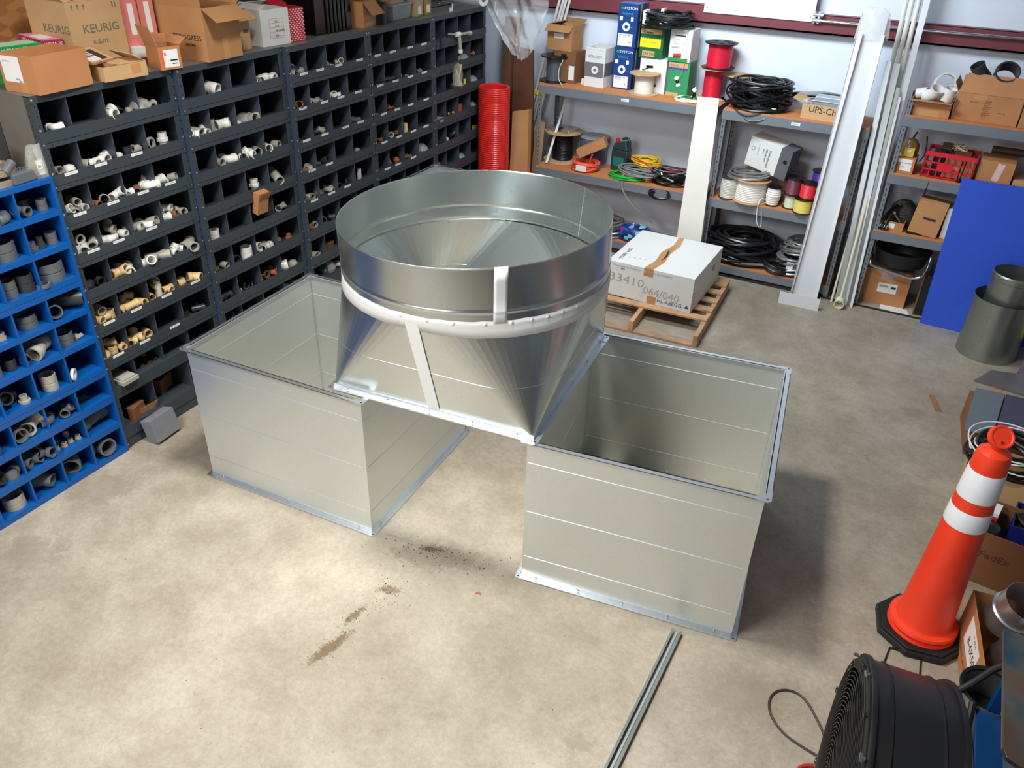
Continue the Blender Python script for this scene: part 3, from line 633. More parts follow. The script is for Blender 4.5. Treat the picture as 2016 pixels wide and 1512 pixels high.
# ------------------------------------------------------------------ drum fan
def fan():
    cx, cy, R, a, D = 4.372, -0.686, 0.533, 0.083, 0.275
    t = thing('drum_fan', 'big black drum fan with wire guard in the lower right corner', 'fan', (cx, cy, 0), a)
    # local: face looks to -x, drum runs to +x
    AX = Matrix.Translation((0, 0, R + 0.03)) @ Matrix.Rotation(PI / 2, 4, 'Y')
    d = MB(); d.M = AX
    d.lathe([(R - 0.012, 0.012), (R - 0.012, 0.06), (R - 0.006, 0.065), (R - 0.012, 0.07), (R - 0.012, 0.205), (R - 0.006, 0.21), (R - 0.012, 0.215), (R - 0.012, D - 0.01), (R - 0.016, D - 0.01), (R - 0.016, 0.012)], 72, closed=True); d.build('drum', BLACK, t)
    for z0 in (0.0, D - 0.02):
        r = MB(); r.M = AX; r.lathe([(R - 0.014, z0), (R, z0 + 0.003), (R + 0.001, z0 + 0.010), (R, z0 + 0.018), (R - 0.012, z0 + 0.022), (R - 0.016, z0 + 0.012)], 72, closed=True); r.build('rim', BLACK, t)
    g = MB(); g.M = AX; n = 30
    for k in range(n):
        r = 0.07 + (R - 0.095) * k / (n - 1); z = -0.012 - 0.028 * (1 - (r / R) ** 2)
        g.tube([(r * math.cos(2 * PI * q / 56), r * math.sin(2 * PI * q / 56), z) for q in range(56)], 0.0021, 4, closed=True)
    for k in range(12):
        th = 2 * PI * k / 12; g.tube([(r * math.cos(th), r * math.sin(th), -0.010 - 0.026 * (1 - (r / R) ** 2)) for r in (0.06, 0.2, 0.35, 0.45, R - 0.016)], 0.0028, 5)
    g.lathe([(0, -0.045), (0.06, -0.043), (0.07, -0.036), (0.07, -0.03)], 24); g.lathe([(R - 0.055, -0.016), (R - 0.012, -0.004), (R - 0.012, 0.0), (R - 0.055, -0.013)], 72, closed=True)
    g.build('front_guard', BLACK, t)
    f = MB(); f.M = AX; f.lathe([(0, 0.06), (0.08, 0.06), (0.09, 0.08), (0.09, 0.24), (0, 0.24)], 24); f.build('motor', DGREY, t)
    for k in range(5):
        th = 2 * PI * k / 5; b = MB(); b.M = AX @ Matrix.Rotation(th, 4, 'Z')
        b.hexa([(0.08, -0.05, 0.09), (0.47, -0.10, 0.08), (0.47, 0.08, 0.15), (0.08, 0.04, 0.13)], [(0.08, -0.05, 0.094), (0.47, -0.10, 0.084), (0.47, 0.08, 0.154), (0.08, 0.04, 0.134)]); b.build('blade', DGREY, t)
    rg = MB(); rg.M = AX
    for k in range(14):
        r = 0.07 + (R - 0.095) * k / 13; rg.tube([(r * math.cos(2 * PI * q / 40), r * math.sin(2 * PI * q / 40), D + 0.01) for q in range(40)], 0.002, 4, closed=True)
    for k in range(6):
        th = 2 * PI * k / 6 + 0.3; rg.tube([(0, 0, D + 0.01), ((R - 0.014) * math.cos(th), (R - 0.014) * math.sin(th), D)], 0.0025, 4)
    rg.build('rear_guard', BLACK, t)
    for k in range(10):
        th = 2 * PI * (k + 0.47) / 10; w_ = MB(); w_.M = AX @ Matrix.Rotation(th, 4, 'Z') @ Matrix.Translation((R - 0.006, 0, -0.008))
        w_.lathe([(0, -0.010), (0.006, -0.009), (0.007, 0.004)], 8); w_.box(-0.003, -0.014, -0.012, 0.003, 0.014, -0.004); w_.build('wing_nut', CHROME, t)
    # floor stand
    s = MB(); 
    for x in (0.05, D - 0.05):
        s.box(x - 0.012, -0.42, 0, x + 0.012, 0.42, 0.008)
        for q in (-1, 1): s.hexa([(x - 0.012, q * 0.36, 0.008), (x + 0.012, q * 0.36, 0.008), (x + 0.012, q * 0.36 + 0.006, 0.008), (x - 0.012, q * 0.36 + 0.006, 0.008)], [(x - 0.012, q * 0.40, 0.19), (x + 0.012, q * 0.40, 0.19), (x + 0.012, q * 0.40 + 0.006, 0.19), (x - 0.012, q * 0.40 + 0.006, 0.19)])
    s.build('stand', BLACK, t)
    h = MB(); h.tube([(D - 0.06, 0.45, 0.95 * R), (D - 0.06, 0.55, 0.99 * R + .05), (D - 0.04, 0.60, 0.99 * R)], 0.012, 8); h.build('carry_handle', BLACK, t)
fan()
t = thing('folding_stand', 'thin black steel stand frame on the floor between the fan and the cone', 'stand', (4.55, 0.62, 0), 0)
MB().tube([(-0.012, -0.02, 0.004), (0.004, 0.108, 0.004), (0.148, 0.118, 0.004), (0.152, -0.02, 0.004)], 0.005, 6).tube([(0.004, 0.108, 0.004), (0.03, 0.118, 0.02), (0.148, 0.118, 0.02)], 0.004, 6).build('frame', RUBB, t)
cpts = [(4.375, -0.10), (4.362, 0.0), (4.345, 0.07), (4.286, 0.158), (4.245, 0.205), (4.203, 0.227), (4.155, 0.222), (4.116, 0.194), (4.097, 0.15), (4.098, 0.10), (4.118, 0.05), (4.16, 0.005), (4.208, -0.025), (4.28, -0.045), (4.36, -0.06), (4.39, -0.07)]
def smooth_pts(p, n=4):
    out = []; N = len(p)
    for i in range(N - 1):
        a, b, c, d = [Vector(p[max(0, min(N - 1, i + k))]) for k in (-1, 0, 1, 2)]
        for q in range(n):
            s = q / n; out.append(0.5 * ((2 * b) + (c - a) * s + (2 * a - 5 * b + 4 * c - d) * s * s + (3 * b - a - 3 * c + d) * s ** 3))
    out.append(Vector(p[-1])); return out
cordm = MB().tube(smooth_pts([(x, y, 0.006) for x, y in cpts]), 0.0052, 8).build('power_cord', mat('brown_black_cord', (52, 40, 30), 0.5)); tag(cordm, 'dark power cord looping out on the floor from beside the fan', 'cord')
hs = thing('air_hose', 'red hose end on the floor at the bottom edge beside the fan', 'hose', (4.30, -0.135, 0))
MB().tube(smooth_pts([(-0.03, -0.06, 0.009), (-0.01, -0.01, 0.009), (0.03, 0.018, 0.009), (0.06, 0.022, 0.009)]), 0.008, 8).build('hose', mat('red_rubber', (178, 52, 40), 0.5), hs)
MB().tube([(0.06, 0.022, 0.009), (0.078, 0.024, 0.009)], 0.0095, 8).build('coupler', BOLT, hs)
# ------------------------------------------------------------------ back wall: girt, pipe, board
MAROON = mat('maroon_primer', (116, 52, 58), 0.5, 0, 0.08, 3)
g = MB().box(-0.9, 5.20, 2.155, 9, 5.30, 2.160).box(-0.9, 5.20, 2.155, 9, 5.205, 2.305).box(-0.9, 5.20, 2.300, 9, 5.30, 2.305).box(-0.9, 5.20, 2.160, 9, 5.203, 2.17).build('trim_3', MAROON); struct(g)
t = thing('whiteboard_panel', 'plain white panel fixed on the back wall above the maroon rail', 'wall panel', (1.93, 5.185, 2.245))
MB().box(0, 0, 0, 0.955, 0.012, 0.75).build('board', PANELW, t, 0.001)
for x, z in ((0.03, 0.04), (0.925, 0.04), (0.48, 0.3)): rivet(t, (x, -0.0005, z), (PI / 2, 0, 0), name='screw')
t = thing('conduit_pipe', 'silver conduit pipe running along the maroon wall rail', 'pipe', (2.93, 5.165, 2.262))
MB().tube([(0, 0, 0), (1.2, 0, 0)], 0.0115, 12).tube([(1.2, 0, 0), (3.4, 0, 0.0)], 0.0115, 12).build('tube', CHROME, t)
MB().tube([(1.27, 0, 0), (1.33, 0, 0)], 0.015, 12).build('coupling', CHROME, t)
MB().tube([(-0.05, 0, 0), (0.02, 0, 0)], 0.018, 12).tube([(-0.05, 0, 0.045), (0.03, 0, 0.045)], 0.016, 12).box(-0.045, -0.01, -0.02, -0.03, 0.03, 0.07).box(-0.01, -0.01, -0.02, 0.005, 0.03, 0.07).build('clamp', BOLT, t)
# ------------------------------------------------------------------ shelving
def shelving(label, x0, x1, ztop, levels, boards, mtl, y0=4.76, y1=5.19, labels=()):
    t = thing('shelving_unit', label, 'shelving', (x0, y0, 0), 0, 'grey steel shelving along the back wall'); w_, d_ = x1 - x0, y1 - y0
    for (x, s) in ((0, 1), (w_, -1)):
        for (y, q) in ((0, 1), (d_, -1)):
            mb = MB(); a, b = sorted((x, x + s * 0.038)); c, d = sorted((y, y + q * 0.003)); mb.box(a, c, 0, b, d, ztop)
            a, b = sorted((x, x + s * 0.003)); c, d = sorted((y, y + q * 0.038)); mb.box(a, c, 0, b, d, ztop)
            for k in range(int(ztop / 0.045)):
                z = 0.03 + k * 0.045; xc = x + s * 0.020; yy = y - 0.0006 if q > 0 else y - q * 0 - 0.0036
                mb.box(xc - 0.003, yy, z, xc + 0.003, yy + 0.0006, z + 0.02, 1)
                xs = x + s * 0.003; a, b = sorted((xs, xs + s * 0.0006)); mb.box(a, y + q * 0.018 - 0.003, z, b, y + q * 0.018 + 0.003, z + 0.02, 1)
            mb.build('post', [mtl, RACKD], t)
    for i, z in enumerate(levels):
        h = 0.085 if z > 0.3 else 0.08
        for y in (-0.006, d_ + 0.003): MB().box(0.0, y, z - h, w_, y + 0.003, z - 0.012).box(0.0, min(y, y), z - 0.012, w_, y + 0.003, z - 0.009).build('beam', mtl, t)
        for x in (0.004, w_ - 0.007): MB().box(x, 0, z - h, x + 0.003, d_, z - 0.012).build('end_beam', mtl, t)
        MB().box(0.004, -0.004, z - 0.012, w_ - 0.004, d_, z + 0.004).build('shelf_board', PBOARD, t)
    for (x, z) in labels: MB().box(x, -0.0075, z - 0.055, x + 0.075, -0.0062, z - 0.03).box(x + 0.008, -0.0078, z - 0.046, x + 0.067, -0.0075, z - 0.040, 1).build('shelf_label', [PAPER, INKP], t)
    return t
shelving('grey shelving unit beside the red duct, boxes and wire spools on top', 0.53, 2.30, 1.535, (1.541, 0.741, 0.125), 3, SHELFG, labels=((0.86, 1.541),))
shelving('grey shelving unit in the middle of the back wall, big black cable coil on top', 2.345, 3.575, 1.535, (1.541, 0.741, 0.115), 3, SHELFG, labels=((0.60, 1.541),))
shelving('grey shelving unit on the right holding a red milk crate', 3.80, 5.30, 1.80, (1.686, 1.216, 0.722), 3, SHELFG)
SA, SM, SBOT, SC1, SC2, SC3 = 1.546, 0.746, 0.130, 1.691, 1.221, 0.727
def B(px, py, z): p = at(px, py, 2, z); return (p.x, p.y, z)
def coil(name, label, loc, R, r, turns, m, h=0.06, cat='cable coil', jit=0.012, rot=0, wid=0.05, group=None, seed=1, sq=1.0, tilt=(0, 0), segs=28, n=6, parts=True):
    rd = random.Random(seed); t = thing(name, label, cat, loc, (tilt[0], tilt[1], rot), group) if isinstance(name, str) else name
    pts = []; ph = rd.random() * 6
    for k in range(int(turns * segs) + 1):
        a = 2 * PI * k / segs; tr = k / segs
        rr = R + wid * math.sin(tr * 2.39 + ph) * 0.5 + jit * math.sin(a * 0.37 + tr) + rd.uniform(-0.0015, 0.0015)
        z = r + h * (0.5 + 0.5 * math.sin(tr * 1.13 * PI + ph)) * (0.92) + 0.004 * math.sin(a * 2 + tr * 3)
        pts.append((rr * math.cos(a), rr * math.sin(a) * sq, max(r, z)))
    MB().tube(pts, r, n).build('cable', m, t)
    return t
def spool(label, loc, R, Rc, h, mf, mw, group=None, cat='wire spool', fl=0.008, rot=(0, 0, 0), ridges=0, holes=False, wrap=1.0, name='wire_spool'):
    t = thing(name, label, cat, loc, rot, group)
    for z in (0, h - fl):
        mb = MB().lathe([(0.012, z), (R, z), (R + 0.001, z + fl * 0.5), (R, z + fl), (0.012, z + fl)], 32, closed=True)
        if holes and z:
            for k in range(5):
                a = k * 2 * PI / 5; mb.M = Matrix.Rotation(a, 4, 'Z'); mb.prism([(R * 0.35, -R * 0.1), (R * 0.82, -R * 0.22), (R * 0.82, R * 0.22), (R * 0.35, R * 0.1)], z + fl, z + fl + 0.0006, 1)
            mb.M = Matrix()
        mb.build('flange', [mf, RACKD], t)
    prof = [(0.01, fl)]; n = ridges or int((h - 2 * fl) / 0.006)
    for k in range(n):
        z0 = fl + (h - 2 * fl) * k / n; dz = (h - 2 * fl) / n; q = Rc * (1 - (1 - wrap) * abs(2 * k / n - 1))
        prof += [(q - dz * 0.25, z0), (q, z0 + dz * 0.3), (q, z0 + dz * 0.7), (q - dz * 0.25, z0 + dz)]
    prof.append((0.01, h - fl)); MB().lathe(prof, 28).build('wire', mw, t)
    return t
G1 = 'boxes on the top of the left shelving unit'
# -- left shelving unit, top
p = B(1088, 160, SA); t = spool('black plastic spool of dark grey cable standing at the left shelf end', (p[0], p[1] + 0.03, SA), 0.141, 0.080, 0.238, BLACK, mat('dark_grey_cable', (84, 88, 94), 0.45), None, fl=0.010, ridges=30)
MB().tube(smooth_pts([(0.085, -0.03, 0.20), (0.13, -0.10, 0.215), (0.115, -0.14, 0.15), (0.125, -0.165, 0.06), (0.17, -0.17, 0.0), (0.20, -0.175, -0.03)]), 0.004, 6).build('loose_end', mat('pale_cable', (200, 196, 186), 0.5), t)
b = carton('cardboard_box', 'plain brown box with a hand hole, beneath the open brown box on the shelf', (0.60, 4.93, SA), math.radians(-4), (0.235, 0.20, 0.285), CARTD)
S = (0.235, 0.20, 0.285); decal(b, S, 'front', 0.075, 0.235, 0.06, 0.022, RACKD, 'hand_hole'); decal(b, S, 'front', 0.165, 0.03, 0.06, 0.13, PAPER)
S = (0.265, 0.235, 0.225); b = carton('cardboard_box', 'open-flapped brown box on top of the hand-hole box beside the hanging film', (0.515, 4.935, SA + 0.2855), math.radians(-3), S, CART, True, (('front', -38, 0.085), ('back', 20, 0.08), ('right', 170, 0.1), ('left', 168, 0.09)))
decal(b, S, 'front', 0.07, 0.105, 0.105, 0.075, PAPER); decal(b, S, 'front', 0.075, 0.15, 0.095, 0.008, INK, 'print'); words(b, S, 'right', 0.05, 0.165, 'CAT6', 0.02, CARTD)
t = carton('small_box', 'tiny white box beside the white wire box on the shelf', (0.90, 4.93, SA), 0.0, (0.045, 0.05, 0.055), WCARD)
S = (0.205, 0.25, 0.35); b = carton('cable_box', 'white and grey cable box with a green script name on the top shelf', (at(1149, 170, 1, 4.90).x, 4.90, SA), math.radians(-4), S, WCARD)
decal(b, S, 'front', 0, 0.09, 0.195, 0.13, mat('box_grey_print', (112, 112, 114), 0.5), 'print'); decal(b, S, 'right', 0, 0.10, 0.28, 0.12, mat('box_grey_print', (112, 112, 114), 0.5), 'print')
words(b, S, 'front', 0.024, 0.272, 'VERICOM', 0.036, INKG, sx=0.95)
def ring_print(b, S, u, v, r=0.035):
    MB().lathe([(r * 0.45, 0), (r * 0.45, 0.0012), (r, 0.0012), (r, 0)], 24, closed=True).build('spool_print', PAPER, b).matrix_local = face(S, 'front') @ Matrix.Translation((u, v, 0.0004))
    MB().tube([(u + r * 0.3, -0.0015, v + 0.006), (u + r * 1.2, -0.0015, v + 0.0), (u + r * 1.6, -0.0015, v - 0.008)], 0.0015, 4).build('wire_print', INKP, b)
ring_print(b, S, 0.105, 0.155)
MB().hexa([(0.0, 0.0, 0.331), (0.19, 0.0, 0.331), (0.19, 0.28, 0.345), (0.0, 0.28, 0.345)], [(0.0, 0.0, 0.334), (0.19, 0.0, 0.334), (0.19, 0.28, 0.349), (0.0, 0.28, 0.349)]).build('flap', WCARD, b)
MB().tube(smooth_pts([(0.02, 0.02, 0.338), (0.05, 0.03, 0.352), (0.09, 0.015, 0.345), (0.14, 0.025, 0.34)]), 0.007, 6).build('torn_paper', CARTL, b)
SBL = mat('deep_blue_print', (24, 62, 128), 0.45); S = (0.19, 0.22, 0.37)
for k in range(2):
    b = carton('cable_box', ('lower' if k == 0 else 'upper') + ' of the two stacked deep blue cable boxes on the top shelf', (at(1204, 172, 1, 4.97).x + 0.008 * k, 4.97, SA + k * 0.3715), math.radians(-2 - 1.5 * k), S, SBL, group='stacked blue cable boxes')
    words(b, S, 'front', 0.052, 0.33, 'SYSTON', 0.031, PAPER, sx=1.15); decal(b, S, 'front', 0.02, 0.32, 0.028, 0.02, GREENP, 'logo')
    words(b, S, 'front', 0.035, 0.287, 'SySpeed', 0.030, mat('cyan_print', (40, 170, 190), 0.5), sx=1.05)
    decal(b, S, 'front', 0.014, 0.225, 0.03, 0.035, PAPER, 'print'); decal(b, S, 'front', 0.125, 0.225, 0.026, 0.035, PAPER, 'print'); ring_print(b, S, 0.085, 0.175, 0.038)
    decal(b, S, 'front', 0.012, 0.012, 0.145, 0.105, PAPER); words(b, S, 'front', 0.018, 0.103, '1289-PB-BL-1000', 0.016, INK); words(b, S, 'front', 0.018, 0.085, 'CAT 6  550MHz', 0.011, INKP); decal(b, S, 'front', 0.125, 0.04, 0.008, 0.012, INK, 'print')
    decal(b, S, 'right', 0.06, 0, 0.02, 0.365, mat('yellow_green_print', (170, 190, 50), 0.5), 'print')
GD = mat('dark_green_print', (14, 98, 52), 0.5); YEL = mat('yellow_print', (236, 222, 30), 0.5)
S = (at(1309, 170, 1, 4.99).x - at(1256, 170, 1, 4.99).x, 0.19, 0.30); b = carton('cable_box', 'white cable box with a black handle slot, under the green and yellow box', (at(1256, 170, 1, 4.99).x, 4.99, SA), math.radians(-3), S, WCARD)
decal(b, S, 'front', 0.06, 0.215, 0.07, 0.022, BLACK, 'handle_slot'); MB().tube([(0.10, -0.004, 0.222), (0.03, -0.012, 0.195)], 0.004, 6).build('cable_end', BLACK, b); decal(b, S, 'front', 0.145, 0.055, 0.03, 0.022, INK, 'print')
S = (0.20, 0.20, 0.245); S = (0.225, 0.20, 0.27); b = carton('cable_box', 'green and yellow cable box on the white handle-slot box', (at(1258, 105, 1, 4.98).x, 4.98, SA + 0.301), math.radians(-2), S, GD)
decal(b, S, 'front', 0.0, 0.09, 0.2, 0.075, YEL, 'print'); decal(b, S, 'front', 0.0, 0.205, 0.2, 0.04, CARTL, 'print'); words(b, S, 'front', 0.008, 0.22, 'CAT5e', 0.02, INK); decal(b, S, 'front', 0.06, 0.208, 0.06, 0.016, RACKD, 'hand_hole')
decal(b, S, 'front', 0.03, 0.012, 0.12, 0.05, CARTL, 'print', 0.0009); words(b, S, 'front', 0.038, 0.036, '24/4 500', 0.03, INK); words(b, S, 'front', 0.02, 0.135, 'Use Step by Cat Solution', 0.014, INKG)
for k in range(12): MB().prism([(0, 0), (0.014, 0), (0.007, 0.008)], 0, 0.0009).build('print', YEL, b).matrix_local = face(S, 'front') @ Matrix.Translation((0.003 + k * 0.0165, 0.165, 0.0))
S = (0.205, 0.19, 0.30); b = carton('cable_box', 'green cable box with a round window print', (at(1311, 175, 1, 4.98).x, 4.98, SA), math.radians(-3), S, mat('mid_green_print', (50, 140, 92), 0.5))
b['label'] = 'green cable box with a round window print beside the red wire spools'
decal(b, S, 'front', 0, 0.245, 0.185, 0.045, CARTL, 'print'); decal(b, S, 'front', 0, 0.232, 0.185, 0.018, mat('violet_print', (74, 62, 160), 0.5), 'print'); decal(b, S, 'front', 0.0, 0.0, 0.12, 0.03, CARTL, 'print'); words(b, S, 'front', 0.012, 0.265, 'CAT6 PVC', 0.018, INK)
for s_ in (0, PI): MB().prism([(0.012 * math.cos(s_ + PI / 2 + a), 0.012 * math.sin(s_ + PI / 2 + a)) for a in (0.6, -0.6)] + [(0.045 * math.cos(s_ + PI / 2 + a), 0.045 * math.sin(s_ + PI / 2 + a)) for a in (-0.6, -0.2, 0.2, 0.6)], 0, 0.0009).build('print', PAPER, b).matrix_local = face(S, 'front') @ Matrix.Translation((0.10, 0.13, 0)) @ Matrix.Rotation(0.4, 4, 'Z')
MB().lathe([(0, 0.001), (0.018, 0.001), (0.018, 0)], 20).build('round_hole', BLACK, b).matrix_local = face(S, 'front') @ Matrix.Translation((0.10, 0.13, 0.0004))
MB().tube(smooth_pts([(0.10, -0.002, 0.13), (0.135, -0.03, 0.19), (0.15, -0.01, 0.30), (0.12, -0.01, 0.33)]), 0.0022, 5).build('loose_wire', mat('pink_wire', (214, 120, 100), 0.5), b)
S = (0.205, 0.20, 0.27); b = carton('cable_box', 'white cable box with printed frame and red reel window, under the black coil', (at(1316, 108, 1, 4.97).x, 4.97, SA + 0.301), math.radians(-3), S, WCARD)
decal(b, S, 'front', 0.04, 0.15, 0.115, 0.09, INK, 'print'); decal(b, S, 'front', 0.042, 0.152, 0.111, 0.086, PAPER, 'print', 0.001); decal(b, S, 'front', 0.045, 0.213, 0.10, 0.01, INK, 'print', 0.0014); words(b, S, 'front', 0.02, 0.118, 'GENESIS', 0.02, INK); decal(b, S, 'front', 0, 0.0, 0.185, 0.03, GREENP, 'print')
MB().tube([(0.05, 0, 0.05), (0.12, 0, 0.055)], 0.018, 10).build('red_cable_window', REDM, b); words(b, S, 'front', 0.05, 0.185, 'ABOVE', 0.014, INK, rot=0)
t = coil('cable_coil', 'black cable coil lying on the upper boxes of the top shelf', (at(1320, 40, 2, SA + 0.575).x + 0.10, 5.02, SA + 0.575), 0.195, 0.0085, 15, CABLEB, 0.11, wid=0.09, seed=3, sq=0.72)
for a in (2.0, 3.6, 0.7): q = (0.20 * math.cos(a), 0.15 * math.sin(a)); MB().box(q[0] - 0.014, q[1] - 0.05, 0.0, q[0] + 0.014, q[1] + 0.05, 0.13).build('tape_wrap', PAPER if a > 1 else BLACK, t)
p = B(1266, 184, SA); spool('wood-flanged spool of white cable at the front of the top shelf', (p[0], p[1], SA), 0.142, 0.088, 0.185, WOODF, mat('white_cable', (226, 222, 212), 0.45, 0, 0.04, 60), fl=0.009, ridges=22)
p = B(1393, 196, SA); spool('lower red wire spool with a wooden top flange, black spool standing on it', (p[0] + 0.01, p[1] + 0.06, SA), 0.150, 0.082, 0.27, WOODF, mat('red_wire', (206, 30, 56), 0.35, 0, 0.08, 60), fl=0.008, ridges=34)
spool('upper red wire spool with black plastic flanges, standing on the wooden-flanged one', (p[0] + 0.035, p[1] + 0.06, SA + 0.271), 0.146, 0.108, 0.215, BLACK, mat('red_wire', (206, 30, 56), 0.35), fl=0.008, ridges=26, holes=True)
spool('wide clear spool of grey wire behind the red spools', (p[0] + 0.22, p[1] + 0.13, SA), 0.13, 0.10, 0.22, WOODF, mat('silver_blue_wire', (150, 156, 180), 0.3, 0.3), ridges=34)
t = coil('cable_coil', 'small white and green cable coil in a bag at the shelf front', (1.99, 4.86, SA), 0.10, 0.0045, 8, WHITE, 0.02, wid=0.03, seed=8, sq=0.75); coil(t, '', (0, 0, 0), 0.075, 0.004, 6, GREENP, 0.03, wid=0.03, seed=9, sq=0.7)
t = thing('pressure_gauge', 'small round pressure gauge with valve in front of the red spools', 'gauge', B(1365, 198, SA))
m_ = MB(); m_.M = Matrix.Translation((0, 0, 0.095)) @ Matrix.Rotation(PI / 2, 4, 'X'); m_.lathe([(0, 0.012), (0.02, 0.012), (0.024, 0.010), (0.024, -0.01), (0, -0.01)], 20); m_.build('case', CHROME, t)
m_ = MB(); m_.M = Matrix.Translation((0, -0.0125, 0.095)) @ Matrix.Rotation(PI / 2, 4, 'X'); m_.lathe([(0, 0.001), (0.019, 0)], 20); m_.build('dial', PAPER, t)
MB().lathe([(0, 0), (0.02, 0), (0.022, 0.02), (0.014, 0.035), (0.018, 0.045), (0.012, 0.07), (0, 0.072)], 14).build('valve_body', BLACK, t)
# -- middle shelving unit, top
t = coil('cable_coil', 'very large black cable coil heaped on the middle shelving unit', (2.60, 4.97, SA), 0.195, 0.0095, 36, CABLEB, 0.24, wid=0.16, seed=5, sq=0.85, jit=0.02)
MB().tube(smooth_pts([(-0.18, -0.12, 0.02), (-0.12, -0.19, 0.0), (-0.02, -0.225, -0.07), (0.1, -0.22, -0.05), (0.16, -0.19, 0.0), (0.22, -0.13, 0.02)]), 0.006, 6).tube(smooth_pts([(-0.24, 0.0, 0.05), (-0.17, -0.2, 0.02), (-0.05, -0.222, -0.035), (0.12, -0.2, 0.01), (0.24, -0.1, 0.03)]), 0.006, 6).build('hanging_loop', CABLEB, t)
MB().box(0.02, -0.2, 0.06, 0.05, -0.19, 0.075).box(0.15, -0.17, 0.03, 0.19, -0.165, 0.045).build('tape_wrap', PAPER, t)
t = thing('cable_bundle', 'flattened bundle of black cables reaching from the coil to the right', 'cable bundle', (2.80, 5.06, SA))
rd = random.Random(4); m_ = MB()
for k in range(22): y = rd.uniform(-0.05, 0.06); z = rd.uniform(0.09, 0.165); m_.tube(smooth_pts([(0.0, y * 0.4, 0.10 + (z - 0.12) * 0.6), (0.15, y, z), (0.35, y * 0.9, z + 0.015), (0.58, y * 0.6, 0.13 + (z - 0.12) * 0.5)], 3), 0.006, 5)
m_.build('cable', CABLEB, t)
S = (0.42, 0.24, 0.12); b = carton('cardboard_box', 'open brown box with black handwriting on its front, on the middle shelving', (3.0, 4.80, SA), math.radians(-3.5), S, CARTL, True, (('left', 20, 0.10), ('front', -5, 0.0)), tape=None)
letters(b, 'UPS-Chuck', 0.075, INK, face(S, 'front') @ Matrix.Translation((0.055, 0.082, 0.001)) @ Matrix.Rotation(-0.03, 4, 'Z'), 'handwriting', sx=0.95); letters(b, 'Bits', 0.05, INK, face(S, 'front') @ Matrix.Translation((0.30, 0.03, 0.001)), 'handwriting')
t = thing('metal_tray', 'pale blue-grey metal tray resting in the brown box with black handwriting', 'tray', (3.06, 4.86, SA + 0.105), math.radians(-3.5)); MB().box(0, 0, 0, 0.36, 0.14, 0.035).box(0, -0.01, 0.035, 0.36, 0.15, 0.039).box(0.02, 0.0, 0.039, 0.34, 0.13, 0.07).build('tray', mat('pale_blue_metal', (170, 182, 192), 0.35, 0.5), t, 0.002)
t = thing('plastic_bag', 'crumpled clear bag beside the pale metal tray', 'plastic bag', (3.03, 4.83, SA + 0.10)); MB().lathe([(0, 0.0), (0.04, 0.0), (0.045, 0.03), (0.03, 0.055), (0, 0.06)], 9).build('bag', BAGM, t)
# -- left unit, middle shelf
p = B(1103, 316, SM); t = spool('wood-flanged reel of thick black cable on the middle shelf, silver foil on it', (p[0], p[1] + 0.05, SM), 0.195, 0.108, 0.30, WOODF, CABLEB, cat='cable reel', fl=0.012, ridges=17, name='cable_reel')
f_ = thing('foil_roll', 'folded silver foil piece lying on the black cable reel', 'foil', (p[0] - 0.01, p[1] + 0.05, SM + 0.3005)); MB().prism([(-0.17, -0.06), (0.1, -0.09), (0.15, 0.05), (-0.12, 0.1)], 0, 0.03).prism([(-0.14, -0.11), (0.12, -0.13), (0.12, -0.09), (-0.16, -0.07)], 0, 0.012).build('foil', mat('silver_foil', (196, 192, 180), 0.25, 0.8, 0.1, 6, 0.5), f_, 0.004); MB().box(-0.02, -0.12, 0.03, 0.02, -0.02, 0.032).build('strap', BLACK, f_)
spool('large grey cable drum standing behind the black cable reel', (p[0] + 0.31, p[1] + 0.13, SM), 0.15, 0.145, 0.27, mat('grey_drum_end', (150, 152, 156), 0.4), mat('slate_blue_cable', (92, 98, 118), 0.4), cat='cable drum', ridges=30, name='cable_drum')
t = coil('hose_coil', 'bright orange hose coil with white label under the tilted brown box', (1.03, 4.88, SM), 0.125, 0.009, 9, mat('coral_hose', (238, 96, 70), 0.35), 0.085, cat='hose coil', wid=0.03, seed=2, sq=0.8, jit=0.004)
MB().box(-0.05, -0.128, 0.02, 0.06, -0.122, 0.075).build('label', PAPER, t); MB().tube([(0.06, -0.05, 0.1), (0.10, -0.09, 0.19)], 0.009, 6).build('hose_end', mat('coral_hose', (238, 96, 70), 0.35), t)
t = carton('long_box', 'narrow brown box lying tilted over the orange hose coil', (0.98, 4.83, SM + 0.12), (math.radians(0), math.radians(-28), math.radians(12)), (0.30, 0.10, 0.09), CARTO)
t = thing('oil_jug', 'dark green plastic jug with red cap behind the tilted box', 'jug', (1.33, 5.07, SM), math.radians(-10))
MB().prism([(-0.09, -0.05), (0.09, -0.05), (0.09, 0.05), (-0.09, 0.05)], 0, 0.21).hexa([(-0.09, -0.05, 0.21), (0.09, -0.05, 0.21), (0.09, 0.05, 0.21), (-0.09, 0.05, 0.21)], [(-0.07, -0.03, 0.27), (0.06, -0.035, 0.30), (0.06, 0.035, 0.30), (-0.07, 0.03, 0.27)]).build('bottle', mat('dark_green_plastic', (36, 58, 60), 0.35), t, 0.012)
MB().tube([(-0.05, 0, 0.27), (-0.055, 0, 0.305)], 0.022, 12).build('cap', REDM, t); MB().tube(smooth_pts([(0.075, 0, 0.20), (0.085, 0, 0.29), (0.05, 0, 0.325), (0.0, 0, 0.31)]), 0.012, 8).build('handle', mat('dark_green_plastic', (36, 58, 60), 0.35), t); MB().box(-0.06, -0.0515, 0.05, 0.06, -0.0505, 0.14).build('label', mat('teal_label', (30, 110, 104), 0.5), t)
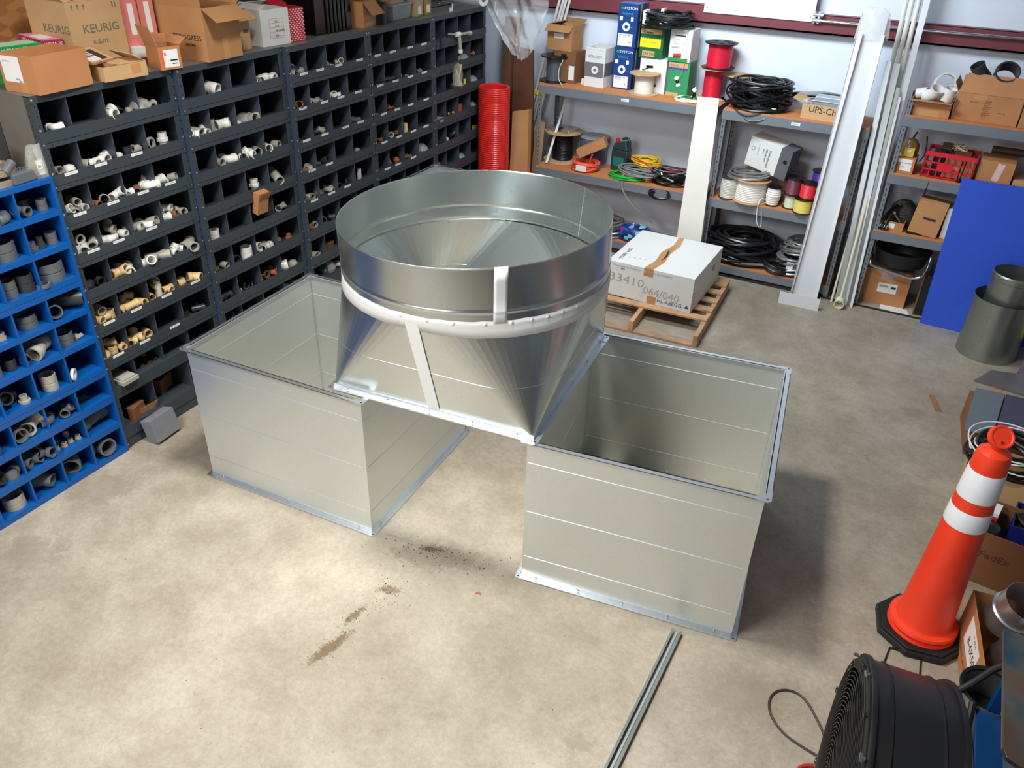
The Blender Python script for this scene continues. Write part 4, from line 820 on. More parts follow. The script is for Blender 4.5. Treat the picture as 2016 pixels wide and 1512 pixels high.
t = coil('hose_coil', 'green hose coil hanging over the middle shelf edge', (1.48, 4.86, SM), 0.165, 0.0055, 8, mat('bright_green_hose', (34, 178, 70), 0.35), 0.04, cat='hose coil', wid=0.03, seed=12, sq=0.62)
t = coil('rope_coil', 'yellow cord coil on the tray at the back of the middle shelf', (1.60, 5.07, SM + 0.10), 0.115, 0.008, 10, mat('yellow_cord', (226, 182, 30), 0.5), 0.055, cat='cord coil', wid=0.06, seed=14, sq=0.7)
t = thing('black_tray', 'black tray under the yellow cord at the back of the shelf', 'tray', (1.42, 4.99, SM)); MB().box(0, 0, 0, 0.56, 0.17, 0.09).box(-0.01, -0.01, 0.085, 0.57, 0.18, 0.097).build('tray', BLACK, t, 0.004)
t = coil('cable_coil', 'loose grey and white cable coil lying over the green hose', (1.60, 4.885, SM + 0.052), 0.17, 0.0075, 7, CABLEG, 0.06, wid=0.07, seed=21, sq=0.55, jit=0.02)
MB().tube(smooth_pts([(-0.13, -0.09, 0.01), (-0.10, -0.17, -0.11), (0.02, -0.20, -0.24), (0.15, -0.15, -0.36), (0.22, -0.10, -0.42)]), 0.007, 6).build('hanging_end', CABLEG, t)
t = coil('cable_coil', 'tangle of dark cables with red ends beside the leaning white strip', (1.90, 4.92, SM), 0.13, 0.008, 12, CABLEB, 0.12, wid=0.10, seed=22, sq=0.7, jit=0.03)
coil(t, '', (0, 0, 0), 0.14, 0.006, 4, CABLEG, 0.14, wid=0.08, seed=24, sq=0.6, jit=0.03)
MB().tube(smooth_pts([(-0.10, 0.03, 0.14), (0, 0.0, 0.13), (0.1, 0.05, 0.14)]), 0.006, 6).tube(smooth_pts([(-0.44, 0.03, 0.17), (-0.38, -0.02, 0.20), (-0.25, -0.05, 0.17), (-0.15, -0.08, 0.12)]), 0.006, 6).build('red_cable', REDM, t)
t = thing('clamp_meter', 'small black and silver tool in the dark cable tangle', 'tool', (1.86, 4.80, SM + 0.05)); MB().tube([(0, 0, 0.05), (0.12, -0.01, 0.02)], 0.012, 8).tube([(0.0, 0.0, 0.05), (-0.02, 0.01, 0.075)], 0.016, 8).build('body', CHROME, t); MB().tube([(-0.02, 0.0, 0.06), (-0.06, 0.0, 0.08)], 0.02, 8).build('grip', BLACK, t)
t = coil('tape_roll', 'dark round coil hanging over the shelf edge beside the white strip', (1.88, 4.735, SM - 0.075), 0.09, 0.006, 6, CABLEB, 0.03, cat='cable coil', wid=0.02, seed=31, sq=0.6, tilt=(0.5, 0))
# -- left unit, bottom
t = coil('conduit_coil', 'grey flexible conduit coil at the bottom shelf behind the ring', (1.27, 4.90, SBOT), 0.20, 0.0095, 14, ARMOR, 0.15, cat='conduit coil', wid=0.09, seed=41, sq=0.7, jit=0.02)
t = coil('conduit_coil', 'flat grey flexible conduit coil under the taller one on the bottom shelf', (1.14, 4.62, 0.0), 0.22, 0.010, 8, ARMOR, 0.04, cat='conduit coil', wid=0.08, seed=43, sq=0.6, jit=0.03)
t = thing('gift_bag', 'colourful patterned bag behind the white shipping box', 'bag', (1.63, 4.86, SBOT))
def patch_mat():
    m = bpy.data.materials.new('colour_patches'); m.use_nodes = True; nt = m.node_tree; b = nt.nodes['Principled BSDF']; tc = nt.nodes.new('ShaderNodeTexCoord'); v = nt.nodes.new('ShaderNodeTexVoronoi'); v.inputs['Scale'].default_value = 22
    r = nt.nodes.new('ShaderNodeValToRGB'); r.color_ramp.interpolation = 'CONSTANT'; e = r.color_ramp.elements; e[0].color = lin((24, 60, 140)); e[1].position = 0.38; e[1].color = lin((40, 96, 160))
    for p_, c in ((0.5, (170, 40, 140)), (0.6, (230, 220, 60)), (0.72, (120, 190, 210)), (0.82, (20, 40, 90))): x = e.new(p_); x.color = lin(c)
    s = nt.nodes.new('ShaderNodeSeparateColor'); nt.links.new(tc.outputs['Object'], v.inputs['Vector']); nt.links.new(v.outputs['Color'], s.inputs[0]); nt.links.new(s.outputs[0], r.inputs['Fac']); nt.links.new(r.outputs['Color'], b.inputs['Base Color']); b.inputs['Roughness'].default_value = 0.3
    return m
MB().lathe([(0, 0), (0.16, 0.0), (0.19, 0.05), (0.17, 0.12), (0.15, 0.14), (0.12, 0.12), (0.08, 0.11), (0, 0.11)], 22, ey=0.62).build('bag', patch_mat(), t)
t = coil('cable_coil', 'brown and black cable coil on the floor beside the pallet back corner', (1.30, 4.45, 0), 0.16, 0.008, 9, mat('brown_cable', (96, 74, 58), 0.5), 0.05, wid=0.1, seed=47, sq=0.6, jit=0.03)
# -- middle unit, middle shelf
p = B(1419, 384, SM); spool('short spool of striped grey cable at the left end of the shelf', (2.50, 4.83, SM), 0.085, 0.080, 0.20, mat('dark_spool_end', (52, 50, 48), 0.5), mat('white_grey_cable', (204, 200, 190), 0.45), ridges=13, wrap=0.94)
t = spool('wide wood-flanged spool of white cable on the middle shelf', (2.695, 4.87, SM), 0.165, 0.142, 0.205, WOODF, mat('white_cable', (226, 222, 212), 0.45, 0, 0.04, 60), fl=0.009, ridges=12)
t = coil('conduit_coil', 'grey flexible conduit coil lying on the wide white spool', (2.665, 4.885, SM + 0.206), 0.17, 0.0095, 7, ARMOR, 0.055, cat='conduit coil', wid=0.05, seed=51, sq=0.72, tilt=(0.0, -0.12))
t = spool('small spool of loose white cord at the front of the shelf', (2.905, 4.84, SM), 0.06, 0.068, 0.17, BLACK, mat('white_cord', (232, 230, 226), 0.5), ridges=8, wrap=0.8)
MB().tube(smooth_pts([(-0.05, -0.04, 0.05), (-0.09, -0.07, 0.06), (-0.10, -0.10, -0.02), (-0.085, -0.105, -0.14), (-0.055, -0.105, -0.19), (-0.04, -0.10, -0.16), (-0.06, -0.10, -0.05)]), 0.0035, 6).build('hanging_loop', mat('white_cord', (232, 230, 226), 0.5), t)
spool('grey wire spool with tapered ends behind the tilted white and grey box', (2.965, 5.06, SM + 0.215), 0.085, 0.05, 0.13, mat('grey_spool', (118, 122, 128), 0.4), mat('grey_spool', (118, 122, 128), 0.4), wrap=0.8)
spool('brown wood-ended spool lying behind, beneath the grey tapered spool', (2.99, 5.05, SM), 0.13, 0.10, 0.214, WOODF, mat('brown_jute', (150, 122, 92), 0.7), ridges=16)
MRN = mat('maroon_wire', (118, 58, 72), 0.4); YLW = mat('yellow_wire', (222, 206, 96), 0.45); PUR = mat('purple_wire', (74, 46, 140), 0.35); PYG = mat('pale_green_wire', (206, 212, 186), 0.45); RDW = mat('coral_red_wire', (228, 52, 56), 0.35)
spool('pale green wire spool under the maroon wire spool', (3.065, 4.86, SM), 0.068, 0.055, 0.125, BLACK, PYG, fl=0.005, ridges=14)
spool('maroon wire spool standing on the pale green one', (3.065, 4.86, SM + 0.1255), 0.078, 0.066, 0.155, BLACK, MRN, fl=0.006, ridges=16)
spool('yellow wire spool under the coral red wire spool', (3.185, 4.80, SM), 0.085, 0.078, 0.125, BLACK, YLW, fl=0.005, ridges=14)
spool('coral red wire spool standing on the yellow one', (3.20, 4.83, SM + 0.1255), 0.078, 0.073, 0.135, BLACK, RDW, fl=0.006, ridges=16)
spool('dark red wire spool behind the yellow wire spool', (3.30, 4.93, SM), 0.085, 0.078, 0.20, BLACK, REDM, fl=0.006, ridges=18)
spool('purple wire spool, topmost at the shelf right end', (3.26, 4.98, SM + 0.2005), 0.085, 0.075, 0.14, BLACK, PUR, fl=0.006, ridges=16)
S = (0.31, 0.17, 0.27); b = carton('cable_box', 'white and grey box lying tilted on the conduit coil, printed sideways', (2.575, 4.93, SM + 0.305), (math.radians(4), math.radians(9), math.radians(-16)), S, WCARD)
MB().box(0.309, -0.001, -0.001, 0.42, 0.171, 0.271).build('grey_end', mat('grey_print', (92, 94, 98), 0.5), b); words(b, S, 'front', 0.215, 0.21, 'Underground', 0.03, INK, rot=-PI / 2); words(b, S, 'front', 0.18, 0.21, 'RE3UKI 097', 0.024, INK, rot=-PI / 2); words(b, S, 'front', 0.15, 0.20, 'pkt 16', 0.018, INK, rot=-PI / 2); words(b, S, 'front', 0.10, 0.22, 'Direct Burial', 0.018, INKP, rot=-PI / 2)
MB().lathe([(0, 0.001), (0.02, 0.001), (0.02, 0)], 16).build('hand_hole', BLACK, b).matrix_local = face((0.42, 0.17, 0.27), 'front') @ Matrix.Translation((0.375, 0.16, 0.001))
MB().lathe([(0.012, 0), (0.012, 0.001), (0.022, 0.001), (0.022, 0)], 16, closed=True).build('seal_print', INKP, b).matrix_local = face(S, 'front') @ Matrix.Translation((0.045, 0.17, 0.0003))
MB().tube(smooth_pts([(0.42, 0.08, 0.09), (0.45, 0.06, 0.085), (0.475, 0.05, 0.12), (0.49, 0.05, 0.16)]), 0.003, 5).build('loose_wire', CABLEB, b)
# -- middle unit, bottom
t = coil('hose_coil', 'huge black hose coil on the bottom shelf behind the white box', (2.68, 4.965, SBOT), 0.25, 0.0165, 20, mat('black_hose', (24, 25, 27), 0.3), 0.24, cat='hose coil', wid=0.15, seed=61, sq=0.72, jit=0.02, segs=32, n=7)
MB().tube(smooth_pts([(-0.1, -0.19, 0.04), (0.05, -0.2, 0.03), (0.2, -0.17, 0.04), (0.30, -0.13, 0.03), (0.36, -0.15, 0.02)]), 0.016, 8).build('hose_end', mat('grey_hose', (138, 140, 142), 0.4), t)
MB().box(0.03, -0.15, 0.19, 0.05, -0.08, 0.24).build('cable_tie', PAPER, t)
t = coil('conduit_coil', 'lower armoured grey conduit coil standing beside the black hose', (3.19, 4.93, SBOT), 0.16, 0.013, 10, ARMOR, 0.15, cat='conduit coil', wid=0.06, seed=63, sq=0.9)
MB().box(-0.03, -0.17, 0.05, 0.03, -0.165, 0.14).build('tag_label', PAPER, t)
t = coil('conduit_coil', 'upper armoured grey conduit coil with white ties, on the lower one', (3.23, 4.94, SBOT + 0.185), 0.13, 0.009, 11, ARMOR, 0.12, cat='conduit coil', wid=0.04, seed=64, sq=0.9)
MB().tube(smooth_pts([(-0.10, -0.03, 0.0), (-0.13, -0.04, 0.03), (-0.11, -0.03, 0.08), (-0.08, -0.02, 0.10)]), 0.009, 6).build('cloth_tie', mat('cream_cloth', (206, 200, 176), 0.8), t)
t = coil('hose_coil', 'dark grey hose loop in front of the armoured conduit', (3.08, 4.87, SBOT), 0.13, 0.014, 4, CABLEB, 0.13, cat='hose coil', wid=0.05, seed=66, sq=0.9)
# -- right unit, top
S = (0.30, 0.26, 0.115); b = carton('cardboard_box', 'open brown box holding white pipe fittings on the right shelf', (3.815, 4.80, SC1), math.radians(-3), S, CARTO, True, (('left', -80, 0.07), ('front', 3, 0.06), ('right', 80, 0.05)), tape=(('front', 0.03, 0.0, 0.2, 0.05),))
S = (0.46, 0.34, 0.20); b = carton('cardboard_box', 'big open brown box with dark pipe couplings in it', (4.13, 4.83, SC1), math.radians(-3), S, CARTO, True, (('front', 178, 0.0), ('back', 80, 0.08), ('left', 60, 0.08)), tape=(('front', 0.12, 0.16, 0.09, 0.04),))
MB().hexa([(0, 0.0, 0.2), (0.46, 0.0, 0.2), (0.46, 0.003, 0.2), (0, 0.003, 0.2)], [(0.03, 0.10, 0.33), (0.47, 0.10, 0.33), (0.47, 0.103, 0.33), (0.03, 0.103, 0.33)]).build('flap', CARTO, b)
for k in range(9): words(b, S, 'front', 0.20, 0.155 - k * 0.014, ('CARLON', 'UTILITIES', '6361 35', 'CONTENTS', 'PART NO', 'QTY 40', 'COUPLING', 'MADE USA', 'LOT 12')[k], 0.012, CARTD)
words(b, S, 'front', 0.10, 0.14, 'NO STOP', 0.012, CARTD); words(b, S, 'front', 0.31, 0.08, 'GREY PVC', 0.012, CARTD)
S = (0.26, 0.3, 0.23); b = carton('cardboard_box', 'brown box at the right end of the top shelf, cut by the photo edge', (4.60, 4.79, SC1), math.radians(-3), S, CART); decal(b, S, 'front', 0.03, 0.14, 0.045, 0.07, PAPER)
def pipe_thing(name, label, loc, rot, pts, ro, ri, m, cat='pipe fitting', group=None, n=28):
    t = MB().hollow(pts, ro, ri, n).build(name, m); t.location = loc; t.rotation_euler = rot; tag(t, label, cat, group); return t
CP = [(0, 0, -0.05), (0, 0, -0.005), (0, 0, -0.003), (0, 0, 0.003), (0, 0, 0.005), (0, 0, 0.05)]
def coupl(label, loc, rot, r, m, L=1.0, group=None): return pipe_thing('pipe_coupling', label, loc, rot, [(x, y, z * L) for x, y, z in CP], [r, r, r * 0.97, r * 0.97, r, r], r * 0.88, m, 'pipe coupling', group)
GF = 'white fittings in the open brown box'
coupl('large thin white pipe ring standing at the back of the open box', (4.02, 4.98, SC1 + 0.22), (1.25, 0.15, 0.15), 0.082, WHITE, 0.5, GF)
coupl('white pipe coupling upright at the right of the open box', (4.07, 4.87, SC1 + 0.165), (0.15, 0.2, 0), 0.048, WHITE, 0.95, GF)
coupl('white pipe coupling lying behind the upright one in the open box', (4.07, 4.965, SC1 + 0.17), (0.9, 0.2, 0), 0.042, WHITE, 0.6, GF)
pipe_thing('pipe_elbow', 'white pipe elbow facing the camera in the open box', (3.955, 4.88, SC1 + 0.13), (0.0, 0, -0.2), [(0.0 - 0.055, 0.02, 0.0), (-0.02, 0.01, 0.005), (0.02, -0.01, 0.035), (0.035, -0.025, 0.075)], [0.052, 0.05, 0.05, 0.056], 0.048, WHITE, 'pipe elbow', GF)
coupl('white pipe coupling at the left corner of the open box', (3.88, 4.95, SC1 + 0.14), (1.3, 0.0, 1.2), 0.042, WHITE, 0.8, GF)
coupl('large dark pipe coupling lying on the big open box', (4.42, 4.98, SC1 + 0.33), (0.85, 0.1, 0.0), 0.088, DGREY, 1.1)
pipe_thing('pipe_elbow', 'small dark pipe elbow beside the large dark coupling', (4.24, 4.97, SC1 + 0.33), (0, 0, 0), [(0.06, 0.03, -0.06), (0.03, 0.01, -0.02), (-0.01, -0.01, 0.02), (-0.035, -0.025, 0.06)], [0.052, 0.05, 0.05, 0.054], 0.046, DGREY, 'pipe elbow')
# -- right unit, second shelf
S = (0.15, 0.2, 0.12); b = carton('cardboard_box', 'small brown box with two white labels beside the red crate', (3.825, 4.80, SC2), math.radians(-3), S, CARTO); decal(b, S, 'front', 0.01, 0.085, 0.12, 0.03, PAPER); decal(b, S, 'front', 0.045, 0.02, 0.085, 0.06, PAPER); words(b, S, 'front', 0.06, 0.05, 'No', 0.016, INK)
t = thing('plastic_bag', 'brown and yellow bag tied in black cord on the small box', 'plastic bag', (3.905, 4.92, SC2 + 0.1205)); MB().lathe([(0, 0), (0.055, 0), (0.07, 0.03), (0.066, 0.09), (0.04, 0.13), (0.01, 0.14), (0, 0.14)], 14).build('bag', mat('ochre_bag', (124, 100, 48), 0.3, 0, 0.3, 30), t); MB().box(-0.035, -0.075, 0.005, 0.04, -0.06, 0.075).build('carton', YEL and mat('yellow_card', (220, 186, 70), 0.5), t); MB().box(-0.012, -0.077, 0.04, 0.015, -0.0755, 0.062).build('label', PAPER, t); MB().tube(smooth_pts([(0, 0, 0.13), (0.01, -0.01, 0.17), (0.02, 0, 0.19)]), 0.008, 6).build('tie', BLACK, t)
MB().tube(smooth_pts([(0.1, 0.03, 0.16), (0.115, 0.0, 0.10), (0.12, 0.0, 0.02), (0.095, 0.0, -0.04)]), 0.006, 6).build('cord', BLACK, t)
def crate():
    t = thing('milk_crate', 'red plastic milk crate full of dark boxes and wires', 'crate', (4.035, 4.80, SC2), math.radians(-4)); w_, d_, h_ = 0.38, 0.26, 0.205; m = mat('red_crate_plastic', (214, 22, 48), 0.35)
    for (nm, M_, L) in (('front', Matrix(), w_), ('back', Matrix.Translation((0, d_ - 0.008, 0)), w_), ('side', Matrix.Translation((0.008, 0, 0)) @ Matrix.Rotation(PI / 2, 4, 'Z'), d_), ('side', Matrix.Translation((w_, 0, 0)) @ Matrix.Rotation(PI / 2, 4, 'Z'), d_)):
        mb = MB(); mb.M = M_; n = 7 if L > 0.3 else 5
        for z in (0, 0.058, 0.116): mb.box(0, 0, z, L, 0.008, z + 0.012)
        mb.box(0, -0.004, 0.172, L, 0.010, 0.205)
        for k in range(n + 1): x = (L - 0.010) * k / n; mb.box(x, 0, 0.0, x + 0.010, 0.008, 0.18)
        if nm == 'front': mb.box(w_ * 0.30, 0.001, 0.06, w_ * 0.60, 0.007, 0.125)
        mb.build('crate_wall', m, t)
    MB().box(0, 0, 0, w_, d_, 0.006).build('base', m, t)
crate()
rd = random.Random(11); gc = 'loose parts in the red crate'
for k, (x, y, z, a, b_, c, m, lb) in enumerate(((0.05, 0.06, 0.008, 0.09, 0.12, 0.19, BLACK, 'black adapter at the left inside the red crate'), (0.15, 0.05, 0.008, 0.12, 0.10, 0.15, CARTL, 'small tan carton in the middle of the red crate'), (0.28, 0.05, 0.008, 0.085, 0.12, 0.16, CARTL, 'small tan carton at the right inside the red crate'), (0.09, 0.17, 0.1, 0.08, 0.07, 0.14, DGREY, 'grey upright box rising behind the crate rim'), (0.2, 0.16, 0.008, 0.12, 0.08, 0.20, CARTD, 'dark carton at the back of the red crate'))):
    o = MB().box(0, 0, 0, a, b_, c).build('small_box', m, None, 0.003); o.location = Matrix.Rotation(math.radians(-4), 4, 'Z') @ Vector((x, y, z)) + Vector((4.035, 4.80, SC2)); o.rotation_euler = (0, 0, math.radians(-4)); tag(o, lb, 'box', gc)
t = thing('wire_bundle', 'white connector wires bundled on top of the red crate', 'wires', (4.27, 4.92, SC2 + 0.21))
m_ = MB()
for k in range(14): p_ = [Vector((rd.uniform(-0.06, 0.06), rd.uniform(-0.05, 0.05), rd.uniform(0.0, 0.05))) for _ in range(4)]; m_.tube(smooth_pts(p_, 3), 0.0025, 4)
m_.build('wire', mat('cream_wire', (224, 214, 190), 0.5), t); m_ = MB()
for k in range(6): p_ = [Vector((rd.uniform(-0.2, 0.02), rd.uniform(-0.05, 0.05), rd.uniform(0.0, 0.06))) for _ in range(4)]; m_.tube(smooth_pts(p_, 3), 0.002, 4)
m_.build('brown_wire', CARTD, t)
t = thing('antenna_stick', 'black stick with yellow-ringed tip hanging over the red crate front', 'tool', (4.335, 4.785, SC2 + 0.16)); MB().tube([(0.005, 0, 0.03), (-0.004, -0.006, -0.13)], 0.0055, 8).tube([(-0.004, -0.006, -0.13), (-0.025, -0.012, -0.20)], 0.017, 10).build('shaft', BLACK, t); MB().tube([(-0.025, -0.012, -0.20), (-0.027, -0.012, -0.206)], 0.018, 10).build('yellow_ring', YEL, t)
S = (0.25, 0.25, 0.20); b = carton('cardboard_box', 'brown box with tape strips and handwriting right of the red crate', (4.435, 4.80, SC2), math.radians(-3), S, CARTO); decal(b, S, 'front', 0.11, 0.05, 0.05, 0.14, mat('pink_white_tape', (226, 190, 186), 0.3), 'packing_tape', rot=-0.15); letters(b, 'GL 6PCS', 0.03, INK, face(S, 'front') @ Matrix.Translation((0.02, 0.02, 0.001)), 'handwriting')
S = (0.3, 0.25, 0.08); b = carton('cardboard_box', 'low pale box at the right end of the second shelf', (4.70, 4.79, SC2), 0.0, S, CARTL)
t = thing('pipe_offcut', 'dark pipe lying on the brown boxes under the top shelf', 'pipe', (4.50, 5.05, SC2 + 0.23)); MB().tube([(0, 0, 0), (0.4, 0, 0)], 0.03, 14).build('tube', mat('dark_brown_pipe', (70, 54, 48), 0.5), t)
MB().tube([(4.115, 4.752, 1.20), (4.112, 4.748, 1.10)], 0.002, 5).tube([(4.112, 4.748, 1.14), (4.11, 4.747, 1.09)], 0.006, 6).build('hanging_probe', BLACK); tag(COL.objects[-1] if False else bpy.data.objects['hanging_probe'], 'thin black probe hanging from the shelf front below the red crate', 'probe')
# -- right unit, third shelf
S = (0.23, 0.14, 0.30); b = carton('cardboard_box', 'brown box standing upright and tilted on the lower right shelf', (4.065, 4.80, SC3 + 0.02), (math.radians(-6), math.radians(5), math.radians(-6)), S, CART); decal(b, S, 'front', 0.03, 0.17, 0.16, 0.10, INKP, 'print'); decal(b, S, 'front', 0.032, 0.172, 0.156, 0.096, CART, 'print', 0.001); decal(b, S, 'front', 0.08, 0.13, 0.10, 0.02, INK, 'print'); decal(b, S, 'left', 0.04, 0.06, 0.03, 0.13, PAPER)
t = thing('black_tray', 'black plastic tray under the tilted brown box', 'tray', (4.06, 4.79, SC3)); MB().box(0, 0, 0, 0.24, 0.16, 0.018).build('tray', BLACK, t, 0.003)
S = (0.17, 0.16, 0.075); b = carton('cardboard_box', 'low open brown box with fittings on the lower right shelf', (3.86, 4.80, SC3), math.radians(-3), S, CARTO, True); decal(b, S, 'front', 0.02, 0.02, 0.08, 0.04, PAPER)
gh = 'flexible connectors in the low box'
for k, (x, y, z, lb) in enumerate(((3.855, 4.79, 0.10, 'black flexible connector with chrome nut, left of the pair'), (3.89, 4.785, 0.10, 'black flexible connector with chrome nut, right of the pair'))):
    t = thing('flexible_connector', lb, 'connector', (x, y, SC3 + z - 0.06), 0, gh); MB().tube(smooth_pts([(0.0, -0.02, 0.0), (0.01, 0.03, 0.05), (0.04, 0.10, 0.11), (0.08, 0.15, 0.14)]), 0.014, 10).build('hose', BLACK, t)
    m_ = MB(); m_.hollow([(-0.002, -0.045, -0.018), (0.0, -0.02, 0.0)], [0.018, 0.018], 0.012, 12); m_.build('nut', CHROME, t)
t = thing('pry_tool', 'small chrome tool lying on the low open box', 'tool', (3.93, 4.82, SC3 + 0.082)); MB().tube([(0, 0, 0.06), (0.06, -0.02, 0.0)], 0.006, 8).box(-0.01, -0.005, 0.055, 0.01, 0.01, 0.075).build('shaft', CHROME, t)
t = thing('rag_heap', 'heap of dark bagged parts behind the low open box', 'bag', (3.99, 4.99, SC3)); MB().lathe([(0, 0), (0.11, 0), (0.13, 0.06), (0.10, 0.17), (0.05, 0.22), (0, 0.23)], 11, ey=0.7).build('bag', mat('dark_parts_bag', (52, 48, 46), 0.3, 0.2, 0.4, 30, 0.8), t)
S = (0.30, 0.28, 0.26); b = carton('white_box', 'white box with a small keyhole mark on the lower right shelf', (4.32, 4.82, SC3), math.radians(-2), S, WCARD); decal(b, S, 'front', 0.07, 0.025, 0.006, 0.012, INK, 'keyhole')
# -- right unit, floor
S = (0.395, 0.33, 0.33); b = carton('cardboard_box', 'large brown box with white label on the floor under the right shelving', (3.825, 4.88, 0), math.radians(2), S, CARTO); decal(b, S, 'front', 0.14, 0.12, 0.16, 0.09, PAPER); decal(b, S, 'front', 0.15, 0.17, 0.07, 0.02, INKP, 'print', 0.001); decal(b, S, 'front', 0.25, 0.165, 0.04, 0.02, INK, 'print', 0.001); decal(b, S, 'front', 0.15, 0.25, 0.12, 0.06, BAGM, 'clear_tape', 0.001)
t = thing('rubber_tub', 'wide shallow black rubber tub on the floor boxes under the shelf', 'tub', (4.08, 4.98, 0.40)); MB().lathe([(0, 0), (0.20, 0), (0.235, 0.13), (0.225, 0.13), (0.19, 0.012), (0, 0.012)], 36).build('tub', RUBB, t)
t = thing('chair_frame', 'bent chrome tube frame in front of the black tub', 'frame', (3.85, 4.79, 0.36)); MB().tube(smooth_pts([(0.0, 0.1, 0.09), (0.0, 0.0, 0.075), (0.01, -0.02, 0.045), (0.05, -0.02, 0.03), (0.25, -0.02, 0.0), (0.36, -0.02, -0.008), (0.43, -0.02, 0.02), (0.455, -0.01, 0.10), (0.46, 0.02, 0.19)], 5), 0.0125, 12).build('tube', CHROME, t)
t = MB().prism([(0, 0), (0.26, -0.03), (0.22, 0.09), (0.0, 0.10)], 0.0005, 0.002).build('paper_sheet', PAPER); t.location = (4.03, 4.80, 0.0); tag(t, 'sheet of white paper on the floor in front of the brown box', 'paper')
t = thing('framed_panel', 'dark panel with copper-brown edge standing behind the blue sheet', 'panel', (4.30, 4.82, 0), math.radians(-2)); MB().box(0, 0, 0, 0.012, 0.36, 0.40).build('edge', CARTD, t); MB().box(0.012, 0.01, 0, 0.30, 0.02, 0.38).build('sheet', RUBB, t)
# ------------------------------------------------------------------ leaning pieces
def lean(name, label, bl, br, tl, tr, th, m, cat, group=None, part='sheet'):
    """plank between two floor points and two top points, thickness added behind"""
    bl, br, tl, tr = map(Vector, (bl, br, tl, tr)); t = thing(name, label, cat, bl, 0, group); n = (br - bl).cross(tl - bl).normalized(); n = n if n.y > 0 else -n
    o = bl; MB().hexa([bl - o, br - o, br - o + n * th, bl - o + n * th], [tl - o, tr - o, tr - o + n * th, tl - o + n * th]).build(part, m, t, 0.001)
    return t
def chan(name, label, bl, br, tl, tr, dep, m, cat):
    """U channel: web plus two side lips towards the room"""
    bl, br, tl, tr = map(Vector, (bl, br, tl, tr)); t = thing(name, label, cat, bl); n = (br - bl).cross(tl - bl).normalized(); n = n if n.y > 0 else -n; u = (br - bl).normalized() * 0.003; o = bl; e = n * 0.003
    MB().hexa([bl - o, br - o, br - o + e, bl - o + e], [tl - o, tr - o, tr - o + e, tl - o + e]).build('web', m, t)
    d = n * -dep
    for a, b_, s in ((bl, tl, 1), (br, tr, -1)):
        a = a - o; b_ = b_ - o; q = u * s
        MB().hexa([a + d, a + d + q, a + q, a] if s > 0 else [a + d + q, a + d, a, a + q], [b_ + d, b_ + d + q, b_ + q, b_] if s > 0 else [b_ + d + q, b_ + d, b_, b_ + q]).build('side_lip', m, t)
    return t
lean('white_strip', 'wide white strip leaning upright against the shelving, white box before it', (2.135, 4.60, 0), (2.385, 4.60, 0), (2.116, 4.715, 1.625), (2.306, 4.715, 1.632), 0.008, PANELW, 'panel')
chan('metal_channel', 'tall white metal channel leaning on the shelving, rear one, film at its top', (3.252, 4.742, 0), (3.485, 4.742, 0), at(1698, 22, 1, 4.748), at(1751, 27, 1, 4.748), 0.008, ALU, 'metal channel')
chan('metal_channel', 'tall white metal channel leaning in front of the other, its foot on the floor', (3.268, 4.70, 0), (3.500, 4.70, 0), at(1699, 66, 1, 4.728), at(1743, 70, 1, 4.728), 0.035, ALU, 'metal channel')
t = thing('film_wrap', 'clear crumpled film on the top end of the leaning channel', 'film', (3.41, 4.745, 2.31)); MB().lathe([(0.13, -0.1), (0.12, 0.02), (0.10, 0.10), (0.05, 0.13)], 9, ey=0.3).build('film', FILM, t)
t = thing('white_channel_offcut', 'short white channel piece on the floor before the leaning channels', 'metal channel', (3.20, 4.43, 0), math.radians(2)); MB().box(0, 0, 0, 0.35, 0.003, 0.115).box(0, 0.003, 0.0, 0.35, 0.075, 0.003).box(0.345, 0.003, 0.003, 0.348, 0.05, 0.112).build('body', ALU, t)
gt = 'silver strips leaning beside the right shelving'

for k, (xb, xt, wd, zt, yb, m, lb) in enumerate(((3.655, 3.64, 0.042, 2.04, 4.66, GALVB, 'bright silver strip leaning left of the bundle'), (3.71, 3.70, 0.05, 2.03, 4.70, ALU, 'wide bright silver strip in the middle of the bundle'), (3.76, 3.765, 0.03, 1.85, 4.69, GALVD, 'dull silver strip leaning next to the shelving post'), (3.79, 3.80, 0.022, 1.78, 4.68, ALU, 'narrow pale strip, rightmost of the leaning strips'))):
    lean('metal_strip', lb, (xb, yb, 0), (xb + wd, yb, 0), (xt - 0.09, 4.95, zt), (xt - 0.09 + wd, 4.95, zt), 0.004, m, 'metal strip', gt)
gt = 'long white tubes leaning on the back wall'
for k, (xb, xt, lb) in enumerate(((3.665, 3.555, 'long white tube leaning high on the wall, left of three'), (3.70, 3.60, 'long white tube leaning high on the wall, middle of three'), (3.735, 3.65, 'long white tube leaning high on the wall, right of three'))):
    o = MB().tube([(xb, 4.86, 0.001), (xt, 5.14, 3.0)], 0.019, 12).build('white_tube', WHITE); tag(o, lb, 'tube', gt)
lean('metal_strip', 'wide flat pale strip leaning right of the long white tubes', (3.76, 4.80, 0), (3.80, 4.80, 0), (3.685, 5.14, 3.0), (3.735, 5.14, 3.0), 0.004, ALU, 'metal strip')
t = thing('pvc_pipe', 'thin cream pipe with a round end cap resting on the floor by the strips', 'pipe', (3.70, 4.62, 0.045)); MB().tube([(0, 0.0, 0.0), (-0.02, 0.42, 1.85)], 0.012, 10).build('tube', mat('cream_pipe', (220, 216, 186), 0.45), t)
m_ = MB(); m_.hollow([(-0.0, -0.045, 0.0), (0.0, 0.03, 0.01)], [0.045, 0.043], 0.037, 20); m_.build('end_fitting', mat('cream_pipe', (220, 216, 186), 0.45), t)
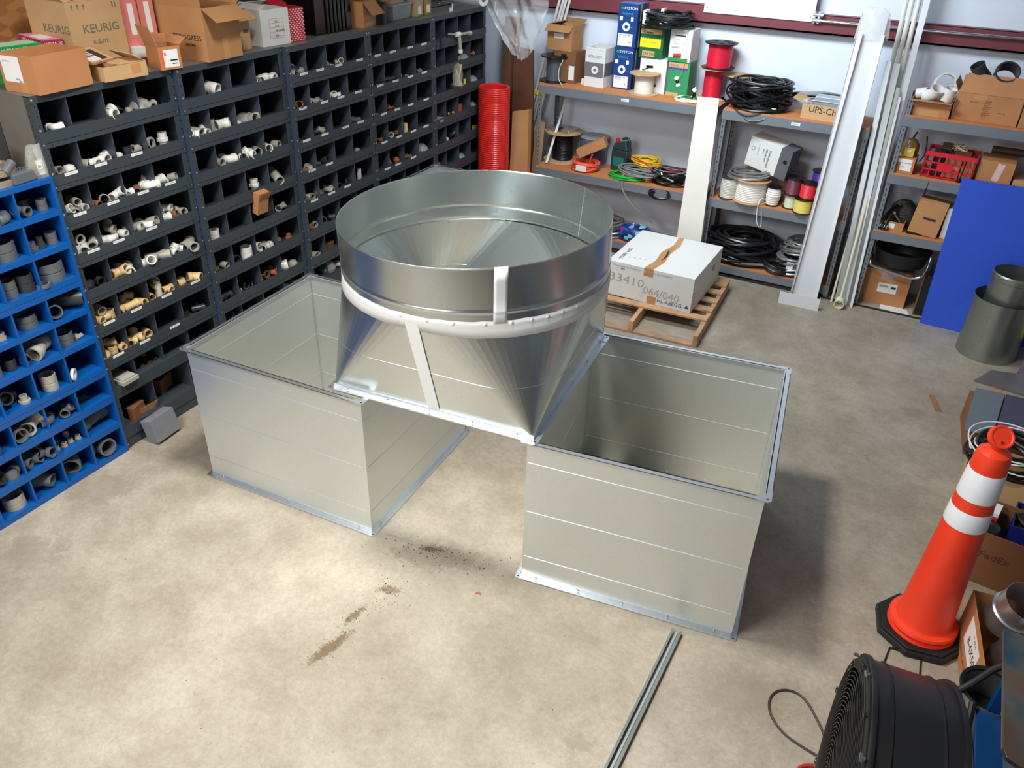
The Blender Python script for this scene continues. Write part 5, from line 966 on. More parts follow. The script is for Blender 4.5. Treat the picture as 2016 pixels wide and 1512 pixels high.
o = MB().tube([(3.625, 4.70, 0.001), (3.62, 5.10, 1.6)], 0.010, 10).build('thin_pipe', mat('cream_pipe', (220, 216, 186), 0.45)); tag(o, 'thin cream pipe leaning just left of the silver strips', 'pipe')
t = thing('plastic_bag', 'clear bag over the top ends of the silver strips', 'plastic bag', (3.69, 5.08, 1.98)); MB().lathe([(0.055, -0.05), (0.06, 0.03), (0.05, 0.09), (0.0, 0.11)], 10, ey=0.4).build('bag', BAGM, t)
BLS = mat('blue_foam_sheet', (44, 84, 205), 0.6, 0, 0.03, 3)
bs0, bs1, bs2, bs3 = Vector((4.378, 4.672, 0)), Vector((5.75, 4.62, 0)), Vector((4.343, 4.725, 1.27)), Vector((5.72, 4.725, 1.27))
lean('blue_sheet', 'large flat blue sheet leaning against the right shelving', bs0, bs1, bs2, bs3, 0.02, BLS, 'sheet')
# ------------------------------------------------------------------ red duct and the corner pile
t = thing('flexible_duct', 'tall red ribbed flexible duct standing on end in the corner', 'flexible duct', (0.205, 4.455, 0), 0)
prof = []; n = 78
for k in range(n): z = 1.53 * k / n; prof += [(0.148, z), (0.153, z + 0.006), (0.153, z + 0.012), (0.148, z + 0.0185)]
MB().lathe(prof + [(0.145, 1.53), (0.120, 1.52), (0.118, 1.2)], 36).build('duct', mat('red_vinyl_duct', (212, 42, 34), 0.24, 0, 0.05, 6, 0.25, bscale=25), t, sharp=25)
lean('cardboard_sheet', 'tall narrow dark brown board behind the red duct, left one', (-0.02, 4.99, 0), (0.10, 4.99, 0), (-0.06, 5.14, 2.05), (0.06, 5.14, 2.05), 0.03, mat('brown_board', (112, 74, 50), 0.7), 'board')
lean('cardboard_sheet', 'tall pale-edged board standing behind the red duct', (0.115, 4.99, 0), (0.15, 4.99, 0), (0.07, 5.14, 2.05), (0.105, 5.14, 2.05), 0.04, mat('pale_board', (176, 150, 124), 0.7), 'board')
lean('cardboard_sheet', 'wide dark red-brown board leaning behind the red duct', (0.16, 4.88, 0), (0.47, 4.88, 0), (0.09, 5.06, 1.80), (0.30, 5.06, 1.78), 0.03, mat('red_brown_board', (104, 62, 40), 0.65), 'board')
t = lean('long_carton', 'long narrow brown carton leaning beside the red duct', (0.33, 4.53, 0), (0.56, 4.53, 0), (0.27, 4.72, 1.25), (0.44, 4.74, 1.29), 0.07, CART, 'box')
lean('cardboard_sheet', 'plain brown cardboard behind the leaning long carton', (0.42, 4.80, 0), (0.52, 4.80, 0), (0.40, 5.0, 1.12), (0.50, 5.0, 1.12), 0.01, CART, 'board')
gt = 'white fluorescent tubes leaning in the corner'
for k, lb in enumerate(('white tube leaning beside the shelving, left of four', 'white tube leaning beside the shelving, second of four', 'white tube leaning beside the shelving, third of four', 'white tube leaning beside the shelving, right of four')):
    x = 0.155 + 0.034 * k; o = MB().tube([(x - 0.19, 5.06 + 0.012 * (k % 2), 0.0015), (x + 0.03, 5.15 + 0.012 * (k % 2), 0.9), (x + 0.40, 5.17 + 0.01 * (k % 2), 2.4)], 0.0135, 12).build('fluorescent_tube', mat('tube_glass', (222, 222, 216), 0.25)); tag(o, lb, 'tube', gt)
t = thing('yellow_tape', 'yellow tape wrapped round the leaning white tubes', 'tape', (0.345, 5.158, 1.36)); MB().box(-0.066, -0.018, -0.018, 0.066, 0.03, 0.018).build('band', YEL, t)
lean('metal_strip', 'narrow silver strip standing behind the left shelf post', (0.60, 4.84, 0.76), (0.625, 4.84, 0.76), (0.68, 5.10, 1.42), (0.705, 5.10, 1.42), 0.003, ALU, 'metal strip')
# plastic film over a white roll
t = thing('film_roll', 'white roll sticking out above the far bin rack', 'roll', (0.0, 4.35, 2.30), (0, 0, math.radians(-14)))
m_ = MB(); m_.M = Matrix.Rotation(PI / 2, 4, 'Y') ; m_.lathe([(0.03, -0.55), (0.065, -0.55), (0.068, 0.0), (0.065, 0.17), (0.03, 0.17)], 26); m_.build('roll', mat('white_roll', (214, 216, 222), 0.35), t)
m_ = MB(); m_.M = Matrix.Rotation(PI / 2, 4, 'Y'); m_.lathe([(0.0, 0.171), (0.03, 0.171)], 16); m_.build('core_hole', CARTD, t)
t = thing('plastic_film', 'big crumpled sheet of clear film hanging from the roll', 'plastic film', (0.30, 4.36, 2.28))
rd = random.Random(3); W_, H_ = 17, 15; vs = []
for j in range(H_):
    v = j / (H_ - 1)
    for i in range(W_):
        u = i / (W_ - 1); xl = -0.24 + 0.32 * v ** 1.5; xr = 0.45 - 0.10 * v ** 4; x = xl + (xr - xl) * u
        vs.append((x + rd.uniform(-0.012, 0.012), 0.06 * math.sin(u * 13 + v * 4) * (1 - 0.5 * v) + 0.03 * math.sin(u * 29 - v * 6) + rd.uniform(-0.018, 0.018) + 0.03 * v, 0.12 - v * (0.40 + 0.19 * math.sin(PI * u) ** 0.5) + rd.uniform(-0.012, 0.012)))
fs = [(j * W_ + i, j * W_ + i + 1, (j + 1) * W_ + i + 1, (j + 1) * W_ + i) for j in range(H_ - 1) for i in range(W_ - 1)]
o = MB().add(vs, fs, 0, True).build('film', FILM, t, sharp=180); s = o.modifiers.new('sub', 'SUBSURF'); s.levels = 1; s.render_levels = 2
# ------------------------------------------------------------------ boxes and things on top of the grey racks
T0 = 2.207
def reartop():
    for i in range(5):
        t = thing('bin_rack', 'rear bin rack standing back to back behind the ' + ORD[i] + ' grey rack', 'bin rack', (-0.62, i * RW, 0), 0, 'rear bin racks behind the grey ones')
        MB().box(0, 0, 2.2, 0.30, 0.912, 2.206).box(0, 0, 2.17, 0.002, 0.912, 2.2).build('top_panel', TOPM, t); MB().box(0, 0, 0, 0.002, 0.912, 2.17).build('back_panel', RACK, t)
        for y in (0.0, 0.909): MB().box(0.002, y, 0, 0.30, y + 0.003, 2.2).build('side_panel', RACK, t)
        for z in (0.1, 0.6, 1.1, 1.6): MB().box(0.002, 0.003, z, 0.298, 0.909, z + 0.003).build('shelf', RACK, t)
        for x, y in ((0.08, 0.1), (0.08, 0.8), (0.22, 0.1), (0.22, 0.8)): rivet(t, (x, y, 2.206), (0, 0, 0), 1.6, name='bolt')
reartop()
# front: local x points to +y (front face = towards +x)
def rbox(label, x, y, z, rot, size, m, op=False, flaps=(), **k):
    """x,y = corner nearest the camera; box runs along +y (its front) and back to -x"""
    w_, d_, h_ = size
    return carton(k.pop('name', 'cardboard_box'), label, (x, y, z), math.radians(90 + rot), size, m, op, flaps, **k)
S = (0.33, 0.245, 0.185); b = rbox('open brown box at the near end on top of the grey racks', 0.018, 0.045, T0, 4, S, CARTO, True)
decal(b, S, 'left', 0.02, 0.05, 0.13, 0.125, PAPER); words(b, S, 'left', 0.03, 0.15, 'CHEMRON', 0.011, INKP); words(b, S, 'left', 0.10, 0.065, '57/3C', 0.012, INK); decal(b, S, 'left', 0.12, 0.0, 0.05, 0.06, CTAPE, 'packing_tape')
S = (0.27, 0.20, 0.075); b = rbox('flat brown box, half open, beside the open box on the rack top', 0.02, 0.432, T0, -4, S, CARTL, True, (('front', 178, 0.0), ('right', 150, 0.10), ('left', 176, 0.0)), name='cardboard_box')
MB().hexa([(0.11, 0.0, 0.076), (0.27, 0.0, 0.076), (0.27, 0.13, 0.076), (0.07, 0.12, 0.076)], [(0.11, 0.0, 0.079), (0.27, 0.0, 0.079), (0.27, 0.13, 0.085), (0.07, 0.12, 0.085)]).build('flap', CARTL, b)
decal(b, S, 'front', 0.17, 0.02, 0.06, 0.05, CTAPE, 'packing_tape')
S = (0.17, 0.145, 0.012); b = thing('box_lid', 'tilted printed box lid with white and dark label on the flat box', 'box lid', (-0.03, 0.415, T0 + 0.085), Euler((math.radians(20), math.radians(0), math.radians(105))))
MB().box(0, 0, 0, 0.17, 0.145, 0.012).build('lid', CARTL, b)
decal(b, S, 'top', 0.01, 0.015, 0.085, 0.11, PAPER); decal(b, S, 'top', 0.095, 0.015, 0.05, 0.11, mat('dark_brown_print', (62, 44, 38), 0.5), 'print'); words(b, S, 'top', 0.03, 0.085, 'SOFT', 0.034, INK); decal(b, S, 'top', 0.02, 0.058, 0.07, 0.014, INKR, 'print', 0.0012)
S = (0.345, 0.36, 0.36); b = rbox('large brown box with a coffee-maker name printed twice, behind the open box', -0.305, 0.525, T0, -2, S, CARTL, True, (('front', 150, 0.12), ('left', 165, 0.12), ('right', 160, 0.12)))
words(b, S, 'front', 0.075, 0.215, 'KEURIG', 0.062, INKG, sx=1.1); words(b, S, 'front', 0.125, 0.145, 'K-ELITE', 0.03, INKG); words(b, S, 'left', 0.12, 0.215, 'KEURIG', 0.062, INKG, sx=1.1)
for k in range(3): MB().prism([(0, 0), (0.010, 0.012), (0.02, 0)], 0, 0.0008).prism([(0.008, -0.02), (0.012, -0.02), (0.012, 0), (0.008, 0)], 0, 0.0008).build('pictogram', INKG, b).matrix_local = face(S, 'front') @ Matrix.Translation((0.03 + 0.035 * k, 0.335, 0.0004))
for k in range(2): decal(b, S, 'front', 0.29 + 0.018 * k, 0.315, 0.008, 0.03, INKG, 'pictogram')
decal(b, S, 'front', 0.03, 0.065, 0.30, 0.002, INKP, 'print')
S = (0.16, 0.42, 0.055); b = rbox('crimson and pink flat box with white lettering, before the coffee-maker box', -0.396, 0.40, T0 + 0.131, -12, (0.108, 0.30, 0.045), MAG, name='pump_box'); S = (0.108, 0.30, 0.045)
decal(b, S, 'top', 0.0, 0.0, 0.108, 0.30, mat('pink_print', (218, 150, 168), 0.5), 'print'); words(b, S, 'front', 0.012, 0.022, 'VCMA-20', 0.025, PAPER); words(b, S, 'left', 0.05, 0.022, 'VCMA-20', 0.036, PAPER); decal(b, S, 'top', 0.02, 0.06, 0.07, 0.15, PAPER, 'print', 0.001)
S = (0.108, 0.30, 0.13); b = rbox('plain tan box under the crimson flat box, mostly hidden', -0.40, 0.40, T0, -12, S, CARTL)
for k in range(5):
    S = (0.24, 0.16, 0.036); b = rbox(('lowest', 'second', 'middle', 'fourth', 'topmost')[k] + ' of the green and white flat boxes stacked at the left edge', -0.335 - 0.008 * (k % 2), 0.10 + 0.006 * (k % 3), T0 + k * 0.0365, -5, S, mat('green_box', (20, 140, 66), 0.5), name='green_box', group='green flat boxes at the left edge')
    decal(b, S, 'top', 0.01, 0.02, 0.22, 0.12, mat('pale_green_print', (176, 214, 180), 0.5), 'print'); words(b, S, 'front', 0.02, 0.018, 'ULTRA MAXX', 0.022, PAPER)
S = (0.135, 0.14, 0.125); b = rbox('small brown box with orange and white shipping label at the rack front', 0.008, 0.822, T0, -12, S, CARTO, True, (('front', 178, 0.0), ('left', 72, 0.12), ('back', 80, 0.05), ('right', 40, 0.06)))
decal(b, S, 'front', 0.012, 0.012, 0.105, 0.095, PAPER); decal(b, S, 'front', 0.012, 0.012, 0.014, 0.095, mat('orange_print', (232, 92, 50), 0.5), 'print', 0.001); words(b, S, 'front', 0.03, 0.085, 'D', 0.022, INK); decal(b, S, 'front', 0.065, 0.045, 0.045, 0.008, INK, 'print', 0.001); decal(b, S, 'front', 0.075, 0.028, 0.03, 0.005, INK, 'print', 0.001)
gp = 'tall pink cartons behind the racks'
for k in range(2):
    S = (0.105, 0.10, 0.42); b = rbox(('left', 'right')[k] + ' one of two tall pink cartons standing behind the small box', -0.31, 0.885 + k * 0.118, T0, -4, S, mat('pink_carton', (218, 128, 118), 0.6), name='pink_carton', group=gp)
    decal(b, S, 'front', 0.04, 0.15, 0.035, 0.17, PAPER); decal(b, S, 'front', 0.03, 0.36, 0.02, 0.04, mat('violet_print', (74, 62, 160), 0.5), 'print')
S = (0.16, 0.12, 0.07); b = rbox('white and red small box tucked beside the coffee-maker box', -0.26, 0.885, T0, -5, (0.07, 0.05, 0.09), WCARD, name='small_box'); decal(b, (0.07, 0.05, 0.09), 'front', 0, 0, 0.07, 0.03, REDM, 'print')
S = (0.30, 0.37, 0.30); b = rbox('large open brown box with one flap hanging, between small labelled and white boxes', 0.046, 1.152, T0, 3, S, CART, True, (('front', -32, 0.13), ('left', 80, 0.12), ('right', 30, 0.12)), tape=(('front', 0.14, 0.0, 0.05, 0.12),))
words(b, S, 'left', 0.14, 0.13, 'PROGRESS', 0.042, INK); words(b, S, 'left', 0.20, 0.09, 'LIGHTING', 0.018, INK); MB().prism([(0, 0.02), (0.03, 0), (0.035, 0.03)], 0, 0.0008).build('logo', INK, b).matrix_local = face(S, 'left') @ Matrix.Translation((0.10, 0.12, 0.0004)); decal(b, S, 'front', 0.14, 0.22, 0.045, 0.015, INK, 'print')
S = (0.16, 0.2, 0.24); b = rbox('brown box standing between the large open box and the white box', -0.085, 1.50, T0, 2, S, CARTL, True, (('front', -35, 0.09),)); decal(b, S, 'front', 0.10, 0.10, 0.045, 0.022, CARTD, 'print')
S = (0.245, 0.25, 0.225); b = rbox('white box with a red printed form on its front', -0.055, 1.73, T0, -6, S, WCARD, True, (('left', 150, 0.06), ('back', 150, 0.06)))
for k in range(4): decal(b, S, 'front', 0.075, 0.055 + k * 0.028, 0.115, 0.0015, INKR, 'print'); letters(b, ('9/17', 'SOK', 'MALABAR', 'Job')[k], 0.018, INKG, face(S, 'front') @ Matrix.Translation((0.12, 0.063 + (3 - k) * 0.028, 0.001)), 'handwriting')
for (u, v, a, c_) in ((0.07, 0.045, 0.0015, 0.12), (0.193, 0.045, 0.0015, 0.12), (0.07, 0.045, 0.1245, 0.0015), (0.07, 0.165, 0.1245, 0.0015)): decal(b, S, 'front', u, v, a, c_, INKR, 'print')
S = (0.14, 0.20, 0.215); b = rbox('red box patterned with small white motifs beside the white box', -0.045, 1.985, T0, -6, S, REDM, True, (('left', 80, 0.04), ('back', 100, 0.05)), name='patterned_box')
mb = MB()
for i in range(5):
    for j in range(16): u = 0.005 + i * 0.028 + (j % 2) * 0.012; v = 0.006 + j * 0.013; mb.prism([(u, v), (u + 0.016, v), (u + 0.013, v + 0.006), (u + 0.004, v + 0.006)], 0, 0.0006)
o = mb.build('pattern', PAPER, b); o.matrix_local = face(S, 'front') @ Matrix.Translation((0, 0, 0.0002))
# black slatted case
t = thing('slatted_case', 'glossy black case with vertical ribs on the racks', 'case', (-0.08, 2.30, T0), math.radians(90)); gl = mat('glossy_black', (14, 13, 13), 0.15)
MB().box(0, 0, 0, 0.42, 0.40, 0.30).build('body', gl, t, 0.006)
for k in range(6): MB().box(0.12 + k * 0.045, -0.012, 0.0, 0.145 + k * 0.045, 0, 0.30).build('rib', gl, t, 0.003)
S = (0.19, 0.16, 0.185); b = rbox('worn open brown box between the black case and the grey bin', -0.02, 2.79, T0, 8, S, CARTO, True, (('front', -48, 0.12), ('right', 30, 0.05)), tape=(('front', 0.02, 0, 0.15, 0.04),))
t = thing('black_can', 'black round can behind the worn brown box', 'can', (-0.10, 3.06, T0)); MB().lathe([(0, 0), (0.085, 0), (0.085, 0.14), (0.075, 0.15), (0, 0.15)], 28).build('can', BLACK, t)
S = (0.32, 0.22, 0.115); t = thing('plastic_bin', 'pale grey-green lidded bin on the far rack top', 'bin', (-0.05, 3.22, T0), math.radians(96)); gm = mat('grey_green_plastic', (142, 152, 150), 0.4)
MB().hexa([(0.015, 0.01, 0), (0.305, 0.01, 0), (0.305, 0.21, 0), (0.015, 0.21, 0)], [(0, 0, 0.10), (0.32, 0, 0.10), (0.32, 0.22, 0.10), (0, 0.22, 0.10)]).build('body', gm, t, 0.004); MB().box(-0.008, -0.008, 0.10, 0.328, 0.228, 0.12).build('lid', gm, t, 0.004)
MB().tube(smooth_pts([(-0.012, 0.07, 0.08), (-0.022, 0.08, 0.06), (-0.022, 0.14, 0.06), (-0.012, 0.15, 0.08)]), 0.004, 6).build('handle', gm, t)
S = (0.20, 0.10, 0.03); b = rbox('tan flat box lying on the grey-green bin', -0.09, 3.25, T0 + 0.121, 4, S, CARTL)
for k in range(2):
    S = (0.095, 0.10, 0.16); b = rbox(('small box with pale blue print right of the grey-green bin', 'orange and green printed box right of the pale blue printed one')[k], -0.045, 3.56 + k * 0.13, T0, 6, S, (CARTL, CARTO)[k], name='small_box', group='printed small boxes on the far rack')
    decal(b, S, 'front', 0.01, 0.02, 0.06, 0.06, PAPER); decal(b, S, 'front', 0.03, 0.10, 0.05, 0.05, (mat('pale_blue_print', (120, 170, 200), 0.5), GREENP)[k], 'print'); decal(b, S, 'front', 0.0, 0.0, 0.09, 0.012, GREENP, 'print')
t = thing('clamp_hook', 'small white hook lying on the far rack edge', 'hook', (-0.02, 4.02, T0)); MB().box(0, 0, 0, 0.012, 0.05, 0.03).box(0, 0.045, 0, 0.012, 0.05, 0.06).build('hook', WHITE, t)
# ------------------------------------------------------------------ things on top of the blue rack
TB = 1.801
def flange_t(label, loc, R, rot=(0, 0, 0)):
    t = thing('pipe_flange', label, 'pipe flange', loc, rot, 'round grey flanges on the blue rack'); m = mat('dusty_flange', (138, 126, 108), 0.7, 0, 0.1, 12)
    mb = MB().lathe([(R * 0.5, 0), (R, 0), (R, 0.028), (R * 0.62, 0.03), (R * 0.60, 0.05), (R * 0.5, 0.05)], 40, closed=True)
    mb.build('disc', m, t)
    for k in range(8):
        a = k * PI / 4 + 0.2; MB().lathe([(0, 0.0285), (0.011, 0.0285), (0.011, 0.027)], 12).build('bolt_hole', RACKD, t, loc=(R * 0.8 * math.cos(a), R * 0.8 * math.sin(a), 0.0))
flange_t('lower round grey-brown flange on the blue rack', (-0.165, -0.235, TB), 0.135); flange_t('upper round grey-brown flange on the blue rack', (-0.165, -0.235, TB + 0.052), 0.135)
pipe_thing('pipe_stub', 'dark grey pipe stub lying on the flanges at the left edge', (-0.16, -0.30, TB + 0.165), (0, 0, 0.2), [(0, -0.12, 0), (0, 0.12, 0.012)], [0.055, 0.055], 0.049, PGREY, 'pipe')
t = thing('electrical_box', 'grey plastic box with ribbed top at the blue rack front edge', 'box', (-0.015, -0.195, TB), math.radians(94)); MB().box(0, 0, 0, 0.13, 0.10, 0.055).build('body', PGREY, t, 0.006)
for k in range(5): MB().tube([(0.045 + 0.017 * k, 0.05, 0.054), (0.045 + 0.017 * k, 0.05, 0.066)], 0.007, 8).build('post', PGREY, t)
pipe_thing('pipe_stub', 'small grey pipe stub lying on the ribbed grey box', (-0.055, -0.185, TB + 0.085), (0.5, 0.3, 0.5), [(0, -0.04, 0), (0, 0.04, 0)], [0.022, 0.022], 0.018, PGREY, 'pipe')
t = thing('parts_bag', 'clear bag of white and brown fittings standing at the blue rack corner', 'bag', (-0.055, -0.035, TB)); mb = MB(); 
for (z, r_) in ((0, 0.0),): pass
mb.lathe([(0, 0), (0.045, 0.0), (0.058, 0.04), (0.052, 0.09), (0.04, 0.13), (0.028, 0.165), (0, 0.17)], 12, ex=0.8); mb.build('bag', BAGM, t)
mb = MB(); mb.M = Matrix.Translation((0.012, 0.012, 0.05)); mb.hollow([(0, 0, -0.035), (0, 0, 0.04)], [0.022, 0.022], 0.018, 16); mb.hollow([(0, 0, 0.01), (0.028, -0.02, 0.01)], [0.014, 0.014], 0.010, 12); mb.build('white_tee', WHITE, t)
mb = MB(); mb.M = Matrix.Translation((-0.012, -0.012, 0.04)); mb.lathe([(0, -0.03), (0.025, -0.03), (0.028, 0.02), (0.02, 0.07), (0, 0.075)], 12); mb.build('brown_part', mat('dull_olive_part', (122, 112, 76), 0.5), t)
MB().hexa([(0.03, -0.0, 0.0), (0.035, 0.03, 0.0), (0.03, 0.04, 0.0), (0.02, 0.0, 0)], [(0.02, 0.0, 0.16), (0.03, 0.03, 0.175), (0.02, 0.04, 0.175), (0.01, 0.0, 0.16)]).build('bag_fold', BAGM, t)
# ------------------------------------------------------------------ pipe fittings
FM = {}
def socket_pts(L, n=1): return [(0, 0, -L), (0, 0, -L * 0.45), (0, 0, -L * 0.42), (0, 0, L * 0.42), (0, 0, L * 0.45), (0, 0, L)]
def fit_mesh(kind, m):
    k = (kind, m.name)
    if k in FM: return FM[k]
    r = 0.03; mb = MB()
    if kind == 'coupling': mb.hollow([(0, 0, -.032), (0, 0, -.003), (0, 0, -.002), (0, 0, .002), (0, 0, .003), (0, 0, .032)], [r, r, r * .95, r * .95, r, r], r * .84, 18)
    elif kind == 'pipe': mb.hollow([(0, 0, -.06), (0, 0, .06)], [r * .8] * 2, r * .68, 16)
    elif kind == 'tee':
        mb.hollow([(-.055, 0, 0), (-.030, 0, 0), (-.029, 0, 0), (.029, 0, 0), (.030, 0, 0), (.055, 0, 0)], [r, r, r * .86, r * .86, r, r], r * .80, 16)
        mb.hollow([(0, 0, .018), (0, 0, .030), (0, 0, .031), (0, 0, .052)], [r * .84, r * .86, r, r], r * .78, 16)
    elif kind == 'wye':
        mb.hollow([(-.065, 0, 0), (-.040, 0, 0), (-.039, 0, 0), (.039, 0, 0), (.040, 0, 0), (.065, 0, 0)], [r, r, r * .86, r * .86, r, r], r * .80, 16)
        mb.hollow([(.0, 0, .015), (.028, 0, .043), (.029, 0, .044), (.048, 0, .062)], [r * .84, r * .86, r, r], r * .78, 16)
    elif kind in ('elbow', 'bend'):
        A = PI / 2 if kind == 'elbow' else PI / 4; q = 0.036; pts = [(-.028 , 0, 0), (-.006, 0, 0), (-.005, 0, 0)]
        for i in range(7): a = A * i / 6; pts.append((q * math.sin(a), 0, q * (1 - math.cos(a))))
        e = Vector(pts[-1]); d = Vector((math.cos(A), 0, math.sin(A))); pts += [tuple(e + d * .004), tuple(e + d * .005), tuple(e + d * .027)]
        mb.hollow(pts, [r, r, r * .88] + [r * .86] * 7 + [r * .88, r, r], r * .78, 16)
    elif kind == 'bushing': mb.lathe([(r * .5, 0), (r * 1.05, 0), (r * 1.05, .016), (r * .72, .018), (r * .70, .045), (r * .5, .045)], 18, closed=True)
    elif kind == 'adapter':
        mb.prism([(r * 1.1 * math.cos(i * PI / 3), r * 1.1 * math.sin(i * PI / 3)) for i in range(6)], 0, .016); mb.lathe([(r * .85, .016), (r * .85, .045), (r * .65, .045), (r * .65, .02)], 16); mb.lathe([(r * .75, 0), (r * .72, -.025), (r * .6, -.025), (r * .6, -.01)], 16)
    elif kind == 'cap': mb.lathe([(r * .85, 0), (r, 0), (r, .022), (r * .8, .034), (r * .4, .039), (0, .040)], 20)
    elif kind == 'ring': mb.lathe([(r * .68, 0), (r, 0), (r, .014), (r * .68, .014)], 20, closed=True)
    elif kind == 'reducer': mb.hollow([(0, 0, -.045), (0, 0, -.012), (0, 0, .012), (0, 0, .045)], [r * 1.15, r * 1.1, r * .8, r * .8], r * .68, 18)
    elif kind == 'ball': mb.lathe([(0, 0), (r * .7, .006), (r, r), (r * .7, 2 * r - .006), (0, 2 * r)], 16)
    elif kind == 'bit': mb.tube([(-.012, 0, .006), (.012, 0, .006)], .007, 8).tube([(0, 0, .006), (0, .012, .01)], .006, 8)
    elif kind == 'card': mb.box(-.05, -.02, 0, .05, .02, .07).box(-.05, -.021, .07, -.01, .03, .072)
    elif kind == 'tray': mb.box(-.06, -.09, 0, .06, .09, .025).box(-.05, -.08, .025, .05, .08, .035)
    elif kind == 'bag': mb.lathe([(0, 0), (.045, .004), (.055, .025), (.04, .05), (.02, .062), (0, .06)], 9)
    me = mb.mesh('pipe_' + kind, [m]); FM[k] = me; return me
KN = {'coupling': ('pipe_coupling', 'pipe coupling'), 'pipe': ('pipe_stub', 'pipe stub'), 'tee': ('pipe_tee', 'pipe tee'), 'wye': ('pipe_wye', 'pipe wye'), 'elbow': ('pipe_elbow', 'pipe elbow'), 'bend': ('pipe_bend', 'angled pipe bend'), 'bushing': ('pipe_bushing', 'stepped bushing'),
      'adapter': ('pipe_adapter', 'threaded adapter'), 'cap': ('domed_fitting', 'domed pipe cap'), 'ring': ('pipe_ring', 'flat ring'), 'reducer': ('pipe_reducer', 'pipe reducer'), 'ball': ('round_fitting', 'round fitting'), 'bit': ('small_fitting', 'tiny fitting'), 'card': ('small_carton', 'small carton'), 'tray': ('flat_tray', 'flat tray'), 'bag': ('parts_bag', 'bag of parts')}
MN = {'W': (WHITE, 'white'), 'T': (TAN, 'tan'), 'G': (PGREY, 'grey'), 'D': (DGREY, 'dark grey'), 'C': (CLEARISH, 'dull grey'), 'B': (BRASS, 'brass'), 'S': (CHROME, 'silver'), 'R': (TERRA, 'terracotta'), 'K': (CART, 'brown'), 'P': (BAGM, 'clear'), 'N': (CARTD, 'dark brown'), 'Y': (mat('yellow_print', (236, 222, 30), 0.5), 'yellow'), 'O': (mat('orange_print', (232, 92, 50), 0.5), 'orange')}
POSN = {1: ('alone',), 2: ('left', 'right'), 3: ('left', 'middle', 'right'), 4: ('left', 'middle', 'right', 'top'), 5: ('left', 'middle', 'right', 'rear', 'top'), 6: ('far left', 'left', 'middle', 'right', 'rear', 'top'), 7: ('far left', 'left', 'middle', 'right', 'far right', 'rear', 'top')}
def fill(u, r, c, spec, blue=False):
    """spec: list of (kind, material letter, size factor, pose)"""
    rd = random.Random(u * 1000 + r * 37 + c * 7 + (5000 if blue else 0)); n = len(spec)
    if blue:
        ys = (-0.02,) + BDIV + (-0.845,); y0, y1 = ys[c + 1] + 0.008, ys[c] - 0.008; zf = BROWS[r][1] + 0.001; ox = 0.0
    else:
        e = (0.037,) + DIVY + (0.868,) if r < 8 else (0.037, 0.30, 0.60, 0.868); y0, y1 = e[c] + u * RW + 0.006, e[c + 1] + u * RW - 0.006; zf = rack_floor(r) + 0.001; ox = RACKX[u]
    base = min(n, 3) if n < 6 else 4
    for i, sp in enumerate(spec):
        kind, ml, sz = sp[:3]; pose = sp[3] if len(sp) > 3 else None; m, mn = MN[ml]
        if i < base: f = (i + 0.5) / base; yy = y0 + (y1 - y0) * f; xx = -0.052 - rd.uniform(0, 0.02); zz = 0.0
        elif i < base + 2 and n >= 5: f = 0.3 + 0.4 * (i - base); yy = y0 + (y1 - y0) * f; xx = -0.115; zz = 0.0 if i == base else 0.05 * sz
        else: yy = (y0 + y1) / 2 + rd.uniform(-0.02, 0.02); xx = -0.075; zz = 0.052 * sz
        if len(sp) > 4: yy = y0 + (y1 - y0) * sp[4]
        if len(sp) > 5: xx = sp[5]
        hr = 0.03 * sz
        if pose is None: pose = {'coupling': 'f', 'pipe': 'f', 'ring': 'f', 'reducer': 'f'}.get(kind, 's')
        if pose == 'u': rot = (0, 0, rd.uniform(0, 6)); z0 = {'coupling': 0.032, 'pipe': 0.06, 'reducer': 0.045, 'adapter': 0.025}.get(kind, 0) * sz
        elif pose == 'f': rot = (PI / 2 + rd.uniform(-0.25, 0.25), 0, PI / 2 + rd.uniform(-0.7, 0.9)); z0 = hr * (1.15 if kind == 'reducer' else 1.0)
        elif pose == 'x': rot = (PI / 2, rd.uniform(-0.1, 0.1), rd.uniform(-0.4, 0.4)); z0 = hr * (1.15 if kind == 'reducer' else 1.0)
        else: rot = (rd.choice((PI / 2, -PI / 2, 1.1)), rd.uniform(-0.15, 0.15), rd.uniform(0, 6.28)) if kind in ('tee', 'wye', 'elbow', 'bend') else (0, 0, rd.uniform(-0.4, 0.4) + PI / 2); z0 = hr if kind in ('tee', 'wye', 'elbow', 'bend') else 0.0
        me = fit_mesh(kind, m); o = bpy.data.objects.new(KN[kind][0], me); COL.objects.link(o)
        o.location = (xx + ox, yy, zf + z0 + zz); o.rotation_euler = rot; o.scale = (sz, sz, sz * (0.62 if kind == 'coupling' and sz >= 1.7 else 1))
        if kind == 'coupling' and sz >= 1.7 and pose == 'u': o.location.z = zf + 0.032 * sz * 0.62 + zz
        same = [q for q in spec if q[0] == kind and q[1] == ml]
        if len(same) == 1: ps = ''
        else: j = [q for q in range(n) if spec[q][0] == kind and spec[q][1] == ml].index(i); ps = POSN[min(7, len(same))][min(j, 6)] + ' '
        if blue: lab_ = '%s%s %s, blue rack, %s row down, %s bin from right' % (ps, mn, KN[kind][1], ORD[r], ORD[c])
        else: lab_ = '%s%s %s, %s row down, %s bin, %s grey rack' % (ps, mn, KN[kind][1], ORD[r], ORD[c], ORD[u])
        tag(o, lab_, {'card': 'box', 'tray': 'tray', 'bag': 'bag'}.get(kind, 'pipe fitting'), ('fittings in the blue rack' if blue else 'fittings in the ' + ORD[u] + ' grey rack'))
F = fill
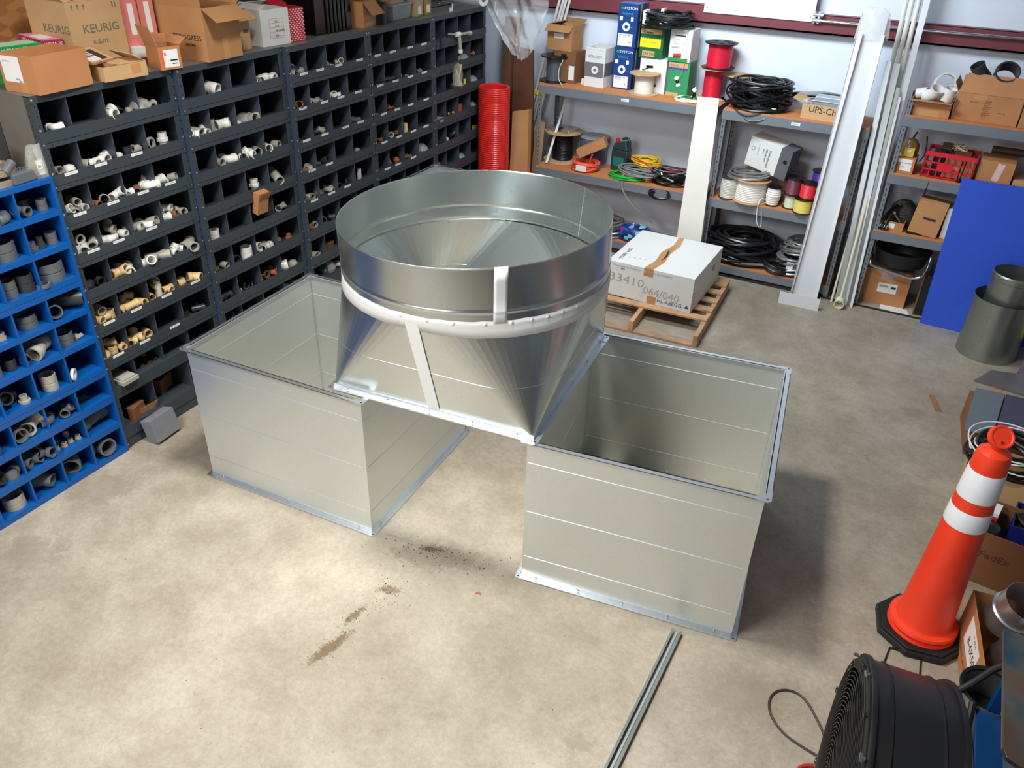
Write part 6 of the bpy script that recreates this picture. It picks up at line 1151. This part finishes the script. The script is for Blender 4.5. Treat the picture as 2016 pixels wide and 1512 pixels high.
# first grey rack
F(0, 0, 0, [('elbow', 'W', .8)]); F(0, 0, 2, [('tee', 'W', 1), ('coupling', 'D', .9), ('adapter', 'C', .8)]); F(0, 0, 3, [('bag', 'P', 1.2), ('tee', 'C', .8), ('adapter', 'S', .6)])
F(0, 1, 0, [('coupling', 'C', .9), ('cap', 'W', 1.1)]); F(0, 1, 1, [('coupling', 'C', .9), ('tee', 'W', .8), ('elbow', 'W', .9)]); F(0, 1, 2, [('cap', 'W', 1), ('coupling', 'D', .8, 'u'), ('bend', 'C', .8)]); F(0, 1, 3, [('ring', 'C', 1.2), ('adapter', 'W', 1.1, 'u')])
F(0, 2, 0, [('tee', 'W', .95), ('tee', 'C', .9), ('coupling', 'W', .8), ('pipe', 'C', .9)]); F(0, 2, 1, [('tee', 'N', .8), ('coupling', 'C', 1), ('elbow', 'W', .9)]); F(0, 2, 2, [('tee', 'W', .8), ('coupling', 'N', .8), ('elbow', 'W', 1)]); F(0, 2, 3, [('wye', 'W', 1), ('cap', 'W', .9), ('coupling', 'C', .8)])
F(0, 3, 0, [('coupling', 'W', .9, 'u'), ('tee', 'W', .9), ('bend', 'C', .9), ('ring', 'W', 1)]); F(0, 3, 1, [('tee', 'W', .85), ('elbow', 'W', .8), ('coupling', 'W', .8), ('elbow', 'C', .9)]); F(0, 3, 2, [('tee', 'C', 1), ('wye', 'W', .9), ('coupling', 'C', 1)]); F(0, 3, 3, [('tee', 'W', .9), ('coupling', 'N', .9), ('tee', 'C', .9), ('elbow', 'W', .9)])
F(0, 4, 0, [('elbow', 'D', 1), ('coupling', 'D', .9)]); F(0, 4, 1, [('elbow', 'T', 1.1), ('wye', 'W', 1)]); F(0, 4, 2, [('elbow', 'W', 1), ('coupling', 'C', 1.1), ('wye', 'C', 1)]); F(0, 4, 3, [('tee', 'W', 1), ('coupling', 'W', .9), ('wye', 'C', 1.1)])
F(0, 5, 0, [('tee', 'T', 1), ('elbow', 'T', .9), ('coupling', 'T', .9, 'u'), ('coupling', 'C', 1)]); F(0, 5, 1, [('elbow', 'T', .9), ('tee', 'T', .9), ('pipe', 'T', .9), ('wye', 'T', .9), ('coupling', 'T', .8)]); F(0, 5, 2, [('coupling', 'T', .8), ('pipe', 'W', .9, 'u'), ('tee', 'T', .8), ('elbow', 'T', .9)]); F(0, 5, 3, [('elbow', 'T', .9), ('bend', 'T', 1.1)])
F(0, 6, 0, [('elbow', 'T', .9), ('coupling', 'T', .95, 'u'), ('tee', 'T', .8), ('bend', 'T', .9)]); F(0, 6, 1, [('tee', 'T', .9), ('elbow', 'T', 1), ('coupling', 'T', .9)]); F(0, 6, 3, [('adapter', 'D', 1), ('tee', 'D', .8)])
F(0, 7, 0, [('tray', 'C', 1)]); F(0, 7, 1, [('bit', 'B', 1), ('bit', 'S', 1.2), ('bit', 'B', 1.2), ('bit', 'D', 1.2), ('adapter', 'B', .5), ('bit', 'S', 1), ('bit', 'B', 1.1)])
F(0, 8, 1, [('card', 'N', 1.5, 's', .6, -.16)]); F(0, 8, 0, [('card', 'N', 1.2)])
# second
F(1, 0, 1, [('coupling', 'W', 1.3)]); F(1, 0, 3, [('pipe', 'C', .9), ('elbow', 'W', 1), ('tee', 'W', .9)]); F(1, 1, 0, [('tee', 'W', 1), ('coupling', 'C', 1.1), ('wye', 'W', .8)]); F(1, 1, 1, [('pipe', 'C', .7, 'u'), ('bend', 'W', 1.2)]); F(1, 1, 2, [('cap', 'W', .9), ('bag', 'P', 1.1), ('tee', 'C', 1)])
F(1, 2, 1, [('coupling', 'C', 1), ('elbow', 'W', 1.1)]); F(1, 2, 2, [('tee', 'W', 1.1), ('elbow', 'W', 1), ('pipe', 'C', 1.1)]); F(1, 2, 3, [('pipe', 'W', 1.1), ('coupling', 'C', .9)]); F(1, 3, 2, [('adapter', 'W', 1.1, 'u')]); F(1, 3, 3, [('pipe', 'C', 1.4, 'f')])
F(1, 4, 0, [('coupling', 'W', 1.1, 'u')]); F(1, 4, 3, [('elbow', 'C', .8)]); F(1, 5, 0, [('ball', 'B', .8), ('coupling', 'C', .8)]); F(1, 5, 1, [('coupling', 'D', 1), ('coupling', 'W', 1.4, 'u')]); F(1, 5, 2, [('coupling', 'W', 1.3), ('tee', 'C', 1), ('cap', 'W', 1.1)]); F(1, 5, 3, [('ball', 'R', .7), ('bushing', 'R', .8)])
F(1, 6, 0, [('tee', 'D', .9)]); F(1, 6, 1, [('ball', 'S', .8), ('adapter', 'S', .9), ('adapter', 'S', .7)]); F(1, 6, 2, [('ring', 'R', 1), ('ring', 'N', 1.1), ('elbow', 'R', .8)]); F(1, 6, 3, [('coupling', 'W', 1.4, 'f'), ('cap', 'C', 1.3)]); F(1, 7, 0, [('tee', 'D', .9)]); F(1, 7, 3, [('cap', 'W', 1.6), ('coupling', 'C', 1.1)])
# third
F(2, 0, 0, [('tee', 'C', .9), ('coupling', 'D', 1.2), ('elbow', 'C', .9)]); F(2, 0, 2, [('tee', 'C', .7), ('bit', 'W', 1.4), ('elbow', 'C', .7)]); F(2, 1, 0, [('elbow', 'N', .9)]); F(2, 1, 1, [('tee', 'C', .7), ('elbow', 'C', .7), ('bit', 'C', 1.4)]); F(2, 1, 2, [('tee', 'W', .8)])
F(2, 2, 1, [('tee', 'D', .8), ('elbow', 'C', .8)]); F(2, 2, 3, [('tee', 'G', .8)]); F(2, 3, 0, [('elbow', 'N', .8), ('elbow', 'C', .9)]); F(2, 3, 1, [('coupling', 'D', .8), ('coupling', 'D', .9)]); F(2, 3, 3, [('cap', 'C', .8)])
F(2, 4, 0, [('tee', 'G', .9), ('elbow', 'C', 1), ('coupling', 'C', .8)]); F(2, 4, 1, [('elbow', 'G', .8), ('tee', 'C', .8)]); F(2, 4, 2, [('coupling', 'D', .8), ('ring', 'D', .9)]); F(2, 4, 3, [('pipe', 'W', .75, 'u')]); F(2, 5, 0, [('tee', 'N', .9), ('elbow', 'C', .9)]); F(2, 5, 1, [('coupling', 'G', 1.1), ('elbow', 'D', .9)])
F(2, 6, 0, [('elbow', 'C', .8), ('tee', 'C', .8), ('bit', 'C', 1.4)]); F(2, 6, 1, [('card', 'N', .8)]); F(2, 7, 1, [('bag', 'P', 1.4), ('tee', 'C', .8)])
# fourth
F(3, 0, 0, [('bit', 'C', 1)]); F(3, 1, 0, [('bit', 'C', 1.2), ('bit', 'C', 1)]); F(3, 1, 1, [('pipe', 'D', .9, 'x')]); F(3, 1, 2, [('elbow', 'C', .6), ('bit', 'C', 1.4)]); F(3, 1, 3, [('tee', 'C', .6)]); F(3, 2, 1, [('tee', 'R', .7)]); F(3, 2, 0, [('bit', 'C', 1.4)])
F(3, 3, 1, [('elbow', 'C', .8), ('tee', 'N', .7)]); F(3, 3, 2, [('pipe', 'T', .8, 'u', .25, -.03)]); F(3, 4, 1, [('ball', 'R', .95), ('ball', 'R', .95)]); F(3, 4, 2, [('tee', 'N', .6)]); F(3, 4, 3, [('bag', 'P', 1.3)]); F(3, 3, 0, [('elbow', 'N', .7)])
# fifth
F(4, 1, 2, [('card', 'K', .7), ('bag', 'P', 1)]); F(4, 1, 3, [('elbow', 'R', .7)]); F(4, 2, 2, [('bag', 'P', 1.2), ('card', 'Y', .5), ('pipe', 'Y', .5, 'u')]); F(4, 2, 3, [('bag', 'P', 1.1)]); F(4, 3, 0, [('tray', 'C', .8)]); F(4, 3, 1, [('adapter', 'B', 1), ('ball', 'B', .7), ('ball', 'S', .7)]); F(4, 3, 2, [('card', 'O', .9)]); F(4, 3, 3, [('bag', 'P', .8)])
F(4, 4, 0, [('tee', 'D', .8)]); F(4, 4, 1, [('tee', 'W', .7), ('elbow', 'D', .9)]); F(4, 4, 3, [('ball', 'B', .6), ('card', 'Y', .5)]); F(4, 5, 0, [('card', 'K', .8)]); F(4, 5, 2, [('bag', 'P', .9)])
# blue rack: bins counted from the right
Fb = lambda r, c, s: fill(0, r, c, s, True)
Fb(0, 0, [('coupling', 'G', .9, 'u', .8), ('tee', 'G', .9, 's', .2), ('coupling', 'D', 1.7, 'u', .42, -.13)]); Fb(0, 1, [('elbow', 'N', .9), ('adapter', 'R', .7), ('elbow', 'G', .9)])
Fb(1, 0, [('bushing', 'G', 1.0, 'u', .22), ('reducer', 'D', .7, 'u', .45), ('coupling', 'G', 1.0, 'u', .82)]); Fb(1, 1, [('coupling', 'G', 2.4, 'u', .5, -.09)]); Fb(1, 2, [('elbow', 'D', 1)])
Fb(2, 0, [('coupling', 'G', 2.6, 'u', .55, -.09), ('ring', 'G', 1.3, 'u', .1, -.03)]); Fb(2, 1, [('coupling', 'G', 1.4, 'u', .3), ('coupling', 'D', 1.5, 'u', .8)]); Fb(2, 2, [('coupling', 'G', 1.2, 'u', .8)])
Fb(3, 0, [('coupling', 'G', 1.3, 'f', .25), ('pipe', 'D', 2.1, 'f', .72, -.12)]); Fb(3, 1, [('coupling', 'G', 1.9, 'u', .55, -.09)]); Fb(3, 2, [('elbow', 'G', 1), ('adapter', 'C', .9)])
Fb(4, 0, [('coupling', 'G', 1.8, 'u', .35, -.08), ('bit', 'C', 2)]); Fb(4, 1, [('coupling', 'G', 1.0, 'f', .12), ('elbow', 'C', 1.5, 's', .5), ('bend', 'C', 1.6, 's', .8, -.1)]); Fb(4, 2, [('coupling', 'G', 1.1, 'u'), ('coupling', 'D', 1.0, 'u')]); Fb(4, 3, [('elbow', 'G', 1.1)])
Fb(5, 0, [('ring', 'W', 1.2, 'f', .13, -.03), ('coupling', 'D', 1.5, 'x', .3, -.2)]); Fb(5, 1, [('coupling', 'C', 1.5, 'u', .55, -.06)]); Fb(5, 2, [('bushing', 'C', 1.0, 'u', .75), ('tee', 'D', 1.3, 's', .3, -.12)]); Fb(5, 3, [('coupling', 'D', 1.3, 'u')])
Fb(6, 0, [('tray', 'D', .9, 's', .4, -.18)]); Fb(6, 1, [('elbow', 'G', .9), ('tee', 'G', .9)]); Fb(6, 2, [('elbow', 'C', 1.5, 's', .6), ('coupling', 'G', 1.4, 'f', .2), ('bend', 'G', 1.5, 's', .75, -.12)]); Fb(6, 3, [('coupling', 'D', 1.5)])
Fb(7, 0, [('tee', 'G', 1.75, 's', .5, -.11)]); Fb(7, 1, [('adapter', 'C', .6), ('adapter', 'C', .65), ('adapter', 'C', .6), ('adapter', 'C', .6), ('adapter', 'C', .6), ('adapter', 'C', .6)]); Fb(7, 2, [('elbow', 'G', 1.1), ('coupling', 'G', 1.1), ('tee', 'G', 1.1), ('bend', 'D', 1.2), ('coupling', 'C', 1.0)]); Fb(7, 3, [('coupling', 'D', 1.4), ('cap', 'G', 1.3)])
Fb(8, 0, [('tee', 'G', 1.9, 's', .5, -.11)]); Fb(8, 1, [('bend', 'G', 1.9, 's', .5, -.09)]); Fb(8, 2, [('reducer', 'G', 1.7, 'f', .5, -.1)]); Fb(8, 3, [('coupling', 'C', 2.0, 'u', .6, -.08)])
# odd things at the racks
S = (0.10, 0.05, 0.16); b = carton('small_carton', 'brown carton sticking out of a bin of the second grey rack', (0.035, RW + 0.455, 1.165), Euler((math.radians(14), 0, math.radians(88))), S, CARTO); MB().hexa([(0, -0.002, 0.11), (0.1, -0.002, 0.11), (0.1, 0, 0.11), (0, 0, 0.11)], [(0.0, -0.02, 0.165), (0.1, -0.02, 0.165), (0.1, -0.018, 0.165), (0, -0.018, 0.165)]).build('flap', CARTO, b)
t = thing('spray_gun', 'grey spray gun with hose end hanging on the far grey rack front', 'tool', (0.075, 4 * RW + 0.34, 2.03), math.radians(88)); MB().tube([(-0.14, 0, 0.02), (0.0, 0, 0.0)], 0.006, 8).tube([(0, 0, 0), (0.20, 0, -0.01)], 0.012, 8).tube([(0.03, 0, 0.0), (0.05, 0, -0.13)], 0.016, 8).tube([(0.19, 0, -0.01), (0.22, 0, -0.012)], 0.02, 8).build('body', CLEARISH, t); MB().tube([(0.05, 0, -0.13), (0.05, 0.0, -0.16)], 0.022, 8).tube([(-0.02, 0, 0), (0.04, 0, 0)], 0.02, 8).build('nozzle', WHITE, t)
t = thing('black_hanger', 'black bent hanger on the first bin lip of the far rack', 'hanger', (0.04, 4 * RW + 0.03, 1.99), math.radians(90)); MB().tube(smooth_pts([(0, 0, -0.06), (0.02, -0.005, 0.03), (0.07, -0.01, 0.05), (0.08, -0.01, 0.0), (0.085, -0.01, -0.05)]), 0.009, 6).build('hook', BLACK, t)
t = thing('parts_bag', 'open plastic bag with yellow sticks hanging from the far rack', 'bag', (0.065, 4 * RW + 0.36, 1.62)); MB().lathe([(0.0, -0.03), (0.055, -0.02), (0.07, 0.06), (0.05, 0.15), (0.0, 0.17)], 9, ex=0.6).build('bag', BAGM, t); MB().tube([(0, 0, 0), (0.01, 0.05, 0.15)], 0.008, 6).tube([(0.02, 0, 0), (0.0, -0.03, 0.12)], 0.007, 6).build('stick', mat('yellow_cord', (226, 182, 30), 0.5), t)
t = carton('concrete_block', 'grey concrete block leaning against the first grey rack on the floor', (0.012, 0.125, 0.0), Euler((math.radians(0), math.radians(-14), math.radians(4))), (0.09, 0.20, 0.16), mat('concrete_grey', (118, 120, 124), 0.85, 0, 0.08, 14)); t['category'] = 'block'; t.location = (0.045, 0.12, 0.0)
t = thing('folded_card', 'torn tan cardboard piece behind the concrete block', 'cardboard', (0.0, 0.14, 0.20), math.radians(60)); MB().hexa([(0, 0, 0), (0.09, 0, 0.02), (0.09, 0.003, 0.02), (0, 0.003, 0)], [(0.0, -0.03, 0.05), (0.12, -0.03, 0.09), (0.12, -0.027, 0.09), (0, -0.027, 0.05)]).build('card', CARTO, t)
# ------------------------------------------------------------------ floor litter
t = MB().hexa([(0, 0, 0), (0.045, 0, 0), (0.045, 0.22, 0), (0.01, 0.22, 0)], [(0, 0, 0.008), (0.045, 0, 0.008), (0.045, 0.22, 0.008), (0.01, 0.22, 0.008)]).build('wood_shim', mat('shim_wood', (150, 104, 72), 0.7)); t.location = (4.60, 3.20, 0); t.rotation_euler = (0, 0, 0.30); tag(t, 'small brown wood shim lying alone on the floor', 'wood piece')
t = MB().prism([(0, 0), (0.02, 0.008), (0.032, 0), (0.028, 0.016), (0.012, 0.02)], 0, 0.004).build('leaf', mat('dry_leaf', (176, 92, 52), 0.7)); t.location = (2.575, 0.03, 0); tag(t, 'tiny orange-brown dry leaf between the two ducts', 'leaf')
rd = random.Random(9); mb = MB()
def crumb(x, y, s):
    a = rd.uniform(0, 6); mb.M = Matrix.Translation((x, y, 0)) @ Matrix.Rotation(a, 4, 'Z'); e = rd.uniform(0.5, 1.6); mb.hexa([(-s * e, -s * .5, 0), (s * e, -s * .6, 0), (s * e * .8, s * .5, 0), (-s * e * .9, s * .6, 0)], [(-s * e * .6, -s * .3, s * .5), (s * e * .5, -s * .3, s * .6), (s * e * .5, s * .3, s * .5), (-s * e * .5, s * .3, s * .4)])
for k in range(110): q = rd.random(); x, y = 2.27 + rd.gauss(0, 0.20), 0.17 + rd.gauss(0, 0.06); crumb(x, y + (x - 2.27) * 0.25, rd.uniform(0.0016, 0.0052))
for k in range(90): f = rd.random(); crumb(2.14 + rd.gauss(0, 0.035) , -0.72 + 0.62 * f, rd.uniform(0.0014, 0.0036))
for k in range(60): crumb(2.2 + rd.gauss(0, 0.08), -0.17 + rd.gauss(0, 0.06), rd.uniform(0.001, 0.003))
for k in range(90): crumb(rd.uniform(0.6, 4.2), rd.uniform(-1.4, 0.1), rd.uniform(0.001, 0.003))
for k in range(60): crumb(rd.uniform(3.9, 5.0), rd.uniform(0.8, 4.4), rd.uniform(0.0008, 0.002))
o = mb.build('floor_grit', mat('grit', (74, 58, 42), 0.9)); o['label'] = 'scattered dark grit and crumbs on the concrete floor'; o['category'] = 'grit'; o['kind'] = 'stuff'
# ------------------------------------------------------------------ right edge clutter
t = thing('round_duct', 'large round galvanised duct piece standing near the blue sheet', 'round duct', (4.90, 4.385, 0)); MB().lathe([(0.222, 0), (0.222, 0.50), (0.2205, 0.50), (0.2205, 0.002)], 56, closed=True).build('pipe', GALVD, t); MB().tube([(0.2225 * math.cos(-2.0), 0.2225 * math.sin(-2.0), 0.01), (0.2225 * math.cos(-2.0), 0.2225 * math.sin(-2.0), 0.49)], 0.002, 5).build('seam', GALVB, t)
t = thing('round_duct', 'smaller galvanised duct collar nested in the large round duct', 'round duct', (4.925, 4.39, 0.0)); MB().lathe([(0.175, 0.002), (0.175, 0.40), (0.175, 0.655), (0.181, 0.66), (0.181, 0.70), (0.172, 0.71), (0.1735, 0.665), (0.1735, 0.002)], 48).build('pipe', GALVD, t); decal(t, (0, 0, 0), 'front', 0, 0, 0.001, 0.001, PAPER, 'sticker')
o = [c for c in t.children if c.name.startswith('sticker')][0]; o.data = MB().hexa([(0.0, -0.1765, 0.66), (0.07, -0.163, 0.665), (0.072, -0.165, 0.665), (0.0, -0.178, 0.66)], [(-0.03, -0.1745, 0.70), (0.09, -0.151, 0.70), (0.092, -0.153, 0.70), (-0.03, -0.176, 0.70)]).mesh('sticker', [PAPER]); o.matrix_local = Matrix()
MB().lathe([(0.1766, 0.56), (0.1766, 0.64)], 48, a0=-0.95, a1=-0.55).build('red_sticker', mat('dark_red_label', (120, 30, 44), 0.5), t)
t = thing('yellow_cloth', 'yellow plastic cloth hanging beside the round duct', 'cloth', (5.13, 4.30, 0)); MB().hexa([(0, 0, 0.20), (0.2, 0.02, 0.22), (0.2, 0.05, 0.22), (0, 0.04, 0.2)], [(-0.02, 0, 0.40), (0.2, 0.0, 0.46), (0.2, 0.04, 0.46), (0, 0.05, 0.40)]).build('cloth', YEL, t, 0.01)
LIL = mat('greyish_lilac_metal', (120, 112, 136), 0.4, 0.5, 0.06); GSH = mat('grey_sheet_metal', (128, 138, 140), 0.4, 0.4, 0.05)
lean('sheet_metal', 'lilac-grey metal sheet standing at the right edge by the round duct', (5.13, 4.10, 0), (5.6, 3.95, 0), (5.16, 4.12, 0.36), (5.6, 3.97, 0.36), 0.004, LIL, 'sheet')
lean('sheet_metal', 'brownish metal sheet standing in front of the lilac one', (5.20, 3.85, 0), (5.7, 3.75, 0), (5.21, 3.88, 0.40), (5.7, 3.78, 0.40), 0.004, mat('brownish_sheet', (96, 74, 78), 0.45, 0.3), 'sheet')
def flat(name, label, pts, z, th, m, cat):
    c = Vector(pts[0]); t = MB().prism([(x - c[0], y - c[1]) for x, y in pts], 0, th).build(name, m); t.location = (c[0], c[1], z); return tag(t, label, cat)
P_ = lambda px, py, z: tuple(at(px, py, 2, z)[:2])
flat('sheet_metal', 'flat grey metal sheet on the floor below the round duct', [P_(1919, 747, 0.02), P_(2030, 780, 0.02), P_(2040, 740, 0.02), P_(1952, 729, 0.02)], 0.001, 0.02, mat('dusty_sheet_metal', (118, 114, 118), 0.45, 0.3), 'metal sheet')
flat('sheet_metal', 'grey metal panel lying over the box behind the cone', [P_(1898, 846, 0.24), P_(1953, 860, 0.24), P_(1978, 776, 0.24), P_(1921, 764, 0.24)], 0.24, 0.003, GSH, 'metal sheet')
flat('sheet_metal', 'dark grey metal panel right of the pale one behind the cone', [P_(1956, 862, 0.23), P_(2060, 885, 0.23), P_(2080, 800, 0.23), P_(1981, 777, 0.23)], 0.23, 0.003, mat('dark_grey_sheet_metal', (92, 92, 104), 0.4, 0.4), 'metal sheet')
flat('wood_strip', 'short orange wood strip beside the grey metal panels', [P_(1952, 762, 0.226), P_(1984, 778, 0.226), P_(1980, 786, 0.226), P_(1950, 770, 0.226)], 0.2255, 0.006, CARTO, 'wood piece')
S = (0.40, 0.5, 0.225); b = carton('cardboard_box', 'brown box beneath the grey metal panels behind the cone', (4.80, 2.72, 0), math.radians(4), S, CARTD)
S = (0.42, 0.32, 0.34); b = carton('cardboard_box', 'tan open box with black coils over it, behind the cone top', (4.745, 2.02, 0), math.radians(-6), S, CARTL, True)
t = coil('cable_coil', 'big black and white cable coil on the tan box behind the cone', (4.96, 2.20, 0.345), 0.17, 0.011, 9, CABLEB, 0.10, wid=0.08, seed=71, jit=0.02); coil(t, '', (0, 0, 0), 0.20, 0.0045, 4, PAPER, 0.13, wid=0.04, seed=72, jit=0.02); MB().tube([(-0.24, -0.08, 0.06), (-0.14, -0.14, 0.07)], 0.014, 8).build('hose_end', CABLEB, t)
S = (0.42, 0.33, 0.34); b = carton('cardboard_box', 'open brown shipping box with faint lettering, right of the cone', (4.735, 1.46, 0), math.radians(-7), S, CARTD, True); words(b, S, 'front', 0.14, 0.20, 'FedEx', 0.06, mat('faint_brown_ink', (84, 54, 36), 0.8))
S = (0.13, 0.10, 0.11); b = carton('small_box', 'small white box with red and blue print in the open shipping box', (4.80, 1.66, 0.235), math.radians(-12), S, WCARD); decal(b, S, 'front', 0.0, 0.05, 0.13, 0.035, REDM, 'print'); decal(b, S, 'front', 0.02, 0.055, 0.05, 0.02, YEL, 'print', 0.001); decal(b, S, 'front', 0.02, 0.015, 0.08, 0.008, INK, 'print')
S = (0.10, 0.1, 0.09); b = carton('small_box', 'plain white small box left of the printed one in the shipping box', (4.70 + 0.05, 1.745, 0.25), math.radians(-10), (0.05, 0.10, 0.10), WCARD)
t = thing('parts_bag', 'black shiny bag of parts inside the open shipping box', 'bag', (4.88, 1.57, 0.15)); MB().lathe([(0, 0), (0.09, 0.01), (0.11, 0.08), (0.07, 0.15), (0, 0.17)], 11).build('bag', mat('black_bag', (22, 22, 24), 0.15, 0, 0.2, 10, 0.6, bscale=30), t)
t = thing('blue_bin', 'dark blue plastic bin holding black cable at the right edge', 'bin', (5.0, 1.62, 0.16), math.radians(-7)); MB().box(0, 0, 0, 0.25, 0.25, 0.006).box(0, 0, 0.006, 0.25, 0.006, 0.15).box(0, 0.244, 0.006, 0.25, 0.25, 0.15).box(0, 0.006, 0.006, 0.006, 0.244, 0.15).box(0.244, 0.006, 0.006, 0.25, 0.244, 0.15).build('bin', mat('navy_plastic', (24, 34, 110), 0.4), t); coil(t, '', (0, 0, 0), 0.09, 0.009, 6, CABLEB, 0.05, wid=0.03, seed=74).children
for c in t.children:
    if c.name.startswith('cable'): c.location = (0.125, 0.125, 0.10)
flat('board', 'pale board standing low in front of the open shipping box', [(4.87, 1.12), (5.35, 1.20), (5.35, 1.32), (4.86, 1.26)], 0.0, 0.012, CARTL, 'board')
S = (0.30, 0.54, 0.30); b = carton('cardboard_box', 'open brown box with big white label, between the fan and the cone', (4.90, 0.47, 0), math.radians(7), S, CARTO, True, ()); decal(b, S, 'left', 0.14, 0.11, 0.26, 0.15, PAPER); words(b, S, 'left', 0.20, 0.17, '8-4X50', 0.062, INK); words(b, S, 'left', 0.25, 0.235, '10  RICK', 0.022, INKG); decal(b, S, 'left', 0.44, 0.17, 0.06, 0.05, PAPER); words(b, S, 'left', 0.05, 0.06, 'SHEET METAL FITTINGS', 0.03, CARTD)
t = thing('duct_collar', 'shiny galvanised round duct collar leaning in the labelled box', 'duct collar', (5.0, 0.93, 0.27), (math.radians(16), math.radians(10), 0)); MB().lathe([(0.10, -0.05), (0.10, 0.06), (0.108, 0.065), (0.10, 0.07), (0.10, 0.17), (0.098, 0.17), (0.098, -0.05)], 40, closed=True).build('collar', GALVB, t)
t = thing('duct_collar', 'second galvanised duct collar under the shiny one in the labelled box', 'duct collar', (5.05, 0.80, 0.08), (math.radians(8), math.radians(14), 0)); MB().lathe([(0.11, 0), (0.11, 0.18), (0.108, 0.18), (0.108, 0)], 40, closed=True).build('collar', GALVD, t)
t = thing('paper_scrap', 'crumpled white paper scrap in the labelled box', 'paper', (5.0, 0.60, 0.27), 0.4); MB().add([(0, 0, 0), (0.09, 0.02, 0.01), (0.13, 0.09, 0.03), (0.08, 0.12, 0.0), (0.03, 0.07, 0.03), (0.06, 0.06, 0.05)], [(0, 1, 5), (1, 2, 5), (2, 3, 5), (3, 4, 5), (4, 0, 5)]).build('paper', PAPER, t)
t = thing('round_duct', 'black-mouthed galvanised duct stub standing behind the fan', 'round duct', (4.885, 0.245, 0), 0); MB().lathe([(0.115, 0), (0.112, 0.43), (0.109, 0.435), (0.108, 0.43), (0.111, 0.0)], 40, closed=True).build('pipe', GALVD, t); MB().lathe([(0.108, 0.428), (0.112, 0.434), (0.122, 0.44), (0.120, 0.452), (0.108, 0.445)], 40, closed=True, a0=0.6, a1=4.2).build('rubber_lip', RUBB, t); MB().lathe([(0, 0.30), (0.1075, 0.30)], 32).build('damper', BLACK, t)
t = thing('hose_cable', 'thick black cable arching from behind the fan to the metal bench', 'cable', (4.75, 0.10, 0.50)); MB().tube(smooth_pts([(-0.02, 0.05, -0.08), (0.05, 0.10, -0.01), (0.11, 0.14, 0.075), (0.17, 0.14, 0.13), (0.26, 0.10, 0.16), (0.40, 0.04, 0.18)]), 0.014, 10).build('cable', CABLEG and RUBB, t)
def bench_mat():
    m = bpy.data.materials.new('rust_and_sheen_top'); m.use_nodes = True; nt = m.node_tree; b = nt.nodes['Principled BSDF']; tc = nt.nodes.new('ShaderNodeTexCoord'); n = nt.nodes.new('ShaderNodeTexNoise'); n.inputs['Scale'].default_value = 4.5; n.inputs['Detail'].default_value = 5
    r = nt.nodes.new('ShaderNodeValToRGB'); e = r.color_ramp.elements; e[0].position = 0.35; e[0].color = lin((60, 92, 112)); e[1].position = 0.65; e[1].color = lin((128, 94, 74)); x = e.new(0.5); x.color = lin((112, 112, 104))  # rust tones, with brown and blue reflections painted into the colour
    nt.links.new(tc.outputs['Object'], n.inputs['Vector']); nt.links.new(n.outputs['Fac'], r.inputs['Fac']); nt.links.new(r.outputs['Color'], b.inputs['Base Color']); b.inputs['Roughness'].default_value = 0.32; b.inputs['Metallic'].default_value = 0.6
    return m
t = thing('metal_bench', 'blue steel bench with a worn reflective top at the right edge', 'bench', (4.815, -0.40, 0)); BS = bench_mat()
MB().prism([(0.0, 0.05), (0.012, 0.015), (0.05, 0.0), (0.7, 0.0), (0.7, 0.62), (0.0, 0.62)], 0.78, 0.80).build('top', BS, t, 0.002); MB().prism([(0.06, 0.05), (0.7, 0.05), (0.7, 0.58), (0.06, 0.58)], 0.60, 0.78).build('drawer_body', mat('blue_bench', (18, 74, 134), 0.35, 0.2), t, 0.004)
for x, y in ((0.06, 0.06), (0.06, 0.54)): MB().box(x, y, 0, x + 0.04, y + 0.04, 0.60).build('leg', mat('blue_bench', (18, 74, 134), 0.35, 0.2), t)
MB().box(0.02, 0.06, 0.10, 0.70, 0.56, 0.42).build('lower_cabinet', mat('blue_bench', (18, 74, 134), 0.35, 0.2), t, 0.004); MB().tube([(0.0, 0.02, 0.05), (0.0, 0.54, 0.45)], 0.014, 8).build('brace', mat('dark_brace', (40, 36, 34), 0.5, 0.3), t)
MB().box(0.10, 0.44, 0.8005, 0.40, 0.465, 0.812).build('blue_rail', mat('blue_enamel_dark', (20, 50, 150), 0.35), t, 0.003); rivet(t, (0.058, 0.30, 0.66), (0, -PI / 2, 0), 1.5, name='bolt')
